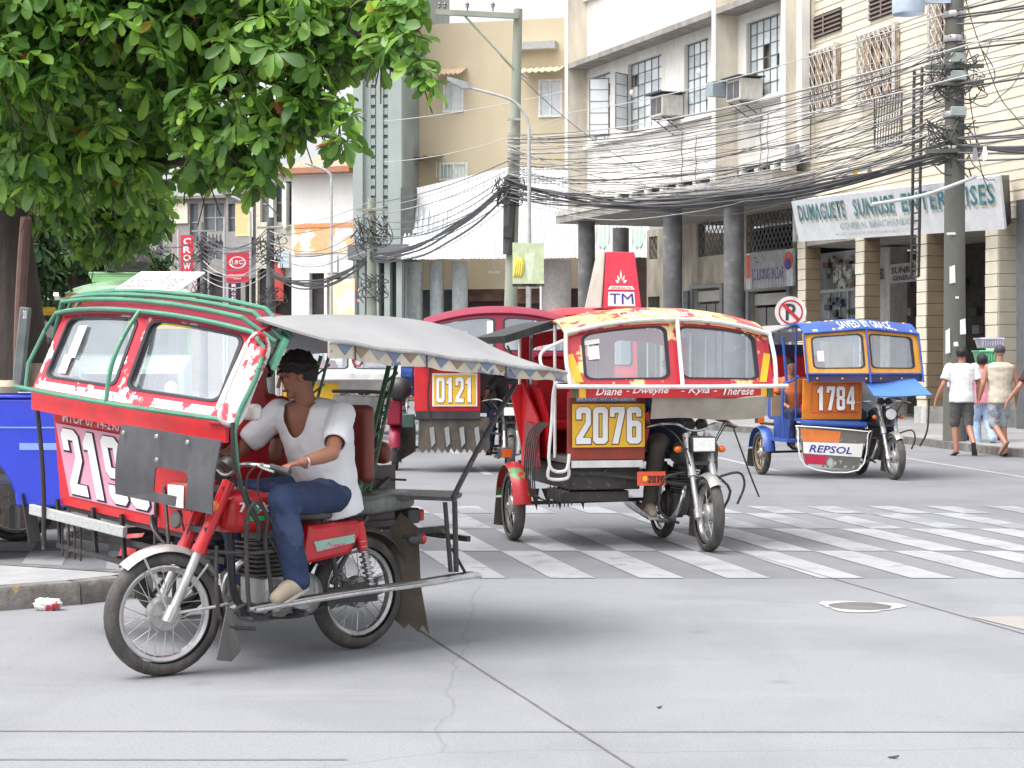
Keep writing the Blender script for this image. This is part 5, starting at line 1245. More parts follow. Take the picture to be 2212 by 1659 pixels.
# shop fronts behind
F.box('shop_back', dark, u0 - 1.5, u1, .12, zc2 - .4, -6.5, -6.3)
gl = mat('dusty shop glass', (.2, .21, .22), .25, var=.35, scale=1.2, coat=.2)
F.box('shop_window', gl, F.U(1772, -2.6), F.U(1848, -2.6), F.Z(1800, 690, -2.6), F.Z(1800, 545, -2.6), -2.75, -2.6)
F.box('shop_window', mat('display clutter', (.3, .3, .28), .6, var=.7, scale=3.0, chip=(.05, .05, .05), chscale=4, chth=.5), F.U(1800, -2.5), F.U(1846, -2.5), F.Z(1800, 625, -2.5), F.Z(1800, 575, -2.5), -2.59, -2.5)
F.box('stall_riser', dirtyw, F.U(1768, -2.6), F.U(1850, -2.6), .12, F.Z(1800, 695, -2.6), -2.8, -2.55)
F.box('inner_pier', mat('grey white pier', (.42, .41, .39), .85, dirt=.5), F.U(1893, -1.8), F.U(1922, -1.8), .12, zc2 - .4, -2.3, -1.8)
for px in (1790, 1812, 1830): F.box('window_post', mat('grey window post', (.35, .36, .36), .6), F.U(px, -2.55), F.U(px, -2.55) + .05, F.Z(1800, 690, -2.6), F.Z(1800, 628, -2.6), -2.6, -2.55)
F.box('window_head', MATS['grey window post'], F.U(1772, -2.55), F.U(1848, -2.55), F.Z(1800, 632, -2.6), F.Z(1800, 625, -2.6), -2.6, -2.53)
rq = random.Random(4)
for k_ in range(26):
    px = rq.uniform(1776, 1842); py = rq.uniform(638, 688) if k_ % 2 else rq.uniform(545, 620); wq = rq.uniform(4, 11); hq = rq.uniform(5, 14)
    F.rect('shop_goods', mat('goods %d' % (k_ % 6), ((.16, .16, .15), (.05, .06, .09), (.12, .04, .03), (.03, .03, .03), (.2, .18, .12), (.06, .09, .07))[k_ % 6], .6), px, py, px + wq, py + hq, -2.59 + .002 * k_, -2.5 + .002 * k_)
for k_ in range(16):
    px = rq.uniform(1900, 2150); py = rq.uniform(600, 760); wq = rq.uniform(6, 16); hq = rq.uniform(8, 26)
    F.rect('shop_goods', MATS['goods %d' % (k_ % 6)], px, py, px + wq, py + hq, -3.49 + .002 * k_, -3.35 + .002 * k_)
F.box('shade_backing', mat('brown shop shade', (.04, .035, .03), .9, var=.3), F.U(1745, -3.5), u1, .12, zc2 - .36, -3.7, -3.5)  # near black sheet, the shade inside the shops put into its colour
q = F.quad(1888, 578, 1921, 605, -1.75); text('pier_lettering', 'ES', M['numline'], F.E, quadmap(*q), (.1, .1, .6, .9), bold=.03)
q = F.quad(1922, 577, 1992, 603, -1.7)
isg = Fac('hanging_sign', 'small grey hanging sign between the shop pillars under the long signboard', 'sign', (1722, 48.1), (1987, 42.1))
MB().plate(isg.quad(1920, 572, 1994, 606, -1.7), .05).build('sign_board', mat('grey board', (.3, .29, .28), .6), isg.E)
text('lettering', 'SUNRISE', M['numline'], isg.E, quadmap(*isg.quad(1922, 577, 1990, 603, -1.7), off=.01), (.06, .5, .95, .95), bold=.02)
text('lettering', 'GENERAL', M['numline'], isg.E, quadmap(*isg.quad(1922, 577, 1990, 603, -1.7), off=.01), (.1, .03, .8, .38), bold=.02)
# upper windows: vents and cage grilles
cagem = mat('rusty white grille', (.5, .47, .43), .6, chip=(.25, .16, .1), chscale=9, chth=.55)
curtm = mat('curtained brown window', (.3, .22, .15), .6, var=.5, scale=3, chip=(.6, .5, .38), chscale=2.5, chth=.55)  # brown curtained panes with paler random patches
def cage(px0, px1, pyt, pyb, wd=.2):
    a, zt = F.uz(px0, pyt, wd); b_, zb_ = F.uz(px1, pyb, wd); zb_ = F.Z(px0, pyb, wd)
    o = F.box('window', curtm, a + .12, b_ + .05, zb_ + .1, zt - .1, .035, .06)
    fr = MB(); t = .055
    for x in (a, b_): fr.box(x - t / 2, x + t / 2, -wd, -wd + t, zb_, zt)
    fr.box(a, b_, -wd + .001, -wd + t, zb_, zb_ + t).box(a, b_, -wd + .001, -wd + t, zt - t, zt)
    for x in (a, b_):
        fr.bar((x, -wd, zt), (x, 0, zt), .03, .03).bar((x, -wd, zb_), (x, 0, zb_), .03, .03)
    fr.build('grille_frame', mat('white grille frame', (.66, .65, .62), .5), o, smooth=False)
    g = MB(); n = int((b_ - a) / .11); nz = int((zt - zb_) / .16)
    for i in range(n + 1):
        x = a + (b_ - a) * i / n
        g.tube([(x + .04 * (1 if (j + i) % 2 else -1), -wd + .01, zb_ + (zt - zb_) * j / nz) for j in range(nz + 1)], .013, 4)
    for j in range(0, nz, 3): g.tube([(a, -wd + .012, zb_ + (zt - zb_) * j / nz), (b_, -wd + .012, zb_ + (zt - zb_) * j / nz)], .009, 4)
    for i in range(5):
        y = -wd * (i / 5) - .05
        for x in (a, b_): g.tube([(x + 0.0, y, zb_), (x, y, zt)], .008, 4)
    g.build('grille', cagem, o)
    for i in (1, 2, 3):
        x = a + .12 + (b_ - a) * i / 4; F.box('mullion', mat('dark mullion', (.05, .04, .035), .7), x - .03, x + .03, zb_ + .1, zt - .1, .06, .1, o)
cage(1727, 1800, 118, 258); cage(1850, 1927, 75, 235); cage(2004, 2062, -30, 205)
for (a, b_, t, bt) in ((1748, 1816, 62, 88), (1878, 1935, 20, 46)):
    uu, zt = F.uz(a, t, .05); u2 = F.U(b_, .05); zb_ = F.Z(a, bt, .05)
    o = F.box('louvre_vent', dark, uu, u2, zb_, zt + .25, .035, .05)
    for i in range(5): F.box('louvre', mat('brown louvre', (.2, .15, .13), .7), uu, u2, zb_ + .02 + i * (zt + .25 - zb_) / 5, zb_ + .06 + i * (zt + .25 - zb_) / 5, .05, .09, o)
    F.box('louvre_post', MATS['brown louvre'], (uu + u2) / 2 - .03, (uu + u2) / 2 + .03, zb_, zt + .25, .09, .1, o)
# open hanging grille and conduit ladder
a, zt = F.uz(1889, 212, .5); b_ = F.U(1948, .5); zb_ = F.Z(1889, 322, .5)
g = MB()
for x in (a, b_): g.bar((x, -.5, zb_), (x, -.5, zt), .03, .03)
for z in (zb_, zt): g.bar((a, -.5, z), (b_, -.5, z), .03, .03)
for i in range(10): g.bar((a + (b_ - a) * i / 10, -.5, zb_), (a + (b_ - a) * (i + 1) / 10, -.5, zt), .018, .018)
g.bar((a, -.5, zt), (a, 0, zt + .05), .03, .03).bar((b_, -.5, zt), (b_, 0, zt + .05), .03, .03)
g.build('service_grille', M['blacksteel'], F.E, smooth=False)
lad = Fac('conduit_ladder', 'thin dark steel ladder frame running up the cream siding past the signboard', 'ladder', (1722, 48.1), (1987, 42.1))
g = MB()
a, zt = lad.uz(1975, 150, 1.35); b_ = lad.U(1992, 1.35); zb_ = lad.Z(1960, 600, 1.35)
for x, xx in ((a, a - .12), (b_, b_ - .15)): g.bar((x, -1.35, zt), (xx, -1.35, zb_), .05, .05)
for i in range(26):
    z = zb_ + (zt - zb_) * i / 26; t_ = 1 - i / 26; g.bar((a - .12 * t_, -1.35, z), (b_ - .15 * t_, -1.35, z), .03, .03)
for z in (zt - .1, (zt + zb_) / 2 + 1): g.bar((a, -1.35, z), (a, 0, z), .03, .03).bar((b_, -1.35, z), (b_, 0, z), .03, .03)
g.build('frame', M['blacksteel'], lad.E, smooth=False)
# long signboard, leaning out at the top
sb = Fac('signboard', 'long white signboard lettered DUMAGUETE SUNRISE ENTERPRISES across the cream building', 'signboard', (1722, 48.1), (1987, 42.1))
def sq(px, py, w): u, z = sb.uz(px, py, w); return V(u, -w, z)
q = [sq(1726, 522, .45), sq(2170, 495, .45), sq(2158, 379, .95), sq(1709, 434, .95)]
MB().plate(q, .06).build('board', mat('weathered white board', (.87, .89, .9), .6, var=.05, dirt=.35, dirtcol=(.45, .47, .5), dscale=1.2), sb.E)
teal = mat('teal sign paint', (.05, .22, .28), .6, chip=(.2, .38, .45), chscale=5, chth=.52); tan_ = mat('faded yellow shadow', (.55, .52, .38), .7, chip=(.68, .7, .7), chscale=6); fade = mat('faded grey lettering', (.42, .48, .48), .7, chip=(.66, .69, .7), chscale=7, chth=.5)
mp = quadmap(*q, off=.008); mp2 = quadmap(*q, off=.014)
for wd, a, c in (('DUMAGUETE', .03, .29), ('SUNRISE', .335, .54), ('ENTERPRISES', .575, .975)):
    text('lettering_shadow', wd, tan_, sb.E, mp, (a + .004, .43, c + .004, .82), bold=.02, spacing=1.12)
    text('lettering', wd, teal, sb.E, mp2, (a, .49, c, .88), bold=.02, spacing=1.12)
text('lettering', 'GENERAL MERCHANDISE', fade, sb.E, mp2, (.25, .22, .63, .37), bold=.02)
text('lettering', 'WHOLESALE & RETAIL, DUMAGUETE CITY', fade, sb.E, mp2, (.22, .07, .6, .15), bold=.0)
MB().plate([sq(2172, 494, .42), sq(2185, 480, .1), sq(2180, 378, .1), sq(2161, 379, .9)], .03).build('sign_return', M['black'], sb.E)
# right hand neighbour: dark post and wall to close the view
F.box('dark_post', mat('dark grey post', (.1, .105, .11), .7), F.U(2200, 0), F.U(2200, 0) + .35, .12, zc2, -.5, .05)

# ---- beige building across the side street
Gb = Fac('beige_building', 'tall beige building with few small windows behind the corrugated awning', 'building', (868, 76), (1260, 74))
F = Gb
bw = mat('tan stucco', (.62, .54, .39), .85, var=.05, scale=.5, dirt=.4, dirtcol=(.5, .4, .26), dscale=.35, dth=.5)
ztop_ = F.Z(1100, 44, 0)
bh = []
for (a, t, b_, bt) in ((957, 180, 1001, 237), (1163, 172, 1214, 247), (948, 352, 1010, 384)):
    uu, zt = F.uz(a, t); u2, zb_ = F.uz(b_, bt); bh.append((uu, u2, zb_, zt))
wallholes(F, 'wall', bw, 0, F.L, 4.5, ztop_, -.3, 0, bh)
F.box('core', bw, 0, F.L, 0, ztop_ - .1, -12, -.4)
for (uu, u2, zb_, zt) in bh:
    wo = F.box('window', mat('white window frame', (.78, .78, .76), .5), uu, u2, zb_ - .1, zb_, -.05, .06)
    b = MB().box(uu, uu + .08, .0, .1, zb_, zt).box(u2 - .08, u2, .0, .1, zb_, zt).box(uu + .08, u2 - .08, 0, .1, zt - .08, zt).box((uu + u2) / 2 - .03, (uu + u2) / 2 + .03, .01, .09, zb_, zt - .08).build('window_frame', MATS['white window frame'], wo, smooth=False)
    F.box('pane', glassp, uu + .08, (uu + u2) / 2 - .03, zb_, zt - .08, -.09, -.07, wo); F.box('pane', glasso, (uu + u2) / 2 + .03, u2 - .08, zb_, zt - .08, -.09, -.07, wo)
def awn(uu, u2, z, d, drop, m, name='window_awning'):
    return MB().sheet(lambda u, v: V(uu + (u2 - uu) * u, -.02 - d * v, z - drop * v + .03 * math.sin(u * 40)), 40, 2, .04).build(name, m, F.E, ang=60)
awn(bh[0][0] - .2, bh[0][1] + .15, bh[0][3] + .55, .9, .35, mat('orange tan awning', (.55, .4, .28), .7))
awn(bh[1][0] - .6, bh[1][1] + .1, bh[1][3] + .45, .9, .3, mat('cream awning', (.66, .55, .36), .7))
awn(bh[2][0] - 2.3, bh[2][0] + .2, bh[2][3] + .3, 1.0, .15, mat('brown grey awning', (.3, .26, .22), .7))
F.box('slatted_shutter', mat('tan shutter', (.6, .47, .34), .7, bump=.3), bh[2][0] - 2.2, bh[2][0] - .7, bh[2][2] - .6, bh[2][3] + .1, .0, .1)
g = MB()
for i in range(9): g.tube([(bh[2][0] + (bh[2][1] - bh[2][0]) * i / 8, -.35, bh[2][2]), (bh[2][0] + (bh[2][1] - bh[2][0]) * i / 8, -.35, bh[2][3])], .02, 4)
g.build('window_grille', mat('pale green bars', (.55, .66, .5), .6), F.E)
F.box('grey_band', mat('grey cornice', (.42, .42, .4), .8), F.U(1140) - .5, F.U(1205), F.Z(1150, 228) + 2.2, F.Z(1150, 228) + 2.5, 0, .5)
# corrugated awning hung over the pavement
cw = Fac('corrugated_awning', 'wide white corrugated metal awning with faint worn lettering below the beige wall', 'awning', (885, 74), (1410, 72.5))
ws_ = mat('white corrugated sheet', (.74, .75, .77), .5, var=.04, rnd=.05, dirt=.25, dirtcol=(.5, .5, .5), dscale=1.5)
N = 62; wdt = cw.L / N
zlo = cw.Z(900, 560, 1.6)
def topz(t): return cw.Z(890, 410, .3) + (.85 * min(t / .42, 1)) - (0 if t < .42 else .35 * (t - .42))
for i in range(N):
    t = i / N; z1_, z2_ = topz(t), topz((i + 1) / N); x = i * wdt; j = random.uniform(-.02, .01)
    MB().add([V(x, -1.6, zlo + j), V(x + wdt * .5, -1.68, zlo + j), V(x + wdt * .96, -1.6, zlo + j), V(x + wdt * .96, -.3, z2_), V(x + wdt * .5, -.38, (z1_ + z2_) / 2), V(x, -.3, z1_),
              V(x, -1.56, zlo + j), V(x + wdt * .96, -1.56, zlo + j), V(x + wdt * .96, -.26, z2_), V(x, -.26, z1_)],
             [(0, 1, 4, 5), (1, 2, 3, 4), (6, 9, 8, 7), (0, 6, 7, 2, 1), (5, 4, 3, 8, 9)]).build('corrugated_panel', ws_, cw.E, smooth=False)
qm = lambda u, v: V(cw.L * u, -1.7 + 1.28 * v, zlo + (topz(.1) - zlo) * v)
for k, (a, b_, c, d_) in enumerate(((.04, .055, .35, .78), (.065, .075, .4, .72), (.085, .1, .35, .7), (.11, .12, .32, .62), (.128, .135, .3, .66), (.15, .16, .33, .6), (.17, .175, .3, .64))):
    MB().plate([qm(a, c), qm(b_, c), qm(b_, d_), qm(a, d_)], .004).build('worn_lettering', mat('worn green grey print', (.45, .5, .49), .8, chip=(.7, .71, .72), chscale=4, chth=.48), cw.E)
for a in (.79, .93):
    pts = [qm(a + .05 * (1 + math.cos(t)) / 2 * 1.0, .12 + .38 * (1 + math.sin(t)) / 2) for t in [2 * math.pi * i / 20 for i in range(20)]]
    MB().plate(pts, .004).build('green_spot', mat('faded green disc', (.35, .45, .38), .8), cw.E)
# ground floor below it
F = Gb
for px, wd, mm in ((893, .35, 'x'), (942, .28, 'x'), (992, .32, 'x'), (1200, .6, 'y')):
    u = F.U(px, 1.4)
    MB().lathe([(wd, .1), (wd, zlo)], Matrix.Translation((u, -1.3, 0)), 16).build('pillar', mat('pale blue grey pillar', (.55, .6, .61), .8, dirt=.3) if mm == 'x' else mat('pinkish grey pillar', (.4, .37, .36), .8), F.E)
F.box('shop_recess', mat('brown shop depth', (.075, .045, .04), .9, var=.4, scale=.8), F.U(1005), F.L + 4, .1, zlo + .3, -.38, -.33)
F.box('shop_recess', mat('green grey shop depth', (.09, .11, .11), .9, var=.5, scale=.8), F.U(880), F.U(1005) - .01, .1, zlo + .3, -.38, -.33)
F.box('shop_board', mat('dark green board', (.05, .16, .12), .6), F.U(965), F.U(985), 2.0, 3.6, -.3, -.2)
for (a, t, b_, bt) in ((1012, 600, 1100, 650), (1115, 612, 1185, 655)): F.rect('shelf_front', mat('dull brown shelf', (.14, .08, .06), .8, var=.5, scale=1.5), a, t, b_, bt, -.3, -.1)
ft = Fac('fluorescent_lamp', 'bright tube lamp glowing in the dark shop under the corrugated awning', 'lamp', (868, 76), (1260, 74))
ft.rect('tube', mat('tube light', (.9, .9, .9), .5, emit=(1, 1, .95), emits=3), 1103, 644, 1112, 647, .1, .2)
wl = Fac('hanging_lamp', 'white cross shaped fitting hanging on a rod from the corrugated awning', 'lamp', (868, 76), (1260, 74))
wl.rect('rod', M['white'], 1066, 560, 1068, 588, 1.5, 1.56); wl.rect('fitting', M['white'], 1055, 585, 1080, 590, 1.45, 1.6)

# ---- grey green tower
Tw = Fac('fluted_tower', 'grey green tower with vertical fluted bands, left of the beige building', 'building', (764, 73.5), (868, 73.1))
F = Tw
tg = mat('grey green concrete', (.36, .41, .39), .85, var=.08, scale=.6, dirt=.4, dirtcol=(.24, .26, .25), dscale=.5); tg2 = mat('darker green grey', (.29, .33, .315), .85, var=.15, scale=1)
F.box('core', tg2, 0, F.L, F.Z(800, 560), 22, -8, -.3)
for i, (a, b_, mm, w_) in enumerate(((0, .2, tg, .1), (.2, .34, tg, -.1), (.34, .46, tg2, -.25), (.46, .6, tg, -.05), (.6, .72, tg2, -.25), (.72, 1, tg, .05))):
    F.box('vertical_band', mm, a * F.L, b_ * F.L, F.Z(800, 560) + .01 * i, 22, -.29, w_)
for k in range(2):
    a = (.37, .63)[k] * F.L
    for i in range(34): F.box('block', tg, a - .12 + .02 * (i % 2), a + .12, F.Z(800, 555) + i * .4 + .04, F.Z(800, 555) + i * .4 + .3, -.24, -.12)
F.box('lower_beam', mat('slate beam', (.15, .165, .17), .8), -.1, F.L + .4, F.Z(800, 562), F.Z(800, 530), -.2, .5)
for px in (782, 812, 836, 862): F.rect('pier', tg, px - 6, 562, px + 6, 880, -.2, .2)
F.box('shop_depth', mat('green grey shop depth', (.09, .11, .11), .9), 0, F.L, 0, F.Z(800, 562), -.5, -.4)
F.box('side_block', mat('dark grey block', (.1, .105, .1), .85, var=.15), F.L + .02, F.L + .55, F.Z(800, 565), F.Z(800, 408), -.3, .25)

# ---- far street
def farb(name, label, a, b, py_top, wallm, openings, extra=None):
    B = Fac(name, label, 'building', a, b)
    zt = B.Z((a[0] + b[0]) / 2, py_top)
    hs_ = []
    for o in openings:
        x0, y0, x1, y1 = o[:4]
        ua, z1_ = B.uz(x0, y0); ub = B.U(x1); z0_ = B.Z(x0, y1); hs_.append((max(ua, .02), min(ub, B.L - .02), max(z0_, .05), z1_))
    wallholes(B, 'wall', wallm, 0, B.L, 0, zt, -.35, 0, hs_)
    B.box('core', dark, 0, B.L, 0, zt - .05, -6, -1.6)
    B.box('roof', mat('dark far roof', (.22, .2, .19), .8), -.1, B.L + .1, zt, zt + .15, -6, .4)
    for h, o in zip(hs_, openings):
        k_ = o[4] if len(o) > 4 else 'win'
        if k_ == 'win':
            wo = B.box('window', mat('grey window glass', (.16, .18, .2), .2), h[0], h[1], h[2], h[3], -.3, -.25)
            n = max(1, int((h[1] - h[0]) / .6))
            for i in range(1, n): x = h[0] + (h[1] - h[0]) * i / n; B.box('mullion', mat('pale mullion', (.4, .4, .38), .7), x - .04, x + .04, h[2], h[3], -.25, -.2, wo)
            B.box('sill', MATS['pale mullion'], h[0], h[1], (h[2] + h[3]) / 2 - .04, (h[2] + h[3]) / 2 + .04, -.25, -.21, wo)
        else:
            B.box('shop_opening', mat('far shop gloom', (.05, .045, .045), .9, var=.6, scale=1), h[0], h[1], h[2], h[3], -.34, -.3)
    return B
mat('pale mullion', (.4, .4, .38), .7)
white2 = mat('white far wall', (.8, .78, .75), .8, var=.04, dirt=.2, dirtcol=(.55, .5, .45), dscale=.4)  # plain white wall colour with faint stains
F1 = farb('corner_shop', 'white two storey shop with rusty gutter and orange fascia, left of the fluted tower', (630, 81.6), (764, 80.6), 372, white2, [(668, 590, 700, 700, 'shop'), (706, 590, 748, 700, 'shop')])
F1.box('gutter', mat('rusty gutter', (.4, .18, .11), .7), -.4, F1.L + .1, F1.Z(700, 376), F1.Z(700, 364), .05, .7)
zt = F1.Z(700, 364)
MB().sheet(lambda u, v: V(-.4 + (F1.L + .8) * u, -.6 + 5 * v, zt + 1.2 * v + .04 * math.sin(u * 120)), 120, 2, .05).build('roof_sheet', mat('faded tan roof sheet', (.55, .42, .33), .8, var=.1), F1.E)
F1.box('roof_wall', mat('tan boarded wall', (.5, .38, .26), .8, var=.15, stretch=(6, 1, .3)), .2, F1.L, zt + .6, zt + 1.6, -5.2, -5)
q = F1.quad(634, 487, 764, 545, .06); MB().plate(q, .05).build('fascia', mat('pale orange fascia', (.85, .45, .22), .6, chip=(.88, .78, .66), chscale=.5, chth=.5), F1.E)
F1.rect('stripe', mat('orange fascia stripe', (.8, .3, .12), .6), 634, 484, 764, 489, .06, .1)
sgn = Fac('projecting_signs', 'pair of white box signs above the far corner shop door', 'sign', (630, 81.6), (764, 80.6))
sgn.rect('sign_box', M['white'], 706, 552, 728, 588, .3, .6); sgn.rect('sign_box', M['white'], 732, 552, 762, 590, .3, .6); sgn.rect('lamp_tube', M['white'], 700, 592, 764, 598, .3, .5)
yl_ = Fac('painted_hoarding', 'cream hoarding with flowing white shapes beside the ice cream banner', 'hoarding', (630, 80), (764, 76))
yl_.rect('board', mat('cream hoarding paint', (.72, .62, .38), .7, chip=(.6, .62, .6), chscale=.9, chth=.52), 712, 605, 766, 700, 0, .1)
ib = Fac('ice_cream_banner', 'small red banner with a white swirl at the foot of the fluted tower', 'banner', (630, 74), (764, 73.9))
MB().plate(ib.quad(769, 615, 797, 655, 0), .04).build('banner', mat('banner red', (.68, .03, .07), .5), ib.E)
m_ = quadmap(*ib.quad(769, 615, 797, 655, 0), off=.05)
for r_ in (.16, .3):
    MB().tube([m_(.5 + r_ * math.cos(t), .62 + r_ * .7 * math.sin(t)) for t in [.6 + 4.8 * i / 16 for i in range(17)]], .03, 5).build('swirl', M['num'], ib.E)
text('lettering', 'SELECTA', M['num'], ib.E, m_, (.12, .06, .9, .22), bold=.03)
F2 = farb('grilled_house', 'narrow far house with white mullions behind the leaf tips, left of the white corner shop', (553, 88.6), (636, 88), 375, mat('cream far wall', (.62, .58, .48), .8), [(562, 400, 582, 480), (590, 395, 612, 480), (617, 392, 633, 485), (556, 580, 580, 700, 'shop'), (590, 600, 630, 700, 'shop')])
for px in (586, 614): F2.rect('white_pier', M['white'], px - 5, 395, px + 4, 492, 0, .4)
F2.rect('shop_sign', mat('brick red sign', (.5, .06, .05), .6), 585, 560, 612, 650, .1, .2); F2.rect('shop_sign', mat('pale blue panel', (.5, .6, .68), .6), 600, 545, 625, 578, .3, .4)
F3 = farb('yellow_house', 'far house with a bright yellow wall panel above the red courier sign', (488, 94), (556, 93.6), 420, mat('grey far wall', (.3, .29, .28), .85, var=.15), [(493, 440, 508, 500), (492, 560, 520, 700, 'shop'), (530, 600, 552, 700, 'shop')])
F3.rect('yellow_panel', mat('warm yellow wall', (.78, .58, .3), .7), 508, 440, 538, 510, 0, .15); F3.rect('white_edge', M['white'], 538, 438, 546, 512, 0, .2); F3.rect('grey_box', mat('mid grey plaster', (.33, .33, .33), .8), 500, 512, 540, 548, 0, .4)
F4 = farb('balcony_house', 'far grey house with balcony openings behind the red CROWN banner', (365, 101), (490, 100), 430, mat('grey brown far wall', (.32, .29, .27), .85, var=.15), [(410, 440, 428, 520), (440, 440, 484, 500), (440, 520, 484, 560), (420, 590, 440, 700, 'shop'), (452, 590, 486, 700, 'shop')])
F4.rect('cream_panel', mat('bright cream wall', (.8, .72, .58), .7), 372, 440, 405, 482, 0, .1); F4.rect('pale_panel', mat('pink grey panel', (.55, .48, .46), .8), 395, 590, 425, 630, .0, .1)
F4.rect('yellow_sign', M['yellow'], 378, 600, 402, 618, .1, .2)
text('lettering', 'GINGA', rd_, F4.E, quadmap(*F4.quad(378, 600, 402, 618, .2), off=.02), (.1, .2, .9, .8), bold=.03)
for i in range(6): F4.rect('balcony_rail', M['alu'], 440 + i * 8, 505, 442 + i * 8, 522, 0, .1)
F5 = farb('far_left_shops', 'low far shopfronts under the dark trees at the left', (90, 96), (368, 104), 560, mat('dim cream shops', (.4, .37, .32), .85, var=.2), [(110, 600, 150, 700, 'shop'), (170, 590, 220, 700, 'shop'), (240, 600, 290, 700, 'shop'), (310, 600, 355, 700, 'shop')])
# CROWN and courier banners, on poles
def banner(name, label, px0, py0, px1, py1, d, m):
    B = Fac(name, label, 'banner', (px0, d), (px1, d))
    q = B.quad(px0, py0, px1, py1, 0); MB().plate(q, .05).build('banner', m, B.E)
    g_ = G(px0 - 3, 787 + CF * CH / d)
    MB().tube([(-.12, .1, 0), (-.12, .1, B.Z(px0, py0 - 12))], .06, 8).build('pole', mat('pale steel pole', (.5, .5, .5), .5), B.E)
    return B, q
B, q = banner('crown_banner', 'tall red banner with CROWN written downward, left far street', 390, 508, 418, 605, 90, MATS['banner red'])
for i, ch in enumerate('CROWN'): text('lettering', ch, M['num'], B.E, quadmap(*q), (.2, .86 - .185 * i - .07, .8, .86 - .185 * i + .08), bold=.03)
B, q = banner('courier_sign', 'red square sign with a white bubble lettered LBC on a pole', 489, 545, 537, 610, 84, MATS['banner red'])
m_ = quadmap(*q)
MB().plate([m_(.5 + .38 * math.cos(t), .66 + .2 * math.sin(t)) for t in [2 * math.pi * i / 24 for i in range(24)]], .004).build('bubble', M['num'], B.E)
m_ = quadmap(*q, off=.02)
MB().plate([m_(.5 + .3 * math.cos(t), .67 + .16 * math.sin(t)) for t in [2 * math.pi * i / 24 for i in range(24)]], .004).build('bubble_centre', MATS['banner red'], B.E)
text('lettering', 'LBC', M['num'], B.E, quadmap(*q, off=.04), (.26, .6, .74, .74), bold=.02)
text('lettering', 'DUMAGUETE MAIN', M['num'], B.E, quadmap(*q, off=.04), (.12, .2, .88, .27), bold=.02); text('lettering', 'BRANCH', M['num'], B.E, quadmap(*q, off=.04), (.34, .1, .66, .17), bold=.02)
B, q = banner('vertical_shop_sign', 'narrow dark purple sign with white letters running down, below the courier sign', 497, 612, 512, 660, 85, mat('dark purple', (.08, .03, .08), .5))
for i, ch in enumerate('INGER'): text('lettering', ch, M['num'], B.E, quadmap(*q), (.2, .84 - .19 * i, .8, .97 - .19 * i), bold=.03)

# ---------------------------------------------------------------- poles, lamps, signs
polem = mat('mossy concrete pole', (.13, .13, .115), .9, var=.15, scale=2, dirt=.5, dirtcol=(.07, .075, .06), dscale=1.2, bump=.3, bscale=20, stretch=(1, 1, .3))
polem2 = mat('green tinted concrete pole', (.3, .33, .27), .9, var=.15, scale=2, dirt=.4, dirtcol=(.18, .2, .15), dscale=1.2, stretch=(1, 1, .3))
mess = mat('black cable', (.055, .055, .06), .6)
def scrib(c, r, n, seed, rad=.012):
    rs = random.Random(seed); b = MB()
    for i in range(n):
        p0 = c + V(rs.uniform(-r, r), rs.uniform(-r, r) * .5, rs.uniform(-r, r)); p3 = c + V(rs.uniform(-r, r), rs.uniform(-r, r) * .5, rs.uniform(-r, r)); mid = (p0 + p3) / 2 + V(rs.uniform(-r, r), 0, rs.uniform(-r, 0)) * 1.2
        b.tube([p0 * (1 - t) ** 2 + mid * 2 * t * (1 - t) + p3 * t * t for t in [k / 6 for k in range(7)]], rad, 4)
    return b
g = G(2062, 968); PN = empty('utility_pole', V(g.x, g.y, .1), 0, 'thick mossy concrete utility pole on the right behind the walking men', 'utility pole', 'utility poles')
MB().lathe([(.2, 0), (.185, 2.5), (.165, 6), (.13, 12)], Matrix.Identity(4), 20).build('shaft', polem, PN)
def pz(py, d): return CH + (787 - py) / CF * d - .1
for i, py in enumerate((40, 92, 145, 180, 255, 330)):
    MB().lathe([(.19, 0), (.2, .02), (.2, .09), (.19, .11)], Matrix.Translation((0, 0, pz(py, g.y))), 16).build('band', M['alu'], PN)
scrib(V(0, -.15, pz(165, g.y)), .45, 40, 5, .01).build('wire_tangle', mess, PN)
scrib(V(-.1, -.15, pz(310, g.y)), .45, 24, 6, .012).build('wire_tangle', mess, PN)
for z in (pz(150, g.y), pz(185, g.y), pz(330, g.y)): MB().bar((-.55, -.2, z), (.45, -.2, z + .03), .07, .07).build('cross_arm', polem, PN)
for z in (140, 178, 255): MB().box(-.13, .13, -.32, -.24, pz(z, g.y), pz(z, g.y) + .16).build('junction_box', mat('grey green box', (.3, .34, .32), .6), PN, bevel=.01)
MB().plate([V(-.17, -.195, pz(835, g.y)), V(.17, -.195, pz(835, g.y)), V(.17, -.195, pz(800, g.y)), V(-.17, -.195, pz(800, g.y))], .006).build('poster', M['paper'], PN)
for (x, z, w2, h2) in ((-.16, 1.75, .04, .22), (-.08, 2.9, .05, .16), (.1, 2.0, .05, .14), (.0, 2.5, .03, .02), (-.1, 3.6, .08, .02), (-.02, 1.7, .04, .04)):
    MB().plate([V(x - w2, -.19, z - h2), V(x + w2, -.19, z - h2 * .9), V(x + w2 * .8, -.19, z + h2), V(x - w2, -.19, z + h2 * .8)], .006).build('torn_paper', M['paper'], PN)
MB().tube([(-1.55, -.6, pz(448, g.y)), (-.6, -.3, pz(425, g.y)), (.3, -.3, pz(385, g.y))], .03, 8).build('loose_pipe', mat('pale conduit', (.5, .52, .53), .5), PN)
tr = MB().lathe([(.27, 0), (.28, .05), (.28, .6), (.25, .66)], Matrix.Translation((-.82, -.1, pz(33, g.y))), 20); tr.box(-.6, -.1, -.15, -.05, pz(10, g.y), pz(4, g.y))
tr.build('transformer', mat('pale blue grey tank', (.45, .52, .6), .4), PN)
D2 = 50.0
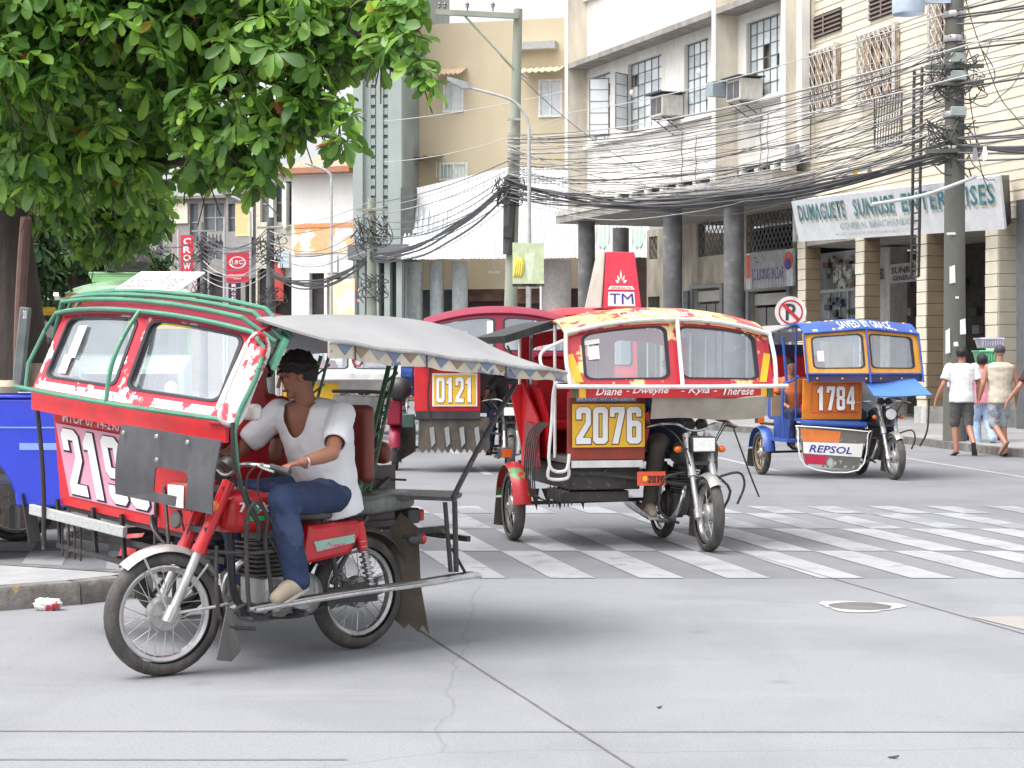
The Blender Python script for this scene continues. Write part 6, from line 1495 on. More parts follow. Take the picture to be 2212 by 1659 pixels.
P2 = empty('utility_pole', V((1097 - 1106) / CF * D2, D2, 0), 0, 'slim greenish utility pole with long top crossarm in the picture centre', 'utility pole', 'utility poles')
zt = CH + 767 / CF * D2
def ap(px, py): return V((px - 1106) / CF * D2 - P2.location.x, 0, CH + (787 - py) / CF * D2)
MB().lathe([(.19, 0), (.17, 4), (.12, zt)], Matrix.Shear('XY', 4, (.025, 0)), 16).build('shaft', polem2, P2)
MB().bar(ap(942, 29) + V(0, -.2, 0), ap(1120, 38) + V(0, -.2, 0), .12, .14).build('cross_arm', polem2, P2)
MB().tube([ap(1005, 38) + V(0, -.2, 0), ap(1112, 152) + V(0, -.1, 0)], .03).tube([ap(1112, 152), ap(1140, 168)], .03).build('arm_brace', polem2, P2)
for px in (950, 962, 1010, 1065): MB().lathe([(.02, 0), (.02, .1), (.06, .11), (.04, .15), (.06, .18), (.02, .24)], Matrix.Translation(ap(px, 27) + V(0, -.2, 0)), 10).build('insulator', mat('brown insulator', (.15, .12, .12), .3), P2)
for py in (260, 318, 345, 380): MB().bar(ap(1095, py) + V(0, -.2, 0), ap(1125, py) + V(0, -.2, 0), .06, .06).build('cross_arm', M['alu'], P2)
scrib(ap(1100, 415) + V(0, -.25, 0), .4, 46, 9, .015).build('wire_tangle', mess, P2)
MB().tube([ap(1104, 385) + V(0, -.2, 0), ap(1100, 470) + V(0, -.2, 0), ap(1098, 550) + V(0, -.2, 0)], [.2, .17, .15], 10).build('cable_sheath', mess, P2)
MB().box(-.12, .12, -.4, -.22, ap(1100, 515).z, ap(1100, 490).z).build('meter_box', M['black'], P2)
# street lamp
D3 = 47.5
SL = empty('street_lamp', V((1143 - 1106) / CF * D3, D3, 0), 0, 'thin grey street lamp arching left over the road beside the slim pole', 'street lamp', 'street lamps')
def sp(px, py): return V((px - 1143) / CF * D3, 0, CH + (787 - py) / CF * D3)
MB().tube([(0, 0, 0), sp(1143, 500), sp(1143, 300), sp(1141, 268), sp(1133, 245), sp(1118, 226), sp(1095, 212), sp(1050, 199), sp(1010, 189)], [.06, .055, .045, .04, .04, .04, .035, .035, .03], 10).build('post', mat('galvanised pole', (.45, .46, .46), .5, .2), SL)
lh = MB().loft([[sp(1018, 186) + V(0, y, z) for y, z in ((-.06, -.06), (.06, -.06), (.06, .06), (-.06, .06))], [sp(1000, 184) + V(0, y, z) for y, z in ((-.12, -.1), (.12, -.1), (.12, .1), (-.12, .1))], [sp(966, 170) + V(0, y, z) for y, z in ((-.1, -.04), (.1, -.04), (.1, .05), (-.1, .05))]]).build('lamp_head', mat('grey lamp head', (.35, .36, .37), .5), SL)
# far lamps and poles
def spole(d, pts, lab, name='street_lamp', cat='street lamp', r=.05, m='galvanised pole'):
    x = (pts[0][0] - 1106) / CF * d
    o = empty(name, V(x, d, 0), 0, lab, cat, 'street lamps' if cat == 'street lamp' else 'utility poles')
    MB().tube([(0, 0, 0)] + [((px - pts[0][0]) / CF * d, 0, CH + (787 - py) / CF * d) for px, py in pts], r, 8).build('post' if cat == 'street lamp' else 'shaft', MATS[m], o); return o
spole(70, [(716, 640), (716, 400), (714, 380), (706, 370), (690, 362), (660, 352)], 'street lamp in front of the white corner shop')
spole(80, [(541, 640), (541, 480), (538, 455), (528, 440), (510, 428), (500, 425)], 'street lamp rising left of the grilled house')
spole(80, [(485, 660), (485, 470)], 'bare thin post left of the courier sign')
for (px, d, top, lab) in ((803, 62, 428, 'utility pole wrapped in wires before the fluted tower'), (584, 72, 470, 'utility pole among wires left of the white corner shop'), (440, 82, 480, 'utility pole near the red CROWN banner'), (345, 92, 500, 'utility pole at the far left end of the street')):
    x = (px - 1106) / CF * d; o = empty('utility_pole', V(x, d, 0), 0, lab, 'utility pole', 'utility poles'); zt_ = CH + (787 - top) / CF * d
    MB().lathe([(.2, 0), (.14, zt_)], Matrix.Identity(4), 12).build('shaft', polem2 if px > 700 else colm, o)
    scrib(V(0, -.2, zt_ - 1.2), .6, 40, px, .016).build('wire_tangle', mess, o)
    scrib(V(0, -.2, zt_ - 3.0), .5, 24, px + 1, .016).build('wire_tangle', mess, o)
    MB().bar((-.5, -.15, zt_ - .4), (.5, -.15, zt_ - .4), .08, .08).build('cross_arm', polem2, o)
# banner beside the lamp post
BB = Fac('drink_banner', 'pale green banner with yellow fruit picture fixed to the lamp post', 'banner', (1107, 46), (1175, 46))
q = BB.quad(1107, 524, 1175, 613, 0); MB().plate(q, .05).build('print', mat('pale green print', (.55, .62, .4), .5, chip=(.45, .58, .3), chscale=2.2, chth=.55), BB.E)
m_ = quadmap(*q)
for i in range(4):
    MB().tube([m_(.04 + .07 * i + .06 * math.sin(t * 2.6), .15 + .5 * t) for t in [j / 6 for j in range(7)]], [.01, .04, .05, .055, .05, .04, .015], 6).build('fruit', mat('banana yellow', (.75, .6, .12), .5), BB.E)
MB().plate([m_(.48, .1), m_(.62, .1), m_(.72, .75), m_(.38, .75)], .01).build('drink', mat('pale drink', (.66, .72, .55), .4), BB.E)
MB().plate([m_(0, -.07), m_(1, -.07), m_(1, .0), m_(0, .0)], .02).build('lower_bar', M['black'], BB.E)
text('lettering', 'FruitBlast', rd_, BB.E, m_, (.3, -.055, .75, .0), bold=.02)
BB.rect('stand', M['alu'], 1136, 618, 1142, 700, .0, .06); BB.rect('stand', M['white'], 1166, 618, 1170, 700, .0, .06)
# no parking sign
NP = empty('no_parking_sign', P(1708, 787, 33) - V(0, 0, CH), 0, 'round white no parking sign with a red ring and black P above the blue tricycle', 'road sign')
zc_ = CH + (787 - 674) / CF * 33; r_ = 34 / CF * 33
MX = Matrix.Translation((0, 0, zc_)) @ Matrix.Rotation(R(90), 4, 'X')
MB().lathe([(.001, .0), (r_, 0), (r_, -.02), (.001, -.02)], MX, 40).build('disc', mat('aged sign white', (.72, .68, .66), .5, dirt=.3), NP)
MB().lathe([(r_ * .68, .008), (r_ * .78, .008)], MX, 40).build('ring', mat('sign red', (.5, .02, .04), .5), NP)
dg = .5 * r_
MB().plate([V(-dg - .02, -.012, zc_ + dg - .02), V(dg - .02, -.012, zc_ - dg - .02), V(dg + .02, -.012, zc_ - dg + .02), V(-dg + .02, -.012, zc_ + dg + .02)], .003).build('slash', MATS['sign red'], NP)
text('lettering', 'P', M['black'], NP, lambda u, v: V(-.09 + .18 * u, -.006, zc_ - .15 + .3 * v), bold=.02)
MB().tube([(0, .04, 0), (0, .04, zc_)], .03, 8).build('post', M['alu'], NP)

# ---------------------------------------------------------------- cables
rs = random.Random(3)
cabm = [mat('grey cable', (.12, .12, .125), .6), mess, mat('light cable', (.42, .42, .42), .6)]
def cable(a, b, sag, r, m, label, group='overhead cables between the poles', wob=0.0, name='overhead_cable', n=18):
    a, b = V(*a), V(*b); pts = []
    ph = rs.uniform(0, 6)
    for i in range(n + 1):
        t = i / n; p = a.lerp(b, t); p.z -= sag * 4 * t * (1 - t)
        p += V(0, 0, wob * math.sin(t * 17 + ph)); pts.append(p)
    o = MB().tube(pts, r, 5).build(name, m); tag(o, label, 'cable', group); return o
pn = V(g.x, g.y - .2, 0); p2 = V(P2.location.x, D2 - .25, 0)
zN = lambda py: CH + (787 - py) / CF * g.y
z2 = lambda py: CH + (787 - py) / CF * D2
L1 = 'cable of the dense bundle sagging between the slim pole and the thick pole'
L2 = 'thin wire of the fan stretched above the bundle between slim and thick poles'
for i in range(15):
    cable((p2.x + rs.uniform(-.1, .1), p2.y, z2(rs.uniform(385, 430))), (pn.x + rs.uniform(-.2, .1), pn.y, zN(rs.uniform(300, 345))), rs.uniform(.3, .9), rs.choice((.01, .013, .016, .022)), cabm[rs.choice((0, 1, 1))], L1, 'cables of the dense bundle', .02)
for i in range(13):
    cable((p2.x, p2.y, z2(295 + i * 8)), (pn.x, pn.y, zN(100 + i * 15 + rs.uniform(-6, 6))), rs.uniform(.25, .6), rs.choice((.008, .011, .014)), cabm[rs.choice((0, 0, 1, 2))], L2, 'wires of the fan between the poles', .006)
for i in range(10):
    cable((p2.x, p2.y, z2(rs.uniform(350, 420))), (pn.x, pn.y, zN(rs.uniform(170, 300))), rs.uniform(.4, 1.3), rs.choice((.007, .01)), cabm[rs.choice((0, 1, 2))], L2, 'wires of the fan between the poles', .012)
for i in range(26):
    cable((p2.x, p2.y, z2(rs.uniform(290, 440))), (pn.x + rs.uniform(-.15, .15), pn.y, zN(rs.uniform(60, 350))), rs.uniform(.2, 1.2), rs.choice((.006, .007, .009)), cabm[rs.choice((0, 0, 2, 2, 1))], L2, 'wires of the fan between the poles', .02)
for i in range(10):
    a = P(rs.uniform(1250, 1700), rs.uniform(330, 430), 52 if i % 2 else 48); cable(a, (pn.x, pn.y, zN(rs.uniform(120, 330))), rs.uniform(.3, 1.0), .007, cabm[rs.choice((0, 1))], 'thin drop wire from the canopy edge of the white building to the thick pole', 'drop wires along the canopy', .02)
# to the right, past the frame
p5 = V(13.5, 20, 0)
for i in range(18):
    z = rs.uniform(4.8, 7.6); cable((pn.x, pn.y, z), (p5.x, p5.y, z * .92 + .75 + rs.uniform(-.4, .5)), rs.uniform(.1, .5), rs.choice((.008, .012, .018)), cabm[rs.choice((0, 1))], 'cable leaving the thick pole toward the right edge', 'cables right of the thick pole', .01)
for i in range(6):
    cable((pn.x, pn.y, zN(318)), (p5.x, p5.y, 4.95 + .03 * i), .35 + .05 * i, .025, mess, 'thick cable of the right hand bundle leaving the thick pole low', 'thick cables right of the pole', .02)
for i in range(7):
    cable((pn.x + .1, pn.y, rs.uniform(5, 8)), (pn.x + rs.uniform(1.2, 2.6), pn.y + rs.uniform(2, 7), rs.uniform(4.5, 8.5)), rs.uniform(.2, .8), .009, cabm[1], 'loose drop wire from the thick pole to the cream siding', 'drop wires to the siding', .03)
# slim pole to the tower pole and on down the street
pt = V((803 - 1106) / CF * 62, 61.8, 0); zt3 = lambda py: CH + (787 - py) / CF * 62
for i in range(8): cable((p2.x, p2.y, z2(400 + rs.uniform(-5, 25))), (pt.x, pt.y, zt3(560 + rs.uniform(-12, 8))), rs.uniform(.3, .6), rs.choice((.02, .03)), mess, 'cable of the heavy bundle between slim pole and tower pole', 'cables of the heavy left bundle', .02)
for i in range(10): cable((p2.x, p2.y, z2(350 + i * 10)), (pt.x, pt.y, zt3(440 + i * 12)), rs.uniform(.15, .7), rs.choice((.01, .014)), cabm[rs.choice((0, 0, 2))], 'thin wire from slim pole toward the tower pole', 'thin wires toward the tower pole')
pu = V((584 - 1106) / CF * 72, 71.8, 0); zu = lambda py: CH + (787 - py) / CF * 72
for i in range(6): cable((pt.x, pt.y, zt3(555 + rs.uniform(-10, 6))), (pu.x, pu.y, zu(590 + rs.uniform(-14, 6))), rs.uniform(.5, .9), .03, mess, 'cable of the far heavy bundle past the white corner shop', 'cables past the corner shop', .02)
for i in range(9): cable((pt.x, pt.y, zt3(435 + i * 13)), (pu.x, pu.y, zu(490 + i * 9)), rs.uniform(.2, .8), .014, cabm[rs.choice((0, 2))], 'thin far wire past the white corner shop', 'thin wires past the corner shop')
pv_ = V((440 - 1106) / CF * 82, 81.8, 0); zv = lambda py: CH + (787 - py) / CF * 82
for i in range(12): cable((pu.x, pu.y, zu(488 + i * 9)), (pv_.x, pv_.y, zv(500 + i * 9)), rs.uniform(.3, .9), .018, cabm[rs.choice((0, 1, 2))], 'far wire between the poles near the red banners', 'wires near the red banners')
pw_ = V((345 - 1106) / CF * 92, 91.8, 0); zw_ = lambda py: CH + (787 - py) / CF * 92
for i in range(10): cable((pv_.x, pv_.y, zv(500 + i * 9)), (pw_.x, pw_.y, zw_(520 + i * 8)), rs.uniform(.3, .9), .018, cabm[rs.choice((0, 1))], 'farthest wire under the tree at the street end', 'farthest wires')
# long pale wires high across the white facade and beige wall
for a, b in ((P(830, 262, 66), P(1536, 110, 56)), (P(1200, 247, 60), P(2215, -30, 30)), (P(830, 350, 66), P(1222, 250, 60)), (P(760, 470, 66), P(1190, 340, 52)), (P(1107, 300, 50), P(2215, 60, 26)), (P(1107, 332, 50), P(2215, 130, 26))):
    cable(a, b, .3, .014, cabm[2], 'pale single wire crossing high in front of the facades', 'pale single wires')
cable(P(1080, 120, 50), P(1470, 400, 57), .5, .01, cabm[0], 'thin stay wire slanting down right across the white facade', None)
# hanging rags on the bundle
for px, py, mm, lab in ((1847, 375, M['yellow'], 'yellow rag hanging on the cable bundle above the signboard'), (1835, 372, M['paper'], 'pale rag hanging on the bundle left of the yellow rag'), (1878, 372, M['canvas'], 'grey rag hanging on the bundle right of the yellow rag'), (2127, 332, M['paper'], 'pale rag hanging right of the thick pole'), (2106, 335, M['canvas'], 'grey rag hanging close right of the thick pole')):
    c = P(px, py, 35.5 if px < 2000 else 30); b = MB().plate([V(-.02, 0, .12), V(.02, 0, .12), V(.05, 0, -.02), V(.03, 0, -.1), V(-.03, 0, -.12), V(-.04, 0, 0)], .02)
    o = b.build('hanging_rag', mm); o.location = c; tag(o, lab, 'rag')

for k_, (py0, py1, px0, px1, m_, lab) in enumerate(((730, 752, 2112, 2160, mat('pale lilac plastic', (.55, .52, .62), .4), 'pale lilac plastic basket, topmost of the stack behind the walking men'), (757, 784, 2108, 2158, mat('green plastic', (.15, .55, .3), .4), 'green plastic basket in the middle of the stack behind the walking men'), (789, 812, 2106, 2156, mat('pink plastic', (.75, .3, .4), .4), 'pink plastic basket low in the stack behind the walking men'))):
    c = P((px0 + px1) / 2, py1, 32.2); hw = (px1 - px0) / 2 / CF * 32.2; h = (py1 - py0) / CF * 32.2
    b = MB().loft([[V(x * hw * .8, y * .2, 0) for x, y in ((-1, -1), (1, -1), (1, 1), (-1, 1))], [V(x * hw, y * .26, h) for x, y in ((-1, -1), (1, -1), (1, 1), (-1, 1))]]); b.box(-hw * 1.05, hw * 1.05, -.28, .28, h - .03, h + .002)
    for i in range(9): b.box(-hw * .9 + i * hw * .22, -hw * .9 + i * hw * .22 + .02, -.262, -.2, .03, h - .04)
    o = b.build('basket', m_, bevel=.008); o.location = c; tag(o, lab, 'basket', 'plastic baskets stacked by the shop')
tb_ = MB().box(-.3, .3, -.25, .25, .0, .04); 
for x in (-.27, .27):
    for y in (-.22, .22): tb_.box(x - .02, x + .02, y - .02, y + .02, -1.12, 0)
o = tb_.build('display_stand', M['blacksteel']); c = P(2131, 812, 32.2); o.location = (c.x, 32.2, c.z - .045); tag(o, 'dark stand carrying the stacked plastic baskets behind the walking men', 'stand')
# ---------------------------------------------------------------- people
def remesh(mb, vox, it=3, fac=.6):
    me = bpy.data.meshes.new('blob'); me.from_pydata([tuple(p) for p in mb.v], [], mb.f)
    o = bpy.data.objects.new('blob', me); COL.objects.link(o)
    r = o.modifiers.new('r', 'REMESH'); r.mode = 'VOXEL'; r.voxel_size = vox
    s = o.modifiers.new('s', 'SMOOTH'); s.iterations = it; s.factor = fac
    dg = bpy.context.evaluated_depsgraph_get(); dg.update()
    out = bpy.data.meshes.new_from_object(o.evaluated_get(dg))
    bpy.data.objects.remove(o); out.shade_smooth(); return out
def addmesh(name, me, m, parent):
    me.name = name; me.materials.clear(); me.materials.append(m)
    o = bpy.data.objects.new(name, me); COL.objects.link(o); o.parent = parent; return o
def oval(c, lat, fwd, a, b, n=16): return [c + lat * (a * math.cos(2 * math.pi * i / n)) + fwd * (b * math.sin(2 * math.pi * i / n)) for i in range(n)]
def torso(b, J, g=0.0, top=True, low=0.0, k=1.0, belly=0.0):
    pel, che, nk = V(*J['pel']), V(*J['che']), V(*J['nk']); sl, sr, hl, hr = [V(*J[q]) for q in ('shL', 'shR', 'hiL', 'hiR')]
    lat = (sl - sr).normalized(); lat2 = (hl - hr).normalized(); up = (nk - pel).normalized(); fw = lat.cross(up).normalized() * 1.0; fw2 = lat2.cross(up).normalized()
    sw = (sl - sr).length / 2
    rings = []
    if low: rings.append(oval(pel - up * low, lat2, fw2, .165 * k + g, .12 * k + g))
    rings += [oval(pel - up * .04 * (0 if low else 1), lat2, fw2, .165 * k + g, .12 * k + g), oval(pel.lerp(che, .35), lat2, fw2, (.15 + belly * .5) * k + g, (.11 + belly) * k + g), oval(pel.lerp(che, .7), lat, fw, (.158 + belly * .3) * k + g, (.112 + belly * .8) * k + g),
              oval(che, lat, fw, sw * .93 + g, .118 * k + g), oval((sl + sr) / 2 + up * .0, lat, fw, sw * .98 + g, .098 * k + g), oval((sl + sr) / 2 + up * .045, lat, fw, sw * .72 + g, .075 * k + g), oval(nk - up * .005, lat, fw, .062 + g, .062 + g)]
    b.loft(rings)
    return up, lat, fw
def finger(b, p, d, dn, L, r, curl):
    a = p; dd = d.copy()
    for s_, (q, rr) in enumerate(((.45, 1), (.3, .9), (.25, .8))):
        e = a + dd * L * q; b.cap(a, r * rr, e, r * rr * .88, 8); a = e; dd = (dd * math.cos(curl) + dn * math.sin(curl)).normalized(); dn = (dn * math.cos(curl) - dd * math.sin(curl) * 0).normalized()
def hand(b, wr, d, dn, sd, k=1.0, curl=.7):
    """wrist, pointing direction, palm normal (towards the palm side), thumb side"""
    d, dn, sd = d.normalized(), dn.normalized(), sd.normalized()
    for t in (-.03, -.01, .01, .03): b.cap(wr + sd * t * .6 * k, .014 * k, wr + (d * .075 + sd * t) * k, .0125 * k, 8)
    for t, L in ((.033, .07), (.011, .08), (-.011, .075), (-.033, .058)): finger(b, wr + (d * .08 + sd * t) * k, d, dn, L * k, .0088 * k, curl)
    th = (sd * .75 + d * .6).normalized(); finger(b, wr + (d * .025 + sd * .025) * k, th, dn, .075 * k, .0105 * k, .35)
def person(label, M4, J, sp, vox=.012, group=None):
    E = bpy.data.objects.new('person', None); COL.objects.link(E); E.matrix_world = M4; tag(E, label, 'person', group)
    j = {a: V(*c) for a, c in J.items() if len(c) == 3}
    k = sp.get('k', 1.0); b = MB()
    up, lat, fw = torso(b, J, 0, k=k * .95, belly=sp.get('belly', 0))
    hd = j['hd']; face = j['face'].normalized(); hup = (hd - j['nk']).normalized() if 'hup' not in j else j['hup'].normalized(); side = hup.cross(face).normalized(); face = side.cross(hup).normalized()
    hm = Matrix((side, face, hup)).transposed().to_4x4()
    b.cap(j['nk'] - up * .03, .058 * k, hd - hup * .06 - face * .01, .052 * k, 14)
    b.ell(hd + hup * .02 - face * .012, .074 * k, .092 * k, .094 * k, hm)
    b.ell(hd - hup * .045 + face * .025, .054 * k, .062 * k, .068 * k, hm)
    b.ell(hd - hup * .088 + face * .06, .028 * k, .024 * k, .022 * k, hm)
    b.cap(hd + hup * .008 + face * .085, .009 * k, hd - hup * .03 + face * .105, .014 * k, 8)
    for s in (-1, 1):
        b.ell(hd + side * .072 * s * k - hup * .01 - face * .005, .012, .02, .032, hm); b.ell(hd - hup * .01 + face * .062 + side * .04 * s, .022, .02, .02, hm)
        b.ell(hd + hup * .028 + face * .082 + side * .03 * s, .024, .014, .01, hm)
    for a, e, h in (('shL', 'elL', 'waL'), ('shR', 'elR', 'waR')):
        b.cap(j[a], .05 * k, j[e], .039 * k); b.cap(j[e], .04 * k, j[e].lerp(j[h], .35), .041 * k); b.cap(j[e].lerp(j[h], .3), .041 * k, j[h], .026 * k)
        s_ = a[-1]
        if 'hd' + s_ in j: hand(b, j[h], j['hd' + s_], j['pn' + s_], j['ts' + s_], k, sp.get('curl', .7))
    for a, e, h, t in (('hiL', 'knL', 'anL', 'toL'), ('hiR', 'knR', 'anR', 'toR')):
        b.cap(j[a], .082 * k, j[e], .055 * k); b.cap(j[e], .054 * k, j[e].lerp(j[h], .35), .056 * k); b.cap(j[e].lerp(j[h], .3), .056 * k, j[h], .036 * k)
        b.cap(j[h], .036 * k, j[h].lerp(j[t], .6), .032 * k); b.cap(j[h].lerp(j[t], .5), .034 * k, j[t], .024 * k)
    body = addmesh('body', remesh(b, vox * .6 if sp.get('fine') else vox, 2, .5), sp['skin'], E)
    # hair
    if sp.get('hair', True):
        h = MB(); n, q = 44, 26
        vs = []; fs = []
        for i in range(q):
            th = math.radians(138) * i / (q - 1)
            for m_ in range(n):
                a = 2 * math.pi * m_ / n
                frontness = math.sin(a)                # +1 at the face
                lim = 1.0 - .46 * max(0, frontness) ** .6 - .12 * (1 - abs(frontness))
                t2 = th * lim
                cc = V(math.cos(a) * math.sin(th), math.sin(a) * math.sin(th), math.cos(th)); r1 = 1.05 + .1 * noise.noise(cc * 4 + V(len(label), 0, 0)) + .09 * noise.noise(cc * 13); t2 *= 1 + .1 * noise.noise(V(m_ * .7, len(label), 0))
                p = V(.083 * math.sin(t2) * math.cos(a), .101 * math.sin(t2) * math.sin(a), .108 * math.cos(t2)) * k * r1
                vs.append(hd + hup * .018 - face * .014 + hm.to_3x3() @ p)
        for i in range(q - 1):
            for m_ in range(n): fs.append((i * n + m_, i * n + (m_ + 1) % n, (i + 1) * n + (m_ + 1) % n, (i + 1) * n + m_))
        h.add(vs, fs)
        ho = h.build('hair', mat('black hair', (.012, .01, .009), .55, bump=.6, bscale=90, stretch=(1, 1, .3)), E, ang=180)
        so = ho.modifiers.new('s', 'SOLIDIFY'); so.thickness = .015; so.offset = -1
    if sp.get('cap'):
        c_ = MB(); c_.ell(hd + hup * .035 - face * .01, .087, .104, .088, hm); c_.plate([hd + hup * .03 + face * .09 + side * .06, hd + hup * .03 + face * .09 - side * .06, hd + hup * .0 + face * .17 - side * .04, hd + hup * .0 + face * .17 + side * .04], .008); c_.build('cap', sp['cap'], E, ang=60)
    if sp.get('fine'):
        ey = MB()
        for s in (-1, 1): ey.ell(hd + hup * .006 + face * .083 + side * .031 * s, .012, .008, .005, hm, 8, 5)
        ey.build('eyes', mat('dark eye', (.02, .015, .012), .2), E)
        eb = MB()
        for s in (-1, 1): eb.tube([hd + hup * .034 + face * .088 + side * .014 * s, hd + hup * .038 + face * .086 + side * .034 * s, hd + hup * .03 + face * .072 + side * .05 * s], .004, 6)
        eb.build('eyebrows', MATS['black hair'], E)
        lp = MB().tube([hd - hup * .062 + face * .07 + side * .026, hd - hup * .06 + face * .088, hd - hup * .062 + face * .07 - side * .026], .006, 6); lp.build('lips', mat('lips', (.2, .06, .05), .5), E)
    # shirt
    sh = MB(); g = sp.get('loose', .018)
    torso(sh, J, g, low=sp.get('hem', .1), k=k, belly=sp.get('belly', 0))
    sl = sp.get('sleeve', .55)
    if sl:
        for a, e in (('shL', 'elL'), ('shR', 'elR')):
            q_ = j[a].lerp(j[e], sl); sh.cap(j[a], .062 * k + g * .4, q_, .058 * k + g * .5)
    me = remesh(sh, vox * .7, 3, .6)
    bm = bmesh.new(); bm.from_mesh(me)
    kill = []
    nk = j['nk']
    for f in bm.faces:
        c = f.calc_center_median(); r = c - nk; z = r.dot(up); x = r.dot(lat); y = r.dot(fw)
        if z > -.005 + .0 and math.hypot(x, y) < .105: kill.append(f); continue
        vd = sp.get('vneck', .05)
        if y > 0 and z > -vd and abs(x) < .078 * (1 - (-z / vd) ** 2 if z < 0 else 1) ** .5 + .0: kill.append(f); continue
        if low_cut(c, j, sl, up, sp): kill.append(f)
    bmesh.ops.delete(bm, geom=kill, context='FACES')
    bmesh.ops.delete(bm, geom=[v for v in bm.verts if not v.link_faces], context='VERTS')
    for _ in range(14):
        nw = []
        for v in bm.verts:
            if v.is_boundary:
                nb = [e.other_vert(v).co for e in v.link_edges if e.is_boundary]
                if len(nb) == 2: nw.append((v, v.co * .4 + (nb[0] + nb[1]) * .3))
        for v, c in nw: v.co = c
    if sp.get('wrinkle'):
        bm.normal_update()
        for v in bm.verts:
            c = v.co; n_ = noise.noise(V(c.x * 7 + c.z * 4, c.y * 7, c.z * 11)) * .011 + noise.noise(V(c.x * 22, c.y * 22, c.z * 30)) * .003
            v.co += v.normal * n_ * sp['wrinkle']
    bm.to_mesh(me); bm.free(); me.shade_smooth()
    so = addmesh('shirt', me, sp['shirt'], E)
    md = so.modifiers.new('s', 'SOLIDIFY'); md.thickness = .006; md.offset = 1
    if sp.get('vneck', .05) > .08:      # collar rib
        pts = []
        vd = sp['vneck']
        for i in range(29):
            t = -1 + 2 * i / 28; 
            x = .08 * t; z = -vd * max(0, 1 - t * t) ** .5
            pts.append((x, z))
    # trousers / shorts
    tr = MB(); cut = sp.get('leg', 1.0); g = .014
    tr.loft([oval(j['pel'] + up * .05, lat, fw, .16 * k + g, .118 * k + g), oval(j['pel'], lat, fw, .168 * k + g, .125 * k + g), oval(j['pel'] - up * .07, lat, fw, .16 * k + g, .115 * k + g)])
    for a, e, h in (('hiL', 'knL', 'anL'), ('hiR', 'knR', 'anR')):
        tr.cap(j[a], .09 * k + g, j[e], .064 * k + g * (1.6 if cut < 1 else 1))
        if cut >= 1: tr.cap(j[e], .064 * k + g, j[e].lerp(j[h], .4), .064 * k + g); tr.cap(j[e].lerp(j[h], .35), .064 * k + g, j[h], .052 * k + g)
    me = remesh(tr, vox * .7, 3, .6)
    nrm = [v.normal.copy() for v in me.vertices]
    for v, vn in zip(me.vertices, nrm):
        c = v.co; v.co += vn * (noise.noise(V(c.x * 9, c.y * 9, c.z * 13)) * .009 + noise.noise(V(c.x * 25, c.y * 25, c.z * 25)) * .003)
    addmesh('trousers' if cut >= 1 else 'shorts', me, sp['legs'], E)
    # footwear
    for a, t in (('anL', 'toL'), ('anR', 'toR')):
        d = (j[t] - j[a]); 
        if sp.get('shoe', 'flip') == 'flip':
            dd = d.normalized(); s_ = dd.cross(V(0, 0, 1)).normalized(); nn = s_.cross(dd).normalized()
            heel = j[a] - dd * .04 - nn * .045; tip = j[t] + dd * .03 - nn * .03
            MB().plate([heel - s_ * .035, tip - s_ * .045, tip + s_ * .045, heel + s_ * .035], .018).build('slipper', M['black'], E, bevel=.006)
        else:
            s_ = MB(); s_.cap(j[a] - V(0, 0, .02), .048, j[a].lerp(j[t], .5), .043); s_.cap(j[a].lerp(j[t], .5), .044, j[t], .036)
            addmesh('shoe', remesh(s_, .012, 2), sp.get('shoemat', mat('tan shoe', (.42, .36, .27), .7)), E)
            MB().bar(j[a] - V(0, 0, .062) - d.normalized() * .05, j[t] - V(0, 0, .034) + d.normalized() * .035, .08, .018).build('sole', mat('pale sole', (.5, .48, .44), .7), E, bevel=.006)
    return E
def low_cut(c, j, sl, up, sp):
    if not sl:      # sleeveless: open the arm holes
        for a in ('shL', 'shR'):
            r = c - j[a]; ax = (j['shL'] - j['shR']).normalized() * (1 if a == 'shL' else -1)
            if r.dot(ax) > .012 and r.length < .13 and r.dot(up) < .03: return True
        return False
    for a, e in (('shL', 'elL'), ('shR', 'elR')):
        d = (j[e] - j[a]); L = d.length; d = d / L; r = c - j[a]; t = r.dot(d)
        if t > sl * L + .03 and (r - d * t).length < .085: return True
    return False
skin1 = mat('brown skin', (.33, .145, .09), .5, var=.06, sss=.15, rnd=.05); skin2 = mat('tan skin', (.36, .17, .11), .5, var=.06, sss=.15)
tee = mat('white cotton', (.76, .76, .78), .85, var=.03, bump=.08, bscale=8); jean = mat('dark blue denim', (.022, .04, .1), .85, var=.3, scale=5, chip=(.045, .07, .15), chscale=3, chth=.55, bump=.2, bscale=60)
TM = TA.matrix_world.copy(); TM = Matrix.Translation(TA.location) @ Matrix.Rotation(TA.rotation_euler.z, 4, 'Z')
J = dict(pel=(.2, .0, .83), che=(.28, .02, 1.08), nk=(.34, .0, 1.265), hd=(.375, -.02, 1.40), face=(.86, -.5, -.12), shL=(.26, .185, 1.2), shR=(.37, -.17, 1.21), elL=(.44, .33, 1.02), waL=(.62, .33, .985),
         elR=(.52, -.33, 1.0), waR=(.66, -.33, .99), hdL=(.95, .05, -.12), pnL=(0, 0, -1), tsL=(-.1, -1, -.1), hdR=(.95, -.05, -.15), pnR=(0, 0, -1), tsR=(-.1, 1, -.1),
         hiL=(.24, .1, .8), hiR=(.26, -.1, .8), knL=(.64, .2, .80), knR=(.66, -.19, .80), anL=(.56, .215, .41), anR=(.56, -.2, .36), toL=(.7, .235, .34), toR=(.72, -.21, .29))
person('tricycle driver in a white scoop neck shirt and jeans steering the nearest red tricycle', TM, J,
       dict(skin=skin1, shirt=tee, legs=jean, vneck=.15, sleeve=.62, fine=True, k=.92, belly=.028, hem=.13, wrinkle=1.0, shoe='shoe', loose=.022, curl=.62), vox=.011)
TM_ = Matrix
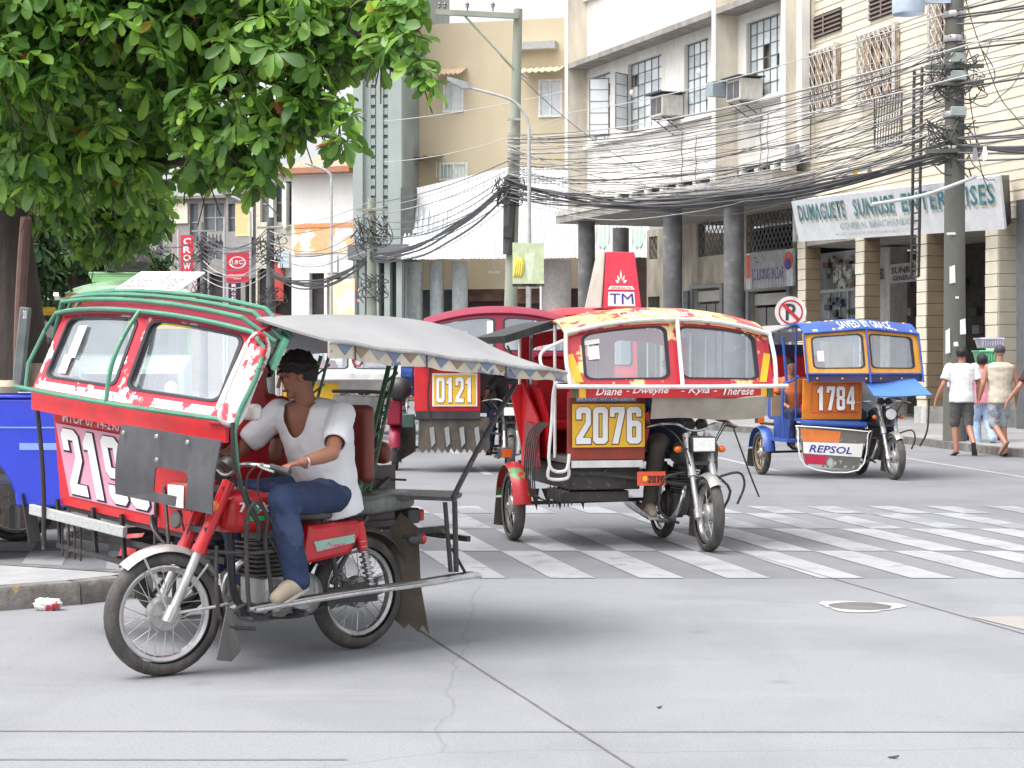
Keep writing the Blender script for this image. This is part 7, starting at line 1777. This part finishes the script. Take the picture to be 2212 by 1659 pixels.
w_ = MB().tube([V(.60, .33, .985) + V(0, .03 * math.cos(t), .028 * math.sin(t)) for t in [i * math.pi / 6 for i in range(12)]], .005, 6, closed=True).build('wristwatch', M['chrome']); w_.matrix_world = TM; tag(w_, 'metal wristwatch on the left wrist of the white shirted driver', 'wristwatch')
# passenger in the sidecar behind the driver
def sit(x, y, z, s=1, fx=1.0, fy=0.0): return dict(pel=(x, y, z), che=(x + .03, y, z + .27), nk=(x + .04, y, z + .47), hd=(x + .05, y, z + .61), face=(fx, fy, -.05), shL=(x + .03, y + .18, z + .4), shR=(x + .03, y - .18, z + .4), elL=(x + .12, y + .25, z + .16), elR=(x + .12, y - .25, z + .16),
      waL=(x + .33, y + .12, z + .08), waR=(x + .33, y - .12, z + .08), hiL=(x + .03, y + .09, z - .02), hiR=(x + .03, y - .09, z - .02), knL=(x + .42, y + .13, z), knR=(x + .42, y - .13, z), anL=(x + .4, y + .12, z - .38), anR=(x + .4, y - .12, z - .38), toL=(x + .54, y + .12, z - .43), toR=(x + .54, y - .12, z - .43))
person('passenger in a red blouse sitting in the cabin beyond the driver of the nearest tricycle', TM, sit(.12, -.62, .82, fy=.3), dict(skin=skin2, shirt=mat('red blouse', (.5, .03, .03), .7), legs=jean, k=.9), vox=.018)
MBm = Matrix.Translation(TB.location) @ Matrix.Rotation(TB.rotation_euler.z, 4, 'Z')
Jd = dict(pel=(.15, .0, .83), che=(.2, 0, 1.1), nk=(.26, .0, 1.3), hd=(.3, 0, 1.44), face=(1, 0, 0), shL=(.22, .18, 1.24), shR=(.22, -.18, 1.24), elL=(.4, .33, 1.03), waL=(.63, .34, .985), elR=(.4, -.33, 1.03), waR=(.63, -.34, .985),
          hdL=(1, 0, -.1), pnL=(0, 0, -1), tsL=(0, -1, 0), hdR=(1, 0, -.1), pnR=(0, 0, -1), tsR=(0, 1, 0), hiL=(.2, .1, .8), hiR=(.2, -.1, .8), knL=(.62, .2, .78), knR=(.62, -.24, .78), anL=(.52, .22, .32), anR=(.5, -.27, .32), toL=(.66, .23, .26), toR=(.64, -.28, .26))
person('driver in a dark navy shirt behind the windscreen of the tricycle numbered 2076', MBm, Jd, dict(skin=skin1, shirt=mat('navy shirt', (.02, .025, .06), .8), legs=mat('dark khaki trousers', (.09, .08, .07), .8), k=.92, shoe='shoe', sleeve=.6), vox=.018)
MC = Matrix.Translation(TC.location) @ Matrix.Rotation(TC.rotation_euler.z, 4, 'Z')
person('driver in a pale grey shirt behind the light blue front sheet of the blue tricycle', MC, Jd, dict(skin=skin1, shirt=mat('pale grey shirt', (.5, .52, .56), .8), legs=jean, k=.92, shoe='shoe', sleeve=.9), vox=.02)
person('passenger in an orange top sitting in the side opening of the blue tricycle', MC, sit(-.05, -.95, .82), dict(skin=skin2, shirt=mat('orange top', (.7, .2, .05), .8), legs=mat('navy skirt', (.02, .03, .08), .8), k=.92), vox=.02)
MD = Matrix.Translation(TD.location) @ Matrix.Rotation(TD.rotation_euler.z, 4, 'Z')
person('driver in a dark shirt inside the crimson roofed tricycle', MD, Jd, dict(skin=skin1, shirt=M['black'], legs=jean, k=.92, sleeve=.6), vox=.024)
def walker(label, px, py, d, hgt, sp, stride=1, arm=.1, face=(.12, 1, 0)):
    """seen from behind, walking away; right leg trails with its heel lifted"""
    k = hgt / 1.7; g_ = P(px, py, d); g_.z = 0
    f = lambda *c: tuple(q * k for q in c)
    s = stride
    J = dict(pel=f(0, 0, .93), che=f(0, .01, 1.2), nk=f(0, .0, 1.43), hd=f(0, .02, 1.58), face=face, shL=f(-.19, 0, 1.36), shR=f(.19, 0, 1.36), elL=f(-.24 - arm, -.03, 1.1), elR=f(.25, -.04, 1.1), waL=f(-.26 - arm * 2.2, .05, .86), waR=f(.26, .04, .86),
             hdL=(-.2 - arm, .1, -1), pnL=(1, 0, 0), tsL=(0, 1, 0), hdR=(0, .15, -1), pnR=(-1, 0, 0), tsR=(0, 1, 0),
             hiL=f(-.09, 0, .9), hiR=f(.09, 0, .9), knL=f(-.09, .1, .5), knR=f(.1, .02, .49), anL=f(-.08, .02, .075), anR=f(.12, -.26, .2), toL=f(-.1, .17, .03), toR=f(.15, -.2, .05))
    if s < 0:
        J['knL'], J['knR'] = f(-.08, .03, .49), f(.06, .1, .5); J['anL'], J['anR'] = f(.02, -.24, .22), f(.1, .02, .075); J['toL'], J['toR'] = f(-.06, -.2, .06), f(.1, .17, .03)
    return person(label, Matrix.Translation(g_), J, sp, vox=.016)
walker('man in a white t-shirt and grey shorts walking away beside the thick utility pole', 2078, 985, 29.3, 1.74, dict(skin=skin2, shirt=tee, legs=mat('charcoal shorts', (.1, .095, .09), .85, var=.2), leg=.5, sleeve=.6, hem=.1, wrinkle=.8, loose=.035), 1, .06, (.3, 1, 0))
walker('man in sleeveless beige shirt, dark cap and pale camouflage shorts walking away at the right', 2160, 985, 29.0, 1.76, dict(skin=skin2, shirt=mat('beige sleeveless shirt', (.52, .46, .37), .85, var=.06), legs=mat('grey camouflage', (.36, .38, .42), .85, chip=(.2, .21, .24), chscale=9, chth=.52), leg=.5, sleeve=0, hem=.12, hair=False, cap=mat('dark cap', (.04, .04, .055), .7), wrinkle=.8, loose=.03), -1, .02, (-.1, 1, 0))
t_ = MB().plate([V(-.11, -.17, 1.33), V(.11, -.17, 1.31), V(.11, -.17, 1.325), V(-.11, -.17, 1.345)], .004)
walker('woman in a pink top half hidden between the two walking men', 2122, 965, 31.5, 1.62, dict(skin=skin2, shirt=mat('pink top', (.6, .22, .3), .8), legs=mat('pale blue jeans', (.3, .4, .55), .8), sleeve=.5), 1, .03)
walker('person in a dark maroon shirt and pale jeans cut by the right picture edge', 2250, 985, 28.6, 1.7, dict(skin=skin2, shirt=mat('dark maroon shirt', (.05, .015, .02), .8), legs=MATS['pale blue jeans'], sleeve=.6), 1, .12)
def stand(label, px, d, hgt, sp, ang=0.0):
    k = hgt / 1.7; f = lambda *c: tuple(q * k for q in c)
    J = dict(pel=f(0, 0, .93), che=f(0, .01, 1.2), nk=f(0, .0, 1.43), hd=f(0, .03, 1.58), face=(0, 1, -.1), shL=f(-.19, 0, 1.36), shR=f(.19, 0, 1.36), elL=f(-.25, .0, 1.1), elR=f(.25, .0, 1.1), waL=f(-.2, .16, .95), waR=f(.2, .16, .95),
             hiL=f(-.09, 0, .9), hiR=f(.09, 0, .9), knL=f(-.1, .02, .5), knR=f(.1, .02, .5), anL=f(-.1, 0, .08), anR=f(.1, 0, .08), toL=f(-.12, .16, .03), toR=f(.12, .16, .03))
    x = (px - 1106) / CF * d
    return person(label, Matrix.Translation((x, d, 0)) @ Matrix.Rotation(ang, 4, 'Z'), J, sp, vox=.02)
stand('person in a white shirt standing behind the blue pickup, next to the leaning post', 82, 17.6, 1.55, dict(skin=skin1, shirt=tee, legs=jean, sleeve=.6), .6)
stand('dark haired person in a black and white top under the tree beside the roof pipes', 136, 18.3, 1.58, dict(skin=skin1, shirt=mat('black top', (.025, .025, .03), .8, chip=(.6, .6, .6), chscale=3, chth=.62), legs=jean, sleeve=.6), -.6)
stand('taller person in black standing between the two others under the tree', 108, 19.2, 1.72, dict(skin=skin1, shirt=M['black'], legs=jean, sleeve=.6), 2.4)
stand('person in dark clothes at the left picture edge behind the pickup', 12, 18.0, 1.6, dict(skin=skin1, shirt=mat('purple grey shirt', (.12, .1, .16), .8), legs=jean, sleeve=.6), 1.4)

# ---------------------------------------------------------------- blue pickup at the left edge
bluep = mat('bright blue car paint', (.015, .045, .62), .22, var=.05, coat=.8, dirt=.12, dirtcol=(.1, .12, .3))
PK = empty('pickup_truck', (-4.12, 14.5, 0), R(180 - 4), 'bright blue pickup truck cut by the left edge, rear wing and wheel arch showing', 'pickup truck')
# local x forward (picture left), rear at negative x
b = MB(); arch_ = [(.52 * math.cos(R(a)), .36 + .52 * math.sin(R(a))) for a in range(0, 181, 12)]
prof = [(-1.05, .42), (-.52, .40)] + [(-x, z) for x, z in reversed(arch_)][::1]
prof = [(-1.0, .40)] + [(x, z) for x, z in [(.52 * math.cos(R(a)), .40 + .46 * math.sin(R(a))) for a in range(180, -1, -12)]] + [(1.15, .40), (1.15, 1.2), (-1.08, 1.2), (-1.1, .8)]
for y0, y1 in ((.72, .82), (-.82, -.72)):
    b2 = MB(); n = len(prof); b2.add([V(x, y1, z) for x, z in prof] + [V(x, y0, z) for x, z in prof], [tuple(range(n)), tuple(range(2 * n - 1, n - 1, -1))] + [(i, i + n, (i + 1) % n + n, (i + 1) % n) for i in range(n)])
    b2.build('bed_side', bluep, PK, smooth=False, bevel=.02)
MB().box(-1.08, -1.02, -.72, .72, .55, 1.18).build('tailgate', bluep, PK, bevel=.02)
MB().box(-1.0, 1.1, -.72, .72, .5, .56).build('bed_floor', M['black'], PK)
MB().box(-1.25, -1.1, -.8, .8, .42, .55).build('rear_bumper', M['chrome'], PK, bevel=.03)
for s in (-1, 1):
    MB().box(-1.08, 1.1, .78 * s - .06, .78 * s + .06, 1.2, 1.225).build('bed_rail', bluep, PK, bevel=.01)
    MB().box(-1.0, -.55, .822 * s - .003, .822 * s + .003, .82, .87).build('side_stripe', mat('pale blue stripe', (.25, .4, .85), .3), PK)
    for x in (0, 2.9):
        w_ = wheel(PK, (x, .72 * s, .36), .36, 0, lod=1, rimmat=M['alu'], spokes=8, dish=True, tw=.1)
MB().plate([V(-.58, -.9, .42), V(-.58, -.62, .42), V(-.66, -.62, .12), V(-.66, -.9, .12)], .01).build('mud_flap', M['black'], PK)
MB().plate([V(-.58, .6, .5), V(-.58, .86, .5), V(-.64, .86, .14), V(-.64, .6, .14)], .01).build('mud_flap', M['black'], PK)
cb = MB().loft([[V(1.2, -.8, .4), V(1.2, .8, .4), V(1.2, .8, 1.2), V(1.2, -.8, 1.2)], [V(3.7, -.8, .4), V(3.7, .8, .4), V(3.7, .78, 1.05), V(3.7, -.78, 1.05)]]).build('cab_body', bluep, PK, smooth=False, bevel=.04)
MB().loft([[V(1.25, -.75, 1.2), V(2.9, -.78, 1.15), V(2.9, .78, 1.15), V(1.25, .75, 1.2)], [V(1.45, -.65, 1.7), V(2.35, -.66, 1.7), V(2.35, .66, 1.7), V(1.45, .65, 1.7)]]).build('cab_top', bluep, PK, smooth=False, bevel=.04)
MB().box(1.6, 2.4, .74, .76, 1.25, 1.6).build('side_window', G2, PK)
for i in range(3): MB().tube([V(-.25 + .12 * i, .84, 1.1), V(-.22 + .12 * i, .86, 1.14), V(-.19 + .12 * i, .86, 1.08), V(-.16 + .12 * i, .84, 1.13)], .008, 6).build('rope_hook', M['chrome'], PK)
MB().plate([V(-.95, .826, .98), V(-.05, .826, .98), V(-.05, .826, .99), V(-.95, .826, .99)], .002).build('crease_highlight', MATS['pale blue stripe'], PK)  # thin pale strip painted as the highlight along a crease

# ---------------------------------------------------------------- pale green jeepney behind the nearest tricycle
JP = empty('jeepney', (-4.85, 23.5, 0.0), R(-78.5), 'pale green jeepney with a spare tyre on its roof, behind the windscreen of 2190', 'jeepney')
gp = mat('pale green van paint', (.32, .52, .3), .35, coat=.3, var=.06, dirt=.2, dirtcol=(.2, .3, .2))
gp2 = mat('mint white paint', (.62, .74, .68), .35, var=.05)
MB().loft([[V(0, y, z) for y, z in ((-.8, .5), (.8, .5), (.8, 1.25), (-.8, 1.25))], [V(-.5, y, z) for y, z in ((-.9, .5), (.9, .5), (.9, 1.4), (-.9, 1.4))]]).build('bonnet', gp2, JP, smooth=False, bevel=.06)
MB().box(-5, -.5, -.92, .92, .5, 1.42).build('body', gp2, JP, bevel=.05)
for (x, y) in ((-.55, -.88), (-.55, .88), (-2.5, -.9), (-2.5, .9), (-4.9, -.9), (-4.9, .9)): MB().box(x - .05, x + .05, y - .03, y + .03, 1.42, 2.1).build('pillar', gp, JP)
MB().box(-.52, -.46, -.03, .03, 1.42, 2.1).build('pillar', gp, JP)
for s in (-1, 1): MB().box(-.5, -.49, .03 if s > 0 else -.85, .85 if s > 0 else -.03, 1.42, 2.05).build('windscreen', G2, JP)
MB().sheet(lambda u, v: V(-.3 - 4.8 * v, -.98 + 1.96 * u, 2.12 + .16 * (1 - (2 * u - 1) ** 2) ** .7 - .12 * max(0, 1 - v * 6)), 20, 12, .05).build('roof', gp, JP, ang=60)
MB().box(-.47, -.38, -.9, -.1, 1.82, 2.1).build('sun_visor', mat('orange visor', (.75, .2, .05), .5), JP)
MB().box(-.47, -.36, -.05, .9, 1.7, 1.85).build('sun_visor', M['yellow'], JP)
MB().box(-.1, .02, -.7, .7, 1.0, 1.2).build('grille', M['chrome'], JP, bevel=.02)
MB().box(.0, .12, -.9, .9, .5, .65).build('bumper', M['chrome'], JP, bevel=.03)
for s in (-1, 1):
    MB().lathe([(.001, .03), (.08, .025), (.1, 0)], Matrix.Translation((.02, .6 * s, 1.0)) @ Matrix.Rotation(R(90), 4, 'Y'), 16).build('headlight', M['lens'], JP)
    for x in (-.9, -4): wheel(JP, (x, .75 * s, .36), .36, 0, lod=1, rimmat=M['alu'], spokes=8, dish=True, tw=.09)
MB().plate([V(.005, .15, .8), V(.005, .62, .8), V(.005, .62, .95), V(.005, .15, .95)], .01).build('blue_sticker', mat('blue sticker', (.1, .3, .7), .5), JP)
rk = MB()
for s in (-1, 1): rk.tube([(-.7, .6 * s, 2.34), (-3, .6 * s, 2.34)], .02)
for i in range(5): rk.tube([(-.7 - i * .55, -.6, 2.34), (-.7 - i * .55, .6, 2.34)], .018)
rk.build('roof_rack', gp, JP)
MB().lathe([(.2, -.08), (.3, -.09), (.36, 0), (.3, .09), (.2, .08)], Matrix.Translation((-.75, -.05, 2.47)), 24, closed=True).build('spare_tyre', M['tyre'], JP)
JP.scale = (1, .86, 1.125)
# stall bits under the tree
for (px, py, d, sx, sz, m_, nm, lab, ct) in ((103, 672, 24, .13, .05, M['yellow'], 'hanging_sign', 'small yellow sign hanging in the shade under the tree', 'sign'), (128, 640, 25, .22, .05, M['paper'], 'stall_valance', 'pale striped stall valance in the shade under the tree', 'stall'),
                                         (88, 815, 15.7, .11, .12, mat('brown bag', (.25, .18, .11), .8), 'cloth_bag', 'brown cloth bag above the pickup bed beside the leaning post', 'bag'), (16, 835, 14.6, .09, .05, mat('cream cloth', (.6, .52, .38), .8), 'cloth_bundle', 'small cream bundle lying on the pickup bed side', 'bundle')):
    c = P(px, py, d); o = MB().loft([oval(V(0, 0, -sz), V(1, 0, 0), V(0, 1, 0), sx * .9, .06), oval(V(0, 0, 0), V(1, 0, 0), V(0, 1, 0), sx, .08), oval(V(0, 0, sz), V(1, 0, 0), V(0, 1, 0), sx * .8, .05)]).build(nm, m_); o.location = c; tag(o, lab, ct)
lp = MB().bar(P(36, 862, 15.6), P(56, 664, 15.6), .1, .08).bar(P(36, 862, 15.6), V(P(30, 862, 15.6).x, 15.6, 0), .1, .08)
o = lp.build('leaning_post', mat('grey green timber', (.2, .22, .2), .85, var=.2), bevel=.01); tag(o, 'grey leaning timber post marked 20 in front of the tree trunk', 'post')
text('lettering', '20', M['num'], o, lambda u, v: P(49 + 8 * u, 688 - 18 * v, 15.53), bold=.02)

# ---------------------------------------------------------------- trees
def leafmat(name, c1, c2, c3, tr=.35):
    m = bpy.data.materials.new(name); m.use_nodes = True; n, l = m.node_tree.nodes, m.node_tree.links
    b = n['Principled BSDF']; o = n['Material Output']
    ge = n.new('ShaderNodeNewGeometry'); oi = n.new('ShaderNodeObjectInfo')
    ad = n.new('ShaderNodeMath'); ad.operation = 'ADD'; fr = n.new('ShaderNodeMath'); fr.operation = 'FRACT'
    l.new(ge.outputs['Random Per Island'], ad.inputs[0]); l.new(oi.outputs['Random'], ad.inputs[1]); l.new(ad.outputs[0], fr.inputs[0])
    r = n.new('ShaderNodeValToRGB'); e = r.color_ramp.elements; e[0].color = (*c1, 1); e[1].color = (*c3, 1); e[1].position = .997
    e2 = e.new(.6); e2.color = (*c2, 1); e3 = e.new(.985); e3.color = (c2[0] * 1.5, c2[1] * 1.35, c2[2] * .9, 1)
    l.new(fr.outputs[0], r.inputs[0]); l.new(r.outputs[0], b.inputs['Base Color'])
    b.inputs['Roughness'].default_value = .42; b.inputs['Specular IOR Level'].default_value = .45
    t = n.new('ShaderNodeBsdfTranslucent'); hsv = n.new('ShaderNodeHueSaturation'); hsv.inputs['Value'].default_value = 1.6; hsv.inputs['Hue'].default_value = .485
    l.new(r.outputs[0], hsv.inputs['Color']); l.new(hsv.outputs[0], t.inputs[0])
    mx = n.new('ShaderNodeMixShader'); mx.inputs[0].default_value = tr; l.new(b.outputs[0], mx.inputs[1]); l.new(t.outputs[0], mx.inputs[2]); l.new(mx.outputs[0], o.inputs[0])
    return m
lm = leafmat('almond leaf', (.06, .15, .034), (.17, .33, .062), (.45, .12, .03), .38)
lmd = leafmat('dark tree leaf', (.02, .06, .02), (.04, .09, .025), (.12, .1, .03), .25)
LP = [(0, .0), (.12, .04), (.32, .11), (.55, .18), (.75, .215), (.92, .15), (1.0, .0)]
def leafverts(cur, fold):
    vs = []
    for x, w_ in LP:
        z = -cur * x * x
        if w_ == 0: vs.append(V(x, 0, z))
        else: vs += [V(x, w_, z + fold * w_), V(x, 0, z), V(x, -w_, z + fold * w_)]
    return vs
LF = [(0, 2, 1), (0, 3, 2)]
for i in range(4):
    a = 1 + 3 * i; LF += [(a, a + 1, a + 4, a + 3), (a + 1, a + 2, a + 5, a + 4)]
LF += [(13, 14, 16), (14, 15, 16)]
LV = [leafverts(c, f) for c, f in ((.15, .35), (.35, .25), (.05, .5), (.5, .3))]
def tree(name, label, base, trunk, lobes, nros, leaf, lmat, singles, seed, cat='tree', bark=None, limbs=True):
    rs = random.Random(seed)
    T = empty(name, base, 0, label, cat)
    B = V(*base)
    bark = bark or mat('dark bark', (.07, .055, .045), .95, var=.3, scale=4, bump=.8, bscale=18, stretch=(1, 1, .25))
    tp = [V(*p) - B for p, _ in trunk]; MB().tube(tp, [r for _, r in trunk], 14).build('trunk', bark, T)
    L = [(P(px, py, d) - B, r / CF * d) for px, py, r, d in lobes]
    if limbs:
        for c, r in L:
            p0 = tp[-1] if rs.random() < .5 else tp[-2]; mid = p0.lerp(c, .5) + V(rs.uniform(-.3, .3), rs.uniform(-.3, .3), rs.uniform(.1, .5))
            MB().tube([p0 * (1 - t) ** 2 + mid * 2 * t * (1 - t) + c * t * t for t in [i / 8 for i in range(9)]], [.09 - .075 * i / 8 for i in range(9)], 7).build('limb', bark, T)
    tot = sum(r ** 2 for _, r in L); rosettes = []
    for c, r in L:
        cnt = int(nros * r * r / tot) + 3; subs = []
        for _ in range(cnt):
            while True:
                q = V(rs.uniform(-1, 1), rs.uniform(-1, 1), rs.uniform(-1, 1))
                if .25 < q.length < 1: break
            q = q.normalized() * (q.length ** .4)
            if len(subs) < max(4, cnt // 9): subs.append(q)
            else: q = q * .42 + rs.choice(subs) * .62; q = q * min(1, 1.05 / max(q.length, .01))
            rosettes.append((c + V(q.x * r, q.y * r * .9, q.z * r * .85), q))
    allv, allf, cand = [], [], []
    tw = MB()
    for p, q in rosettes:
        ax = (V(q.x * .8, q.y * .8, q.z * .3) + V(rs.uniform(-.4, .4), rs.uniform(-.4, .4), rs.uniform(.35, 1.0))).normalized()
        if rs.random() < .25: tw.tube([p, p - ax * leaf * rs.uniform(1.0, 2.6)], leaf * .03, 4, caps=False)
        x = ax.orthogonal().normalized(); y = ax.cross(x); n = rs.randint(6, 9); a0 = rs.uniform(0, 6)
        for i in range(n):
            a = a0 + i * 2.4 + rs.uniform(-.2, .2); el = rs.uniform(-.55, .45)
            d = (x * math.cos(a) + y * math.sin(a)) * math.cos(el) + ax * math.sin(el)
            d = (d + V(0, 0, -.28)).normalized(); s = d.cross(ax)
            if s.length < .05: continue
            s.normalize(); u = s.cross(d); s = (s + u * rs.uniform(-.5, .5)).normalized(); u = s.cross(d).normalized()
            sc = leaf * rs.uniform(.45, 1.2)
            m = Matrix((d * sc, s * sc * rs.uniform(.85, 1.1), u * sc)).transposed().to_4x4(); m.translation = p + d * leaf * .08 + ax * rs.uniform(-.15, .1) * leaf
            cand.append((m, rs.randrange(4), (m.translation + B)))
    # the leaves showing largest: nearest and inside the view
    vis = [c for c in cand if abs(c[2].x / c[2].y) < .27 and -.2 < (c[2].z - CH) / c[2].y < .197]
    near = set(id(c) for c in sorted(vis, key=lambda c: c[2].y)[:singles])
    meshes = []
    for v in LV:
        me = bpy.data.meshes.new('leaf'); me.from_pydata([tuple(p) for p in v], [], LF); me.materials.append(lmat); me.shade_smooth(); meshes.append(me)
    for c in cand:
        m, k, _ = c
        if id(c) in near:
            o = bpy.data.objects.new('leaf', meshes[k]); COL.objects.link(o); o.parent = T; o.matrix_local = m
        else:
            b0 = len(allv); allv += [tuple(m @ p) for p in LV[k]]; allf += [tuple(i + b0 for i in f) for f in LF]
    me = bpy.data.meshes.new('foliage'); me.from_pydata(allv, [], allf); me.materials.append(lmat); me.shade_smooth()
    o = bpy.data.objects.new('foliage', me); COL.objects.link(o); o.parent = T; o['kind'] = 'stuff'
    o = tw.build('twigs', bark, T); o['kind'] = 'stuff'
    return T
lobes = [(0, 60, 240, 12.6), (180, 80, 230, 12.8), (400, 30, 230, 13), (590, 80, 190, 12.6), (750, 20, 150, 12.4), (860, 10, 80, 12.2), (890, 100, 45, 12.1), (915, 160, 26, 12.0), (820, 100, 55, 12.2),
         (330, -150, 330, 13), (700, -140, 230, 13), (-100, -100, 350, 13), (80, 300, 180, 13.4), (300, 300, 180, 13.4), (520, 220, 150, 12.8), (690, 170, 100, 12.6), (590, 300, 60, 12.6), (555, 385, 32, 12.6), (470, 340, 80, 12.9), (745, 235, 36, 12.3), (736, 300, 22, 12.2), (640, 260, 55, 12.4),
         (130, 420, 100, 14.5), (240, 450, 100, 15), (340, 430, 85, 15), (420, 385, 60, 14.4), (-60, 260, 190, 14), (180, 510, 60, 17), (260, 515, 50, 17), (325, 495, 40, 17),
         (160, 220, 280, 16), (400, 140, 200, 16), (100, 420, 110, 17), (230, 390, 160, 17)]
bx_ = (P(40, 787, 16.5).x, 16.5, 0)
tree('almond_tree', 'large leafy almond tree with glossy rosettes filling the upper left corner', bx_, [((bx_[0], 16.5, 0), .42), ((bx_[0] + .05, 16.5, .8), .3), ((bx_[0], 16.4, 1.9), .24), ((bx_[0] - .1, 16.2, 3.2), .22), ((bx_[0] + .1, 15.6, 4.4), .18)],
     lobes, 3200, .17, lm, 300, 11)
bd = P(150, 700, 34)
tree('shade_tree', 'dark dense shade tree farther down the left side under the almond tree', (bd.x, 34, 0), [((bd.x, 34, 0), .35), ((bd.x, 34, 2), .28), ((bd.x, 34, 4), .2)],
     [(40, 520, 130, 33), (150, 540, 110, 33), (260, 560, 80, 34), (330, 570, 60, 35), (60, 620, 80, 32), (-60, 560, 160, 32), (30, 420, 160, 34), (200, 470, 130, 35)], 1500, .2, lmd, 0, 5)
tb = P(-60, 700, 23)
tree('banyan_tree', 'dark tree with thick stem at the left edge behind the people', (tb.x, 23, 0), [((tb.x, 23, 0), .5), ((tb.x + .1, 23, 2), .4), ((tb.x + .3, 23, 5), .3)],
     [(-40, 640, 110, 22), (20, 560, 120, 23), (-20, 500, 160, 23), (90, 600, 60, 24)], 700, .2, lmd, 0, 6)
# young reddish stem in front of the trunk
o = MB().tube([P(40, 860, 16.0), P(42, 700, 16.0), P(50, 560, 15.9), P(56, 470, 15.8)], [.05, .045, .05, .045], 10).build('young_stem', mat('reddish bark', (.2, .12, .09), .9, bump=.4)); tag(o, 'slim reddish young stem rising in front of the dark trunk at the left', 'sapling')
# bare twig hanging below the crown
o = MB().tube([P(600, 372, 20), P(650, 366, 20), P(690, 372, 20), P(716, 385, 20)], .012, 6).tube([P(650, 366, 20), P(690, 340, 20), P(718, 325, 20)], .01, 6).tube([P(690, 372, 20), P(710, 352, 20)], .007, 6)
